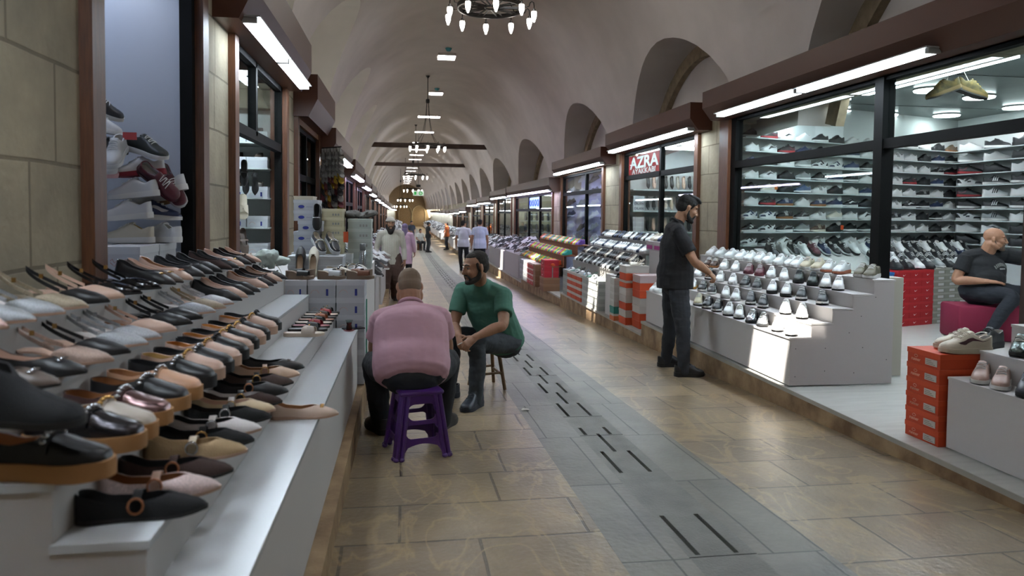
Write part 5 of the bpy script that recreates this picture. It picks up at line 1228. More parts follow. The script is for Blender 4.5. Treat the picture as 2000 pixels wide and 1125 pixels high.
for j in range(8):
    for r in range(4): shoebox((2.92, 15.3+.26*j, -.3+.12*r), (.25, .22, .118), ['7d5a42', 'a8322f', 'a8322f', 'a8322f', 'a0a3a5', 'a0a3a5', 'a0a3a5', 'a0a3a5'][j], ['7d5a42', 'c9b3ae', 'c9b3ae', 'c9b3ae', 'a8abad', 'a8abad', 'a8abad', 'a8abad'][j], '%s box facing the corridor under the third stand, column %s, %s from its top' % (['brown', 'red', 'red', 'red', 'grey', 'grey', 'grey', 'grey'][j], ORD[j], ORD[3-r]), 'boxes under the third stand', rz=-pi/2, logo='swoosh' if 0 < j < 4 else 'squares' if j > 3 else None)

# ------------------------------------------------------------ fourth shop and the rest of the right side
front(1, SHOPS_R[3], [20.55, 22.4], 'three bay shop front with a blue lit sign')
room(1, SHOPS_R[3], 1.6, 'wall_room_right_3', mat('yellowish_wall', 'c9c2a0', .5), M_inceil, 2.0)
ilight(4.6, 20.5, 1.98, .2, 'round ceiling light in the shop with the blue sign'); ilight(4.6, 23.3, 1.98, .2, 'second round ceiling light in the shop with the blue sign')
t = empty('tube_light', (4.7, 23.9, 1.9)); tag(t, 'added tube light inside the shop with the blue sign', 'tube light'); MB().box(-.7, -.06, -.02, .7, .06, .02).build('diffuser', M_tube, t, smooth=0)  # tube added to brighten the inside of this shop
bs_ = empty('lit_sign', (3.93, 21.5, 1.6)); tag(bs_, 'blue and white lit sign in the transom of the fourth shop', 'sign'); MB().box(0, -.85, -.16, .02, .85, .16).build('panel', mat('blue_lit', 'c0d0ff', .5, emit='a8bcff', es=1.6), bs_, smooth=0)
m = MB()
for i in range(4): m.tube([(-.004, .6-.4*i+.12*cos(a), .09*sin(a)) for a in [2*pi*k/10 for k in range(10)]], .022, 5, closed=True)
m.build('figures', mat('blue_figures', '4a63d8', .5, emit='3a55ff', es=1.2), bs_)
for k, z in enumerate([.2, .62, 1.02]):
    o = MB().box(4.05, 24.7, z-.02, 5.5, 25.1, z); tag(o.build('shelf', M_shelf, smooth=0), 'shelf of sandals in the fourth shop, %s from the bottom' % ORD[k], 'shelf', 'shelves in the fourth shop')
    for i in range(7): shoe('crossslide', (4.2+.2*i, 24.68, z+.14), radians(-90), {'up': [bl_, cm('b98a2c'), crw][(i+k) % 3], 'in': crw, 'so': bl_, 'gd': GOLD}, '%s sandal hanging in the fourth shop, %s from the left, %s shelf' % (['black', 'amber', 'cream'][(i+k) % 3], ORD[i], ORD[k]), group='sandals in the fourth shop', joined=True, ry=radians(75), sc=1.1)
for s_ in SHOPS_R[4:]:
    front(1, s_, [(s_[0]+s_[1])/2], 'dark steel shop front, %s along the right side' % ORD[SHOPS_R.index(s_)]); 
for i, s_ in enumerate(SHOPS_R[4:]): room(1, s_, 1.0, 'wall_room_right_%d' % (4+i), mat('dim_wall', '8f8a84', .7), M_inceil, s_[2]+.1)
for s_ in SHOPS_L[2:]: front(-1, s_, [(s_[0]+s_[1])/2], 'dark steel shop front, %s along the left side' % ORD[SHOPS_L.index(s_)])
for i, s_ in enumerate(SHOPS_L[2:]): room(-1, s_, 1.0, 'wall_room_left_%d' % (2+i), mat('dim_wall', '8f8a84'), M_inceil, s_[2]+.1)
# far heaps of shoes nobody could count: low stands with one mass of shoes each
def heap(name, x0, x1, y0, y1, zb, zt, lab, dark=.5, side=1):
    b = MB().box(x0, y0, zb, x1, y1, zt-.12)
    o = tag(b.build('display_block', mat('far_block', 'a9a5a4', .6), smooth=0), 'pale display block under '+lab, 'display stand')
    m = MB(); n = int((y1-y0)*(x1-x0)*34)
    for i in range(n):
        x = rnd.uniform(x0, x1); y = rnd.uniform(y0, y1); u = (x-x0)/(x1-x0); u = u if side > 0 else 1-u
        z = zt-.1+.28*u+rnd.uniform(0, .05); a = rnd.uniform(-.45, .45)+(pi*1.12 if side > 0 else -.3); k = rnd.choice([0, 0, 0, 1, 1, 2])
        T_ = Matrix.Translation((x, y, z)) @ Matrix.Rotation(a, 4, 'Z') @ Matrix.Rotation(rnd.uniform(0, .3), 4, 'Y')
        S_ = rnd.uniform(.92, 1.05)
        def ring(x_, w_, z0, zt_, f_): return [(x_*S_, -w_, z0), (x_*S_, -w_, z0+.022), (x_*S_, -w_*.93, z0+.5*(zt_-z0)+.01), (x_*S_, -w_*f_, zt_), (x_*S_, w_*f_, zt_), (x_*S_, w_*.93, z0+.5*(zt_-z0)+.01), (x_*S_, w_, z0+.022), (x_*S_, w_, z0)]
        R0 = [ring(-.135, .022, 0, .07, .6), ring(-.12, .034, 0, .085, .75), ring(-.06, .034, 0, .075, .75), ring(-.01, .036, 0, .1, .5), ring(.03, .041, 0, .078, .45), ring(.08, .047, 0, .055, .5), ring(.115, .04, .003, .042, .5), ring(.138, .018, .008, .025, .5)]
        n0 = len(m.v); m.rings(R0, k, M=T_); F0 = len(m.f)-(7*8+2)
        for q in range(7):
            for e in (0, 6, 7): m.m[F0+q*8+e] = (1 if rnd.random() < .0 else (1 if k != 1 else 1))
    o = m.build('shoe_mass', [mat('far_black', '1c1c1f', .6), mat('far_white', 'cfcfcf', .6), mat('far_brown', '5a4a44', .6)]); tag(o, lab, 'shoes', kind='stuff')
heap('h', 3.0, 3.78, 18.7, 21.2, -.45, .3, 'black and white shoes massed beyond the football shoes', .6)
heap('h', 3.0, 3.78, 21.6, 25.2, -.45, .25, 'dark shoes massed before the blue sign shop', .6)
heap('h', 2.9, 3.78, 25.7, 30.4, -.55, .1, 'shoes massed before the fifth right shop')
heap('h', 2.95, 3.78, 31.5, 35.8, -.62, .0, 'shoes massed before the sixth right shop')
heap('h', 2.7, 3.78, 37, 42, -.68, -.05, 'shoes massed before the seventh right shop')
heap('h', 2.9, 3.78, 43, 52, -.72, -.1, 'shoes massed far along the right side')
heap('h', 2.75, 3.78, 53, 100, -.75, -.15, 'shoes massed at the very end of the right side')
heap('h', -1.12, -.35, 9.2, 10.4, -.2, .55, 'black shoes massed beyond the white boxes on the left', side=-1)
heap('h', -1.12, -.35, 11.4, 14.5, -.3, .45, 'shoes massed before the scarf shop on the left', side=-1)
heap('h', -1.12, -.3, 15.5, 22, -.4, .3, 'shoes massed along the left side', side=-1)
heap('h', -1.12, -.3, 42, 100, -.7, -.1, 'shoes massed at the very end of the left side', side=-1)
heap('h', -1.12, -.3, 24, 40, -.55, .1, 'shoes massed far along the left side', side=-1)
# scarves by the left
sf = MB()
for i in range(26):
    y = 10.9+.06*i+rnd.uniform(-.02, .02); x = -1.07-.1*(i % 2)+rnd.uniform(-.03, .03); z1 = 1.95+rnd.uniform(-.15, .1); L_ = rnd.uniform(.6, 1.0); n = 8
    rs = []
    for q in range(n+1):
        z = z1-L_*q/n; w = .025+.02*sin(q*1.3+i); rs.append([(x-w, y-.02, z), (x+.02*sin(q*.9+i), y-.035, z), (x+w, y-.02, z), (x, y+.02, z)])
    s1 = MB().rings(rs); o = s1.build('hanging_scarf', mat(['scarf_grey', 'scarf_black', 'scarf_red', 'scarf_grey', 'scarf_plum', 'scarf_black'][i % 6], ['77746f', '2a282b', '5a3238', '77746f', '4a3a4a', '1f1e20'][i % 6], .9))
    tag(o, '%s scarf, %s from the near end of the hanging row on the left' % (['grey', 'black', 'dark red', 'ash grey', 'plum', 'dark'][i % 6], ORD[i]), 'scarf', 'scarves hanging on the left')
rl = MB(); rl.tube([(-1.07, 10.8, 1.98), (-1.07, 12.6, 1.98)], .012, 6); rl.tube([(-1.17, 10.8, 2.0), (-1.17, 12.6, 2.0)], .012, 6); rl.tube([(-1.07, 11.7, 1.98), (-1.1, 11.7, 2.15)], .006, 5); tag(rl.build('scarf_rail', M_iron), 'iron rail the scarves hang from', 'rail')
for q in range(6):
    for k in range(10):
        hx, nm = [('8b8985', 'grey'), ('29282b', 'black'), ('8b8985', 'ash grey'), ('6a3038', 'dark red'), ('b8962c', 'yellow'), ('29282b', 'jet black'), ('8a5a38', 'tan')][(q*3+k*(1+q % 2)+(k > 5)*2) % 7] if k > 3 else [('8b8985', 'grey'), ('9a9894', 'pale grey')][k % 2]
        shoe('crossslide', (-.9-.05*q, 10.45+.05*q, 2.1-.085*k), -1.2+rnd.uniform(-.3, .3), {'up': cm(hx, 'cloth'), 'in': cm(hx, 'cloth'), 'so': cm(hx, 'rubber'), 'gd': cm(hx)}, '%s slipper, %s from top of hanging strand %s from the corridor, left side' % (nm, ORD[k], ORD[q]), name='hanging_slipper', group='slippers hanging in strands on the left', joined=True, ry=.95, sc=.85)
sr = MB()
for q in range(6): sr.tube([(-.9-.05*q, 10.45+.05*q, 1.3), (-.9-.05*q, 10.45+.05*q, 2.2)], .003, 4)
sr.tube([(-.88, 10.43, 2.2), (-1.17, 10.72, 2.2)], .01, 6); tag(sr.build('hanging_rail', M_iron), 'short rail and cords holding the slipper strands', 'rail')
# ------------------------------------------------------------ vault fittings
ch_proto = None
def chandelier(x, y, z, zc, lab):
    global ch_proto
    r = empty('wheel_chandelier', (x, y, z)); tag(r, lab, 'chandelier', 'wheel chandeliers')
    if ch_proto is None:
        P = {}
        m = MB(); rs = []
        for k in range(40):
            a = 2*pi*k/40; rs.append([(q*cos(a), q*sin(a), h) for q, h in ((.355, -.025), (.375, -.025), (.375, .025), (.355, .025))])
        m.rings(rs+[rs[0]], cap=False); P['rim'] = m.mesh('rim', [M_iron])
        m = MB()
        for k in range(10):
            a = 2*pi*k/10; m.tube([(.06*cos(a+.3), .06*sin(a+.3), 0), (.36*cos(a), .36*sin(a), 0)], .009, 5); m.tube([(.06*cos(a-.3), .06*sin(a-.3), 0), (.36*cos(a-.18), .36*sin(a-.18), 0)], .007, 5)
        m.tube([(.065*cos(q), .065*sin(q), 0) for q in [2*pi*k/12 for k in range(12)]], .01, 5, closed=True); P['spokes'] = m.mesh('spokes', [M_iron])
        m = MB(); m.tube([(.37, 0, 0), (.4, 0, -.012), (.43, 0, 0), (.44, 0, .035), (.46, 0, .05), (.48, 0, .035), (.485, 0, 0), (.485, 0, -.02)], .006, 6); P['arm'] = m.mesh('arm', [M_iron])
        m = MB(); m.lathe([(.004, -.02), (.012, -.03), (.026, -.055), (.032, -.06), (.001, -.062)], (.485, 0, 0), 12); P['cup'] = m.mesh('cup', [M_bulbcup])
        m = MB(); m.lathe([(.001, -.062), (.028, -.064), (.03, -.085), (.027, -.12), (.018, -.15), (.012, -.155), (.013, -.165), (.008, -.176), (.001, -.178)], (.485, 0, 0), 14); P['lamp_glass'] = m.mesh('lamp_glass', [M_bulb])
        ch_proto = P
    inst('rim', ch_proto['rim'], r); inst('spokes', ch_proto['spokes'], r)
    for k in range(10):
        for n in ('arm', 'cup', 'lamp_glass'):
            o = inst(n, ch_proto[n], r); o.rotation_euler = (0, 0, 2*pi*k/10+.31)
    r.scale = (1.2, 1.2, 1.2); H = (zc-z)/1.2
    m = MB(); m.tube([(0, 0, H*.62), (0, 0, H)], .012, 6); m.lathe([(.001, H-.07), (.02, H-.06), (.06, H), (.001, H)], n=12); m.lathe([(.001, H*.6), (.05, H*.61), (.05, H*.66), (.001, H*.67)], n=12); m.build('stem', M_iron, r)
    m = MB()
    for k in range(4):
        a = 2*pi*k/4+.6; m.tube([(.03*cos(a), .03*sin(a), H*.62), (.06*cos(a), .06*sin(a), H*.4), (.16*cos(a), .16*sin(a), H*.16), (.36*cos(a), .36*sin(a), .02)], .006, 5)
    m.build('hanger', M_iron, r)
    return r
for i, (x, y, z) in enumerate([(1.13, 9.6, 4.02), (.74, 23.3, 3.44), (.55, 34.8, 3.05), (.55, 45, 2.7), (.1, 55, 2.25), (-.3, 67, 1.85), (1.2, -1, 4.3)]):
    chandelier(x, y, z, ZC+fz(y)-.06, 'wheel chandelier, %s from the near end of the vault' % ORD[i] if i < 6 else 'wheel chandelier behind the viewer')
for i, (y, h) in enumerate([(31, 5.0), (41, 4.95)]):
    a = vx(-1, h-.1, y); b = vx(1, h-.1, y); z = h+fz(y)
    o = MB().box(a-.2, y-.09, z-.1, b+.2, y+.09, z+.1); tag(o.build('tie_beam', M_wooddk, smooth=0), '%s dark wooden tie beam across the vault' % ['nearer', 'farther'][i], 'beam', 'tie beams')
o = empty('exit_sign', (.75, 38.0, 2.25)); tag(o, 'small green and white exit sign hanging in the vault', 'sign'); MB().box(-.28, -.03, -.13, .28, .03, .13).build('panel', mat('exit_white', 'dfeadf', .5, emit='dff5e0', es=.5), o, smooth=0)
m = MB(); m.box(-.22, -.036, -.08, -.1, -.031, .08); m.tube([(.12+.08*cos(a), -.034, .08*sin(a)) for a in [2*pi*k/10 for k in range(10)]], .025, 5, closed=True); m.build('pictogram', mat('exit_green', '2f9a4a', .5, emit='2fae4f', es=.6), o)
m = MB(); m.tube([(0, 0, .13), (0, 0, ZC+fz(38)-2.25-.1)], .012, 5); m.lathe([(.001, .3), (.12, .32), (.12, .45), (.001, .47)], n=10); m.build('hanger', M_iron, o)
for i, (y, x) in enumerate([(19.9, CXf(20)), (25.6, CXf(25.6))]):
    o = empty('smoke_detector', (x, y, ZC+fz(y)-.005)); tag(o, 'small teal smoke detector on the vault, %s' % ['nearer', 'farther'][i], 'detector'); MB().lathe([(.001, -.09), (.05, -.085), (.07, -.05), (.09, -.02), (.09, 0), (.001, 0)], n=14).build('body', mat('teal_plastic', '2f7d84', .4), o)
# far end: arched wall with doorways
fe = MB()
for c, w in ((.2, 1.0), (2.3, 1.0)): fe.tube([(c-w, YF-.03, -1), (c-w, YF-.03, 1.0)]+[(c+w*cos(a), YF-.03, 1.0+w*1.2*sin(a)) for a in [pi-pi*k/10 for k in range(11)]]+[(c+w, YF-.03, -1)], .1, 6)
struct(fe.build('trim_70', M_stone))
ob = MB(); ob.box(-.03, -.012, 0, .03, .02, .001); ob.add([(-.03, -.02, .001), (.02, -.025, .012), (.03, .015, .004), (-.02, .02, .01)], [(0, 1, 2, 3)]); tag(ob.build('paper_scrap', mat('paper', 'c9c4ba', .8), loc=(.93, 5.36, fz(5.36)+.002), smooth=0), 'small crumpled paper scrap on the grey slabs', 'paper')
rm_ = MB().box(2.1, 25.2, fz(25.2)+.002, 2.9, 25.6, fz(25.6)+.03); tag(rm_.build('red_mat', mat('red_mat', '7a2330', .9), smooth=0), 'dark red strip lying on the floor by the kerb', 'mat')
ws = empty('plastic_stool', (2.75, 31.5, fz(31.5))); tag(ws, 'white plastic stool by the far right stalls', 'stool')
for sx in (-1, 1):
    for sy in (-1, 1): MB().rings([[(sx*.2-.03, sy*.2-.03, 0), (sx*.2+.03, sy*.2-.03, 0), (sx*.2+.03, sy*.2+.03, 0), (sx*.2-.03, sy*.2+.03, 0)], [(sx*.15-.03, sy*.15-.03, .45), (sx*.15+.03, sy*.15-.03, .45), (sx*.15+.03, sy*.15+.03, .45), (sx*.15-.03, sy*.15+.03, .45)]]).build('leg', M_white, ws, smooth=0)
MB().box(-.19, -.19, .44, .19, .19, .48).build('seat', M_white, ws, smooth=0)
# ------------------------------------------------------------ people
from mathutils import noise as mnoise
def V(*a): return Vector(a)
def remesh(mb, name, m, vox, it=6, wrinkle=0, wf=9, origin=Vector()):
    me = mb.mesh('tmp', [m], 0)
    o = bpy.data.objects.new('tmp', me); COL.objects.link(o)
    r = o.modifiers.new('r', 'REMESH'); r.mode = 'VOXEL'; r.voxel_size = vox
    s = o.modifiers.new('s', 'SMOOTH'); s.iterations = it; s.factor = .5
    dg = bpy.context.evaluated_depsgraph_get(); me2 = bpy.data.meshes.new_from_object(o.evaluated_get(dg)); me2.name = name
    bpy.data.objects.remove(o); bpy.data.meshes.remove(me)
    if wrinkle:
        me2.update(); ns = [v.normal.copy() for v in me2.vertices]
        for v, n in zip(me2.vertices, ns):
            p = v.co+origin; q = Vector((p.x*wf, p.y*wf, p.z*wf*1.7))
            v.co += n*wrinkle*(mnoise.noise(q)+.5*abs(mnoise.noise(q*2.1)))
    me2.polygons.foreach_set('use_smooth', [True]*len(me2.polygons))
    me2.materials.clear(); me2.materials.append(m); me2.update()
    return me2
def limb(mb, pts, rad, lat=None, n=14, sub=5, cap=True, ck=1):
    """tapered limb; rad = radius or (half width along lat, half depth); lat = side direction(s)"""
    P = [Vector(p) for p in pts]; R_ = [r if isinstance(r, tuple) else (r, r) for r in rad]
    L_ = lat if isinstance(lat, list) else [lat]*len(P)
    ps, rs, ls = [], [], []
    def cr(a, b, c, d, t): return .5*((2*b)+(c-a)*t+(2*a-5*b+4*c-d)*t*t+(3*b-a-3*c+d)*t**3)
    for i in range(len(P)-1):
        a, b, c, d = P[max(i-1, 0)], P[i], P[i+1], P[min(i+2, len(P)-1)]
        for k in range(sub+(1 if i == len(P)-2 else 0)):
            t = k/sub; ps.append(cr(a, b, c, d, t)); u = t*t*(3-2*t)
            rs.append((R_[i][0]+(R_[i+1][0]-R_[i][0])*u, R_[i][1]+(R_[i+1][1]-R_[i][1])*u))
            ls.append(L_[i].lerp(L_[i+1], t) if L_[i] is not None else None)
    if cap:   # round the ends
        t0 = (ps[0]-ps[1]).normalized(); t1 = (ps[-1]-ps[-2]).normalized(); e0, e1 = min(rs[0])*ck, min(rs[-1])
        for q in (.55, .9):
            k = sqrt(1-q*q); ps.insert(0, P[0]+t0*e0*q); rs.insert(0, (R_[0][0]*k, R_[0][1]*k)); ls.insert(0, ls[0])
            ps.append(P[-1]+t1*e1*q); rs.append((R_[-1][0]*k, R_[-1][1]*k)); ls.append(ls[-1])
    up = None; rings = []
    for i, p in enumerate(ps):
        t = (ps[min(i+1, len(ps)-1)]-ps[max(i-1, 0)]).normalized()
        l = ls[i]
        if l is None:
            if up is None: up = t.orthogonal().normalized()
            l = up
        l = (l-t*l.dot(t)).normalized(); up = l; f = t.cross(l)
        rings.append([p+l*rs[i][0]*cos(2*pi*k/n)+f*rs[i][1]*sin(2*pi*k/n) for k in range(n)])
    mb.rings(rings)
    return mb
def ball(mb, c, r, M=None):
    return mb.ell((0, 0, 0), r if isinstance(r, tuple) else (r, r, r), 9, M=Matrix.Translation(c) @ (M if M else Matrix()))
def frame(f, u):
    f = f.normalized(); l = u.cross(f).normalized(); u = f.cross(l)
    return Matrix((f, l, u)).transposed()
def hand(mb, w, d, nrm, s=1, curl=.6, thumb=1, spread=.2):
    """palm, four separate bent fingers and a thumb; nrm = back of the hand"""
    d = d.normalized(); nrm = (nrm-d*nrm.dot(d)).normalized(); l = d.cross(nrm)*thumb   # l points to the thumb side
    limb(mb, [w-d*.02, w+d*.03*s, w+d*.085*s], [(.027*s, .021*s), (.036*s, .018*s), (.040*s, .0135*s)], l, 12, 4)
    for i, (off, ln) in enumerate([(.030, .078), (.0105, .086), (-.0105, .08), (-.031, .062)]):
        k = w+d*(.088-.004*abs(i-1.2))*s+l*off*s
        dd = (d+l*spread*(off*8)).normalized(); pts = [k-dd*.012*s, k]; a = 0; p = k
        for seg, c in ((.45, curl*.7), (.32, curl), (.23, curl*.8)):
            a += c*(1+.08*i); q = dd*cos(a)-nrm*sin(a); p = p+q*ln*seg*s; pts.append(p)
        limb(mb, pts, [.0098*s, .0095*s, .0088*s, .008*s, .007*s], None, 8, 3)
    b = w+d*.028*s+l*.03*s; t1 = b+(d*.6+l*.75-nrm*.25).normalized()*.04*s; t2 = t1+(d*.85+l*.25-nrm*.4).normalized()*.034*s
    limb(mb, [b-l*.015*s, b, t1, t2], [.013*s, .013*s, .0105*s, .0085*s], None, 8, 3)
def head_shape(mb, c, F_, s=1, fat=0):
    def T(p): return c+F_ @ (Vector(p)*s)
    def E(p, r): mb.ell((0, 0, 0), tuple(x*s for x in r), 10, M=Matrix.Translation(T(p)) @ F_.to_4x4())
    E((-.012, 0, .035), (.098, .077, .083)); E((.03, 0, -.02), (.062, .062, .085)); E((.022, 0, -.062), (.062, .056+fat*.3, .05))
    E((.068, 0, -.094), (.026, .03, .021)); E((-.02, 0, -.05), (.06, .062+fat*.3, .055))
    for q in (1, -1):
        limb(mb, [T((-.012, .06*q, -.035)), T((.01, .056*q+fat*.3*q, -.078)), T((.06, .026*q, -.098))], [.02*s, .021*s, .018*s], None, 8, 3)
        E((.064, .036*q, -.024), (.026, .026, .026)); limb(mb, [T((.088, .008*q, .028)), T((.079, .044*q, .028))], [.011*s, .01*s], None, 8, 2)
        mb.ell((0, 0, 0), (.019*s, .009*s, .029*s), 8, M=Matrix.Translation(T((-.012, .081*q, -.006))) @ (F_ @ Matrix.Rotation(.35*q, 3, 'Z')).to_4x4())
        E((.099, .0125*q, -.036), (.011, .009, .008)); E((.074, .034*q, .004), (.012, .016, .007))
    limb(mb, [T((.088, 0, .022)), T((.103, 0, -.008)), T((.114, 0, -.031))], [.009*s, .0105*s, .0125*s], None, 8, 3)
    E((.088, 0, -.059), (.011, .025, .0055)); E((.086, 0, -.069), (.011, .021, .0065))
    return T
def face_parts(root, org, c, F_, s, hairm, brow=True):
    def T(p): return c-org+F_ @ (Vector(p)*s)
    for q in (1, -1):
        m = MB(); m.ell((0, 0, 0), (.0125*s, .0135*s, .0085*s), 8, M=Matrix.Translation(T((.0765, .032*q, .005))) @ F_.to_4x4()); e = m.build('eye', mat('eye_white', '8c827a', .3), root)
        m = MB(); m.ell((0, 0, 0), (.004*s, .006*s, .0062*s), 6, M=Matrix.Translation(T((.0872, .032*q, .0045))) @ F_.to_4x4()); m.build('iris', mat('iris_dark', '1e120c', .2), e)
        if brow:
            m = MB(); limb(m, [T((.098, .014*q, .03)), T((.095, .034*q, .036)), T((.081, .052*q, .029))], [.0045*s, .005*s, .003*s], None, 6, 3); m.build('eyebrow', hairm, root)
def person(lab, J, cols, org, vox=.007, girth=1, belly=0, shirt='tee', hair=None, beard=None, sleeve=.62, face=True, cap=None, hs=1, hem=.0, fat=0, curlL=.6, curlR=.6, group=None, shoes='runner', legr=1, skirt=False, wr=.006, broad=0, hemw=1, collar=False, hip=0):
    org = Vector(org); G_ = girth
    skin = mat('skin_'+cols['skin'], cols['skin'], .55, noise=.1, nscale=40)
    lsh = (J['shL']-J['shR']).normalized(); lhp = (J['hpL']-J['hpR']).normalized(); pel = (J['hpL']+J['hpR'])/2; mid = (J['shL']+J['shR'])/2
    nb = J['neck']; F_ = frame(J['hf'], J.get('hu', V(0, 0, 1))); hc = J['head']
    fw_ = lsh.cross((mid-pel).normalized()).normalized()
    sgn = 1 if fw_.dot(J['fw']) > 0 else -1; fw_ *= sgn
    spine = [pel-(mid-pel).normalized()*.04, pel+(mid-pel)*.12, pel+(mid-pel)*.42-fw_*J.get('hunch', 0)*.5+fw_*.01, pel+(mid-pel)*.75-fw_*J.get('hunch', 0), mid+(mid-pel).normalized()*.015-fw_*J.get('hunch', 0)*.5, nb]
    lat = [lhp, lhp, lhp.lerp(lsh, .4), lsh, lsh, lsh]
    def torso(mb, d, bel=0, hp=0):
        limb(mb, spine, [((.155+d+hp)*G_, (.115+d+hp)*G_), ((.165+d+hp)*G_, (.12+d+hp*.8)*G_+bel*.3), ((.15+d+hp*.9)*G_+bel*.35, (.115+d)*G_+bel*.5), ((.165+d)*G_+bel*.1+broad, (.118+d)*G_+bel*.2), ((.15+d)+broad*1.3, .085+d+broad*.4), (.062+d*.4, .06+d*.4)], lat, 20, 6, ck=.35)
        if bel: mb.ell((0, 0, 0), (.12*G_+bel*.3, .14*G_+bel*.3, .13*G_), 10, M=Matrix.Translation(pel+(mid-pel)*.36+fw_*(bel*.75)) @ frame(fw_, (mid-pel).normalized()).to_4x4())
        for s_ in ('shL', 'shR'): limb(mb, [mid.lerp(J[s_], .4)+V(0, 0, .015), J[s_]-V(0, 0, .0)], [.07+d, .06+d], None, 12, 3)
    body = MB(); torso(body, -.012, max(0, belly-.012))
    limb(body, [mid-(nb-mid)*.1, nb, hc+F_ @ V(-.025, 0, -.055)*hs], [.07, .058+fat*.3, .056+fat*.3], None, 14, 4)
    for s_ in 'LR':
        limb(body, [J['sh'+s_], J['sh'+s_].lerp(J['el'+s_], .5), J['el'+s_], J['el'+s_].lerp(J['wr'+s_], .35), J['wr'+s_]], [.052*G_, .047*G_, .04*G_, .041*G_, .027], None, 14, 5)
        hd = J['ha'+s_]; hand(body, J['wr'+s_], hd, J['hn'+s_], hs*1.02, curlL if s_ == 'L' else curlR, 1 if s_ == 'L' else -1)
        limb(body, [J['hp'+s_], J['kn'+s_], J['kn'+s_].lerp(J['an'+s_], .35), J['an'+s_], J['an'+s_]-V(0, 0, .05)], [.08*legr, .055*legr, .054, .04, .04], None, 14, 5)
    head_shape(body, hc, F_, hs, fat)
    for b in (body,): b.v = [tuple(Vector(p)-org) for p in b.v]
    root = bpy.data.objects.new('person', remesh(body, 'person', skin, vox*.8, 3)); COL.objects.link(root); root.location = org
    tag(root, lab, 'person', group)
    def child(name, mb, m, v=None, it=5, wrinkle=0, wf=9):
        mb.v = [tuple(Vector(p)-org) for p in mb.v]
        return inst(name, remesh(mb, name, m, v or vox, it, wrinkle, wf, org), root)
    if face: face_parts(root, org, hc, F_, hs, mat('hair_'+cols.get('hair', '17130f'), cols.get('hair', '17130f'), .8))
    # trousers
    tm = mat('trousers_'+cols['legs'], cols['legs'], .85, bump=.15, bscale=300); t = MB()
    limb(t, [spine[0], spine[1]+(mid-pel)*.06], [((.158)*G_, .122*G_), (.165*G_, .125*G_)], lhp, 18, 4)
    for s_ in 'LR':
        h = J['hp'+s_]; k = J['kn'+s_]; a = J['an'+s_]
        kf = ((k-h).normalized()+(k-a).normalized()); kf = kf.normalized()*.012 if kf.length > .2 else V(0, 0, 0)
        w = cols.get('wide', 1)
        limb(t, [h, h.lerp(k, .5), k+kf, k.lerp(a, .4), a+V(0, 0, .0), a-V(0, 0, .035)], [.1*G_*legr, .088*G_*legr*w, .072*legr*w, .067*legr*w, .056*legr*w, .056*legr*w], None, 16, 6)
    child('trousers', t, tm, it=5, wrinkle=wr*1.3, wf=11)
    if skirt: pass
    # shirt
    sm = cols['shirt'] if not isinstance(cols['shirt'], str) else mat('shirt_'+cols['shirt'], cols['shirt'], .85, bump=.1, bscale=400); s = MB()
    torso(s, .012, belly, hip)
    up_ = (mid-pel).normalized()
    if hem: limb(s, [pel-up_*hem, pel+up_*.05, pel+up_*.16], [(.178*G_*hemw, .135*G_*hemw), (.176*G_*hemw, .136*G_*hemw), (.168*G_, .13*G_)], lhp, 20, 4, cap=False)
    for s_ in 'LR':
        a, b, c = J['sh'+s_], J['el'+s_], J['wr'+s_]
        if shirt == 'long': limb(s, [a, a.lerp(b, .5), b, b.lerp(c, .5), b.lerp(c, .96)], [.068*G_, .064*G_, .056*G_, .05*G_, .042*G_], None, 16, 5, cap=False)
        else: limb(s, [a, a.lerp(b, sleeve*.5), a.lerp(b, sleeve)], [.07*G_, .068*G_, .069*G_], None, 16, 5, cap=False)
    child('shirt', s, sm, it=4, wrinkle=wr, wf=8)
    if collar:
        cl_ = MB(); ax = (hc-nb).normalized(); e1 = lsh; e2 = ax.cross(lsh).normalized(); cc = nb+ax*.004
        cl_.tube([cc+e1*.074*cos(a)+e2*.072*sin(a)+ax*.012*sin(a*1) for a in [2*pi*k/20 for k in range(20)]], .014, 8, closed=True)
        child('collar', cl_, sm, it=2)
    # hair, beard, cap
    def T(p): return hc+F_ @ (Vector(p)*hs)
    def EE(mb, p, r): mb.ell((0, 0, 0), tuple(x*hs for x in r), 10, M=Matrix.Translation(T(p)) @ F_.to_4x4())
    hm = mat('hair_'+cols.get('hair', '17130f'), cols.get('hair', '17130f'), .8, bump=.5, bscale=350)
    if hair == 'short':
        h = MB(); EE(h, (-.02, 0, .052), (.1, .0835, .08)); EE(h, (-.045, 0, .005), (.072, .079, .075)); EE(h, (-.05, 0, -.03), (.05, .068, .05))
        for q in (1, -1): limb(h, [T((.03, .068*q, .04)), T((.018, .068*q, .005))], [.013*hs, .007*hs], None, 8, 3)
        child('hair', h, hm, vox*.7, 2, .002, 60)
    if hair == 'receding':
        h = MB(); EE(h, (-.032, 0, .05), (.088, .082, .078)); EE(h, (-.048, 0, .005), (.07, .0795, .075)); EE(h, (-.0, 0, .083), (.068, .06, .034))
        for q in (1, -1): limb(h, [T((.02, .07*q, .03)), T((.012, .0675*q, -.02))], [.012*hs, .007*hs], None, 8, 3)
        child('hair', h, hm, vox*.7, 2, .002, 60)
    if hair == 'quiff':
        h = MB(); EE(h, (-.02, 0, .055), (.1, .082, .08)); EE(h, (-.045, 0, .005), (.072, .079, .075))
        limb(h, [T((-.03, 0, .12)), T((.05, 0, .112)), T((.09, 0, .094))], [(.06*hs, .022*hs), (.058*hs, .026*hs), (.045*hs, .018*hs)], F_ @ V(0, 1, 0), 12, 4)
        for q in (1, -1): limb(h, [T((.035, .067*q, .045)), T((.016, .068*q, .0))], [.013*hs, .007*hs], None, 8, 3)
        child('hair', h, hm, vox*.7, 2, .002, 60)
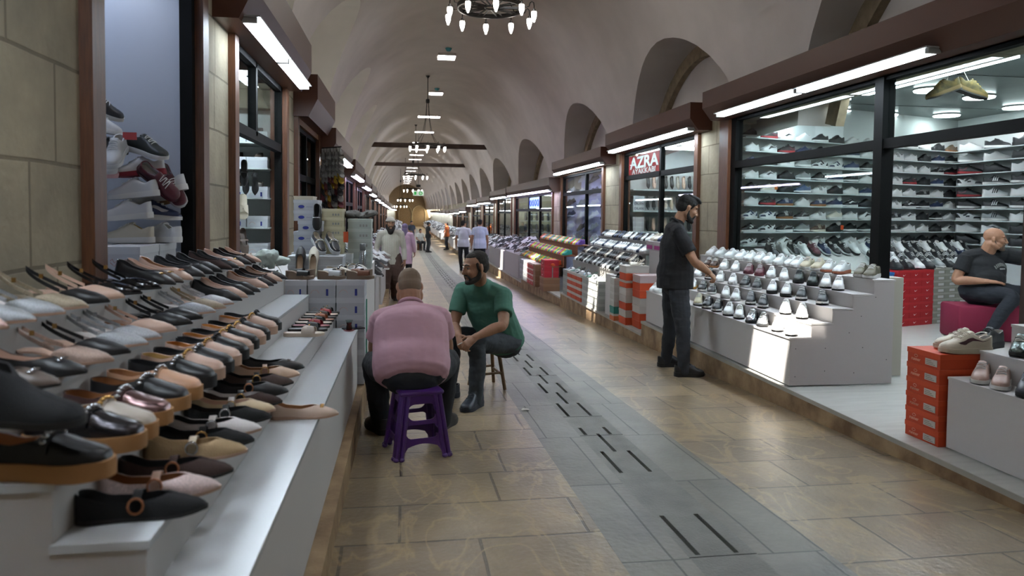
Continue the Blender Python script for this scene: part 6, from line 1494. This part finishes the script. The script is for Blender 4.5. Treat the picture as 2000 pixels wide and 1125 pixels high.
    if hair == 'shaved':
        h = MB(); EE(h, (-.018, 0, .036), (.0985, .0785, .083)); EE(h, (-.04, 0, -.01), (.072, .0765, .07))
        child('shaved_hair', h, hm, vox*.7, 3)
    if beard:
        b = MB(); th = {'stubble': .0, 'short': .004, 'long': .02}[beard]; dz = .03 if beard == 'long' else 0
        for q in (1, -1):
            limb(b, [T((.004, .0655*q, -.018)), T((.012, .062*q, -.07)), T((.058, .034*q, -.1-dz)), T((.085, .0, -.108-dz*1.6))], [.007*hs+th*.3, .018*hs+th*.8, .02*hs+th, .017*hs+th*1.2], None, 10, 4)
            limb(b, [T((.098, .006*q, -.049)), T((.088, .028*q, -.058)), T((.075, .036*q, -.085))], [.007*hs, .0075*hs, .011*hs], None, 8, 3)
        if beard == 'long': EE(b, (.055, 0, -.15), (.05, .062, .075))
        child('beard', b, hm, vox*.6, 2, .003 if beard == 'long' else .001, 70)
    if cap:
        h = MB()
        if cap == 'skull':
            EE(h, (-.015, 0, .06), (.104, .086, .074)); limb(h, [T((.095*cos(a)-.012, .082*sin(a), .05+.012*cos(a))) for a in [2*pi*k/16 for k in range(17)]], [.016]*17, None, 8, 2); nm = 'skullcap'
        else:
            EE(h, (-.025, 0, .04), (.107, .09, .092)); EE(h, (-.04, 0, -.05), (.085, .085, .1)); limb(h, [T((-.03, 0, -.08)), T((-.03, 0, -.17)), T((-.02, 0, -.24))], [(.09, .08), (.11, .09), (.16, .1)], F_ @ V(0, 1, 0), 14, 4); nm = 'headscarf'
        child(nm, h, mat('cap_'+cols['cap'], cols['cap'], .9, bump=.6, bscale=140), vox*.8, 2)
    for s_ in 'LR':
        d = J['ft'+s_]; a = J['an'+s_]
        me, rl = jmesh(shoes, {})
        so = bpy.data.objects.new('shoe', me); COL.objects.link(so); so.parent = root
        up = cm(cols['shoe']); ro = {'up': up, 'in': up, 'la': up, 'so': cm(cols['sole'], 'rubber'), 'os': cm(cols['sole'], 'rubber'), 'tg': up, 'ov': up, 'mk': cm(cols['sole'])}
        for i, r in enumerate(rl): so.material_slots[i].link = 'OBJECT'; so.material_slots[i].material = ro.get(r, up)
        so.location = V(a.x, a.y, 0)+d.normalized()*.055-V(org.x, org.y, 0)+V(0, 0, J['zs'+s_]-org.z+.001); so.rotation_euler = (0, J.get('pt'+s_, 0), math.atan2(d.y, d.x)); so.scale = (1.02, 1.05, 1.05)
    return root
# the man in pink, seen from behind on the purple stool
J = dict(shL=V(-.14, 4.68, .60), shR=V(.235, 4.68, .61), hpL=V(-.055, 4.44, .325), hpR=V(.16, 4.44, .32), neck=V(.045, 4.73, .685), head=V(.04, 4.80, .80), hf=V(-.05, .85, -.55), fw=V(0, 1, -.3), hunch=.03,
    elL=V(-.185, 4.80, .385), wrL=V(-.06, 5.0, .30), haL=V(.5, .6, -.5), hnL=V(-.3, .3, .8), elR=V(.29, 4.80, .38), wrR=V(.17, 5.0, .30), haR=V(-.5, .6, -.5), hnR=V(.3, .3, .8),
    knL=V(-.185, 4.86, .27), anL=V(-.15, 4.86, -.10), ftL=V(-.45, 1, 0), zsL=fz(4.86), knR=V(.30, 4.88, .27), anR=V(.27, 4.9, -.10), ftR=V(.5, 1, 0), zsR=fz(4.9))
person('man in a pink t-shirt seen from behind, sitting bent on the purple stool', J, dict(skin='9a6f55', hair='73604e', legs='17191e', shirt='b8909b', shoe='15161a', sole='2d4a55', wide=1.15), (.05, 4.5, fz(4.5)), girth=1.12, belly=.05, hair='shaved', sleeve=.6, hem=.055, fat=.04, wr=.005, hs=1.0, broad=.035, hemw=1.12, hip=.04, collar=True)
# the man in green on the wooden stool
J = dict(shL=V(.80, 5.70, .635), shR=V(.485, 5.92, .65), hpL=V(.90, 5.93, .22), hpR=V(.77, 6.07, .22), neck=V(.61, 5.72, .735), head=V(.557, 5.60, .868), hf=V(-.9, -.42, -.14), fw=V(-.7, -.7, 0),
    elL=V(.765, 5.48, .43), wrL=V(.545, 5.42, .345), haL=V(-.75, -.1, -.6), hnL=V(-.3, -.7, .6), elR=V(.41, 5.82, .38), wrR=V(.43, 5.58, .335), haR=V(.1, -.7, -.7), hnR=V(-.8, -.2, .4),
    knL=V(.585, 5.55, .265), anL=V(.56, 5.50, -.13), ftL=V(-.55, -.85, 0), zsL=fz(5.5), knR=V(.41, 5.85, .265), anR=V(.38, 5.86, -.13), ftR=V(-.9, -.4, 0), zsR=fz(5.86))
person('man in a green t-shirt sitting on the wooden stool, holding a cigarette', J, dict(skin='9b7258', hair='1d1712', legs='33383d', shirt='3f6b5b', shoe='1c2430', sole='cfc4b4'), (.72, 5.9, fz(5.9)), girth=1.06, belly=.06, hair='receding', beard='short', sleeve=.66, hem=.03, hemw=1.08, hip=.015, broad=.012, wr=.006, curlL=.75, curlR=.8)
cg_ = empty('cigarette', (.452, 5.455, .30), rot=(0, .5, 2.6)); tag(cg_, 'lit cigarette between the fingers of the man in green', 'cigarette')
MB().tube([(0, 0, 0), (.05, 0, 0)], .004, 8).build('paper_tube', mat('cig_paper', 'd8d4cc', .8), cg_); MB().tube([(-.025, 0, 0), (0, 0, 0)], .0041, 8).build('filter', mat('cig_filter', 'a5713c', .8), cg_)
# the man in black at the counter
J = dict(shL=V(2.70, 6.95, 1.13), shR=V(2.615, 6.58, 1.125), hpL=V(2.665, 6.84, .66), hpR=V(2.64, 6.64, .66), neck=V(2.675, 6.76, 1.215), head=V(2.77, 6.745, 1.36), hf=V(.93, -.12, -.36), fw=V(1, -.2, 0),
    elR=V(2.735, 6.47, .855), wrR=V(2.905, 6.52, .745), haR=V(.75, .15, -.62), hnR=V(.4, -.6, .55), elL=V(2.80, 7.0, .87), wrL=V(2.98, 6.93, .78), haL=V(.8, -.2, -.5), hnL=V(.4, .6, .55),
    knR=V(2.66, 6.53, .20), anR=V(2.665, 6.50, -.17), ftR=V(1, -.12, 0), zsR=fz(6.5), knL=V(2.70, 6.96, .18), anL=V(2.69, 7.03, -.19), ftL=V(1, -.05, 0), zsL=fz(7.03))
person('man in a black polo shirt standing at the white counter, reaching for a sneaker', J, dict(skin='a37a5f', hair='14110f', legs='24272d', shirt='15161a', shoe='17181b', sole='c9c9c8'), (2.66, 6.76, fz(6.76)), girth=1.07, belly=.055, hair='quiff', beard='short', sleeve=.72, hem=.09, hemw=1.2, hip=.025, wr=.006, curlR=.9, collar=True, broad=.015)
# the bearded man walking towards the viewer
f0 = fz(14.55)
J = dict(shR=V(-.455, 14.55, f0+1.36), shL=V(-.06, 14.57, f0+1.37), hpR=V(-.36, 14.55, f0+.9), hpL=V(-.16, 14.57, f0+.9), neck=V(-.26, 14.55, f0+1.44), head=V(-.262, 14.50, f0+1.58), hf=V(.12, -1, -.12), fw=V(0, -1, 0),
    elR=V(-.54, 14.57, f0+1.07), wrR=V(-.52, 14.48, f0+.82), haR=V(.02, -.15, -1), hnR=V(-.8, -.5, 0), elL=V(.0, 14.6, f0+1.08), wrL=V(.02, 14.5, f0+.83), haL=V(0, -.1, -1), hnL=V(.8, -.5, 0),
    knR=V(-.37, 14.5, f0+.48), anR=V(-.37, 14.52, f0+.1), ftR=V(-.1, -1, 0), zsR=fz(14.5), knL=V(-.15, 14.62, f0+.48), anL=V(-.16, 14.9, f0+.12), ftL=V(.1, -1, 0), zsL=fz(14.9))
mst = mat('shirt_cream_stripe', 'b4b0a2', .9)
def stripes(m, c1, c2, sc, axis=0):
    nt = m.node_tree; N = nt.nodes.new; L = nt.links.new; tc = N('ShaderNodeTexCoord'); w = N('ShaderNodeTexWave'); w.wave_type = 'BANDS'; w.bands_direction = 'XYZ'[axis]; w.inputs['Scale'].default_value = sc
    L(tc.outputs['Object'], w.inputs['Vector']); r = N('ShaderNodeValToRGB'); r.color_ramp.elements[0].color = (*lin(c1), 1); r.color_ramp.elements[1].color = (*lin(c2), 1); r.color_ramp.elements[0].position = .35; r.color_ramp.elements[1].position = .6
    L(w.outputs['Fac'], r.inputs['Fac']); L(r.outputs['Color'], nt.nodes['Principled BSDF'].inputs['Base Color'])
stripes(mst, '9a968a', 'bcb8aa', 14)
person('bearded man in a skullcap, striped cream shirt and baggy brown trousers', J, dict(skin='8f6a52', hair='17120f', legs='46332c', shirt=mst, shoe='1d1a18', sole='2a2624', cap='b9b4a8', wide=1.5), (-.26, 14.55, f0), girth=1.05, belly=.03, shirt='long', hair='short', beard='long', cap='skull', hem=.14, wr=.006, legr=1.15)
# two men in white further on
def stander(lab, x, y, h, yaw, cols, arms=None, **k):
    f = fz(y); s = h/1.75; c, sn = cos(yaw), sin(yaw)
    def P(fw, lt, z): return V(x+c*fw-sn*lt, y+sn*fw+c*lt, f+z*s)
    a = arms or {}
    J = dict(shL=P(0, .19, 1.42), shR=P(0, -.19, 1.42), hpL=P(0, .1, .92), hpR=P(0, -.1, .92), neck=P(.01, 0, 1.5), head=P(.035, 0, 1.63), hf=a.get('hf', V(c, sn, -.1)), fw=V(c, sn, 0),
        elL=P(*a.get('elL', (.0, .26, 1.13))), wrL=P(*a.get('wrL', (.08, .27, .88))), elR=P(*a.get('elR', (.0, -.26, 1.13))), wrR=P(*a.get('wrR', (.08, -.27, .88))), haL=V(c*.2, sn*.2, -1), haR=V(c*.2, sn*.2, -1), hnL=V(-sn, c, 0), hnR=V(sn, -c, 0),
        knL=P(.03, .11, .5), anL=P(a.get('stepL', -.02), .11, .1), knR=P(.03, -.11, .5), anR=P(a.get('stepR', -.02), -.11, .1), ftL=V(c-sn*.15, sn+c*.15, 0), ftR=V(c+sn*.15, sn-c*.15, 0), zsL=f, zsR=f)
    k.setdefault('hip', .03); k.setdefault('hem', .08); k.setdefault('hemw', 1.2)
    return person(lab, J, cols, (x, y, f), **k)
fst = mat('shirt_blue_stripe', 'b9c4d4', .85); stripes(fst, 'ccd0d6', '93a9c4', 6)
stander('man in a white t-shirt and black trousers, walking beside the man in the striped shirt', 2.09, 25.3, 1.79, radians(75), dict(skin='9b7258', hair='1a1512', legs='17181c', shirt='c5c8cf', shoe='1b1b1d', sole='d0d0d0'), dict(hf=V(.8, .5, -.05), stepL=.2, stepR=-.15), vox=.013, hair='short', hem=.08)
stander('man in a white and blue striped shirt seen from behind', 2.54, 24.1, 1.83, radians(88), dict(skin='9b7258', hair='14110f', legs='1d2026', shirt=fst, shoe='1b1b1d', sole='d0d0d0'), dict(stepR=.15), vox=.013, girth=1.1, hair='short', hem=.12)
stander('woman in a lilac headscarf and pink top, half hidden behind the bearded man', .03, 20.5, 1.62, radians(80), dict(skin='9b7258', hair='14110f', legs='1b1c20', shirt='c2a9b4', shoe='1b1b1d', sole='333333', cap='7a7488', wide=1.3), vox=.014, cap='scarf', shirt='long', hem=.35)
stander('distant man in dark blue standing in the middle of the corridor', .46, 44.5, 1.75, radians(-60), dict(skin='9b7258', hair='14110f', legs='20242c', shirt='28303e', shoe='1b1b1d', sole='333333'), dict(wrL=(.25, .1, 1.1), wrR=(.25, -.1, 1.1)), vox=.02, hair='short', face=False)
stander('distant person in black leaning at the far right stall', 1.37, 40.8, 1.72, radians(20), dict(skin='9b7258', hair='14110f', legs='2b2c30', shirt='17181b', shoe='1b1b1d', sole='333333'), dict(wrL=(.3, .2, .95), wrR=(.3, -.2, .95)), vox=.02, hair='short', face=False, hem=.1)
stander('distant man in an orange t-shirt bending over the right stalls', 2.62, 44.0, 1.7, radians(160), dict(skin='9b7258', hair='14110f', legs='2b2c30', shirt='a8521f', shoe='1b1b1d', sole='333333'), vox=.02, hair='short', face=False)
def sitter(lab, x, y, seat, yaw, cols, **k):
    f = fz(y); c, sn = cos(yaw), sin(yaw)
    def P(fw, lt, z): return V(x+c*fw-sn*lt, y+sn*fw+c*lt, f+z)
    J = dict(shL=P(.06, .19, seat+.53), shR=P(.06, -.19, seat+.53), hpL=P(0, .1, seat+.08), hpR=P(0, -.1, seat+.08), neck=P(.08, 0, seat+.61), head=P(.12, 0, seat+.74), hf=V(c, sn, -.2), fw=V(c, sn, 0), elL=P(.15, .25, seat+.27), wrL=P(.38, .18, seat+.2), elR=P(.15, -.25, seat+.27), wrR=P(.38, -.18, seat+.2),
        haL=V(c, sn, -.2), haR=V(c, sn, -.2), hnL=V(0, 0, 1), hnR=V(0, 0, 1), knL=P(.44, .14, seat+.06), knR=P(.44, -.14, seat+.06), anL=P(.42, .13, .1), anR=P(.42, -.13, .1), ftL=V(c, sn, 0), ftR=V(c, sn, 0), zsL=f, zsR=f)
    r = person(lab, J, cols, (x, y, f), **k)
    st = MB(); st.lathe([(.001, 0), (.16, 0), (.15, seat-.05), (.17, seat-.04), (.17, seat-.005), (.001, seat-.004)], n=14); tag(st.build('low_stool', M_wood, loc=(x, y, f)), 'low round stool under the '+lab.split(' sitting')[0], 'stool')
sitter('distant man in a white shirt sitting in the far corridor', .95, 43.4, .42, radians(-70), dict(skin='9b7258', hair='14110f', legs='1b1c22', shirt='c3c2bc', shoe='1b1b1d', sole='333333'), vox=.02, hair='short', face=False)
sitter('distant man in black sitting among the left stalls', -.15, 23.2, .42, radians(-60), dict(skin='9b7258', hair='14110f', legs='1b1c22', shirt='1c1d22', shoe='1b1b1d', sole='333333'), vox=.018, hair='short', face=True)
# the man sitting inside the big shop
J = dict(shR=V(6.18, 7.10, .865), shL=V(6.60, 7.04, .885), hpR=V(6.24, 7.10, .49), hpL=V(6.46, 7.06, .49), neck=V(6.40, 7.05, .945), head=V(6.43, 7.0, 1.07), hf=V(.75, -.65, -.05), fw=V(.2, -1, 0),
    elR=V(6.06, 7.10, .61), wrR=V(6.24, 6.86, .615), haR=V(1, -.3, -.05), hnR=V(0, -.3, 1), elL=V(6.87, 6.96, .84), wrL=V(7.12, 6.9, .87), haL=V(1, -.1, 0), hnL=V(0, 0, 1),
    knR=V(6.36, 6.68, .46), anR=V(6.13, 6.70, .07), ftR=V(-.5, -.8, 0), zsR=-.038, knL=V(6.78, 6.72, .44), anL=V(6.82, 6.70, .07), ftL=V(.3, -1, 0), zsL=-.038)
sp_ = person('bald man in a black t-shirt sitting on the crimson cube inside the shop', J, dict(skin='a3765c', hair='5a4a3e', legs='171b24', shirt='121317', shoe='141518', sole='1d1e20'), (6.4, 7.0, -.038), girth=1.18, belly=.09, beard='stubble', sleeve=.62, hem=.03, fat=.06, hs=1.03, curlR=.15, wr=.005)
from mathutils.bvhtree import BVHTree
shm = [o for o in sp_.children if o.name.startswith('shirt')][0].data
bv = BVHTree.FromPolygons([v.co.copy() for v in shm.vertices], [tuple(p.vertices) for p in shm.polygons])
pc = V(6.42, 7.0, .79)-V(6.4, 7.0, -.038); dv = V(.25, -1, .05).normalized(); lx = V(1, .25, 0).normalized(); uz = V(0, 0, 1)
m = MB()
def proj_quad(x0, x1, z0, z1, tilt=0):
    q = []
    for x, z in ((x0-tilt*.5*(z1-z0), z0), (x1-tilt*.5*(z1-z0), z0), (x1+tilt*.5*(z1-z0), z1), (x0+tilt*.5*(z1-z0), z1)):
        h = bv.ray_cast(pc+lx*x+uz*z+dv*.5, -dv)
        if h[0] is None: return
        q.append(h[0]+dv*.004)
    m.quad(*q)
for i in range(9):
    u = (i-4)/4; zc = .0-.03*u*u
    for k in range(2): proj_quad(.085*u-.007+.009*k, .085*u-.002+.009*k, zc-.018, zc+.018, u*.3)
proj_quad(-.04, .045, -.055, -.04)
if m.f: m.build('chest_print', mat('print_chest', '9a9c98', .8), sp_, smooth=0, fix=False)
# ------------------------------------------------------------ stools
ps = empty('plastic_stool', (.085, 4.385, fz(4.385)+.004), rz=radians(13)); tag(ps, 'purple moulded plastic stool under the man in pink', 'stool')
M_pur = mat('purple_plastic', '442064', .28, spec=.6)
def panel2d(loops, th):
    cu = bpy.data.curves.new('p', 'CURVE'); cu.dimensions = '2D'; cu.fill_mode = 'BOTH'; cu.extrude = th
    for lp in loops:
        sp = cu.splines.new('POLY'); sp.points.add(len(lp)-1); sp.use_cyclic_u = True
        for p, q in zip(sp.points, lp): p.co = (q[0], q[1], 0, 1)
    o = bpy.data.objects.new('p', cu); COL.objects.link(o); dg = bpy.context.evaluated_depsgraph_get(); me = bpy.data.meshes.new_from_object(o.evaluated_get(dg)); bpy.data.objects.remove(o); bpy.data.curves.remove(cu)
    return me
def rr(x0, x1, y0, y1, r, n=6):
    out = []
    for cx_, cy_, a0 in ((x1-r, y1-r, 0), (x0+r, y1-r, pi/2), (x0+r, y0+r, pi), (x1-r, y0+r, 1.5*pi)): out += [(cx_+r*cos(a0+pi/2*k/n), cy_+r*sin(a0+pi/2*k/n)) for k in range(n+1)]
    return out
SH_ = .395; wb_, wt2 = .158, .112
outer = [(-wb_, .02), (-wb_+.035, .02), (-wb_+.05, .05)]+[(-.09+.18*k/8, .075+.018*sin(pi*k/8)) for k in range(9)]+[(wb_-.05, .05), (wb_-.035, .02), (wb_, .02), (wt2, SH_), (-wt2, SH_)]
pm_ = panel2d([outer, rr(-.098, .098, .125, .205, .032), rr(-.088, .088, .23, .325, .045)], .003)
lean = math.atan2(wb_-wt2, SH_)
for k in range(4):
    me = pm_.copy(); me.name = 'side_panel'; me.materials.clear(); me.materials.append(M_pur)
    me.transform(Matrix.Rotation(k*pi/2, 4, 'Z') @ Matrix.Translation((0, -wb_, 0)) @ Matrix.Rotation(pi/2-lean, 4, 'X'))
    inst('side_panel', me, ps)
    a = k*pi/2+pi/4; m = MB()
    for d in (-.022, 0, .022):
        t_ = V(-sin(a), cos(a), 0)*d*1.2; r0 = V(cos(a), sin(a), 0)
        off = .004 if d == 0 else -.014
        m.tube([r0*(wb_*1.414+off)+t_+V(0, 0, .01), r0*(wt2*1.414+off-.004)+t_+V(0, 0, SH_-.015)], .0125, 8)
        m.ell(tuple(r0*(wb_*1.414+off+.003)+t_+V(0, 0, .014)), (.018, .018, .014), 7)
    m.build('leg', M_pur, ps)
m = MB(); rbox(m, -.135, -.135, SH_-.02, .135, .135, SH_+.008, .012); m.build('seat', M_pur, ps)
wsd = empty('wooden_stool', (.735, 6.2, fz(6.2))); tag(wsd, 'round wooden stool under the man in green', 'stool')
M_oak = mat('stool_wood', '6e5236', .55, noise=.3, nscale=12)
MB().lathe([(.001, .33), (.14, .33), (.155, .337), (.155, .358), (.145, .366), (.001, .366)], n=24).build('seat', M_oak, wsd)
for sx, sy in ((.14, -.1), (.085, .25), (-.15, .15), (-.1, -.18)): MB().tube([(sx, sy, fz(6.2+sy)-fz(6.2)+.003), (sx*.62, sy*.62, .332)], [.015, .018], 10).build('leg', M_oak, wsd)
q_ = [(.14, -.1), (.085, .25), (-.15, .15), (-.1, -.18)]
for i in range(4):
    a, b = q_[i], q_[(i+1) % 4]; MB().tube([(a[0]*.84, a[1]*.84, .135+.02*(i % 2)), (b[0]*.84, b[1]*.84, .135+.02*(i % 2))], .011, 8).build('stretcher', M_oak, wsd)
# ------------------------------------------------------------ camera, light, view
F = 1400.; PIT = math.atan(60/1400); ROLL = .0115
YAW = math.atan(212/1400*cos(PIT))
cam_d = bpy.data.cameras.new('camera'); cam = bpy.data.objects.new('camera', cam_d); COL.objects.link(cam)
cam_d.sensor_width = 36; cam_d.lens = F/2000*36
cam_d.shift_y = -(562.5-475.)/2000
cam_d.clip_start = .05; cam_d.clip_end = 200
fw = Vector((sin(YAW)*cos(PIT), cos(YAW)*cos(PIT), -sin(PIT))); r0 = Vector((cos(YAW), -sin(YAW), 0)); u0 = r0.cross(fw)
rr = r0*cos(ROLL)+u0*sin(ROLL); uu = -r0*sin(ROLL)+u0*cos(ROLL)
cam.matrix_world = Matrix(((rr.x, uu.x, -fw.x, 0), (rr.y, uu.y, -fw.y, 0), (rr.z, uu.z, -fw.z, 1.30), (0, 0, 0, 1)))
cam_d.dof.use_dof = True; cam_d.dof.focus_distance = 6.5; cam_d.dof.aperture_fstop = 3.0
SC.camera = cam
w = bpy.data.worlds.new('world'); SC.world = w; w.use_nodes = True
bg = w.node_tree.nodes['Background']; bg.inputs[0].default_value = (.75, .85, 1, 1); bg.inputs[1].default_value = 1.2
sun_d = bpy.data.lights.new('sun', 'SUN'); sun_d.energy = 280; sun_d.angle = .009; sun_d.color = (1, .95, .86)
sun = bpy.data.objects.new('sun', sun_d); COL.objects.link(sun)
sd = Vector((1.75, 1.27, -6.0)).normalized(); sun.rotation_euler = sd.to_track_quat('-Z', 'Y').to_euler(); sun.location = (0, 0, 12)
vs = SC.view_settings; vs.view_transform = 'Standard'; vs.look = 'None'; vs.gamma = 1; vs.exposure = -0.28; vs.use_curve_mapping = False
SC.cycles.max_bounces = 7; SC.cycles.diffuse_bounces = 4; SC.cycles.glossy_bounces = 3; SC.cycles.transparent_max_bounces = 10; SC.cycles.transmission_bounces = 3
SC.cycles.sample_clamp_indirect = 4; SC.cycles.caustics_reflective = False; SC.cycles.caustics_refractive = False
SC.cycles.use_denoising = True; SC.cycles.use_adaptive_sampling = True; SC.cycles.adaptive_threshold = .02
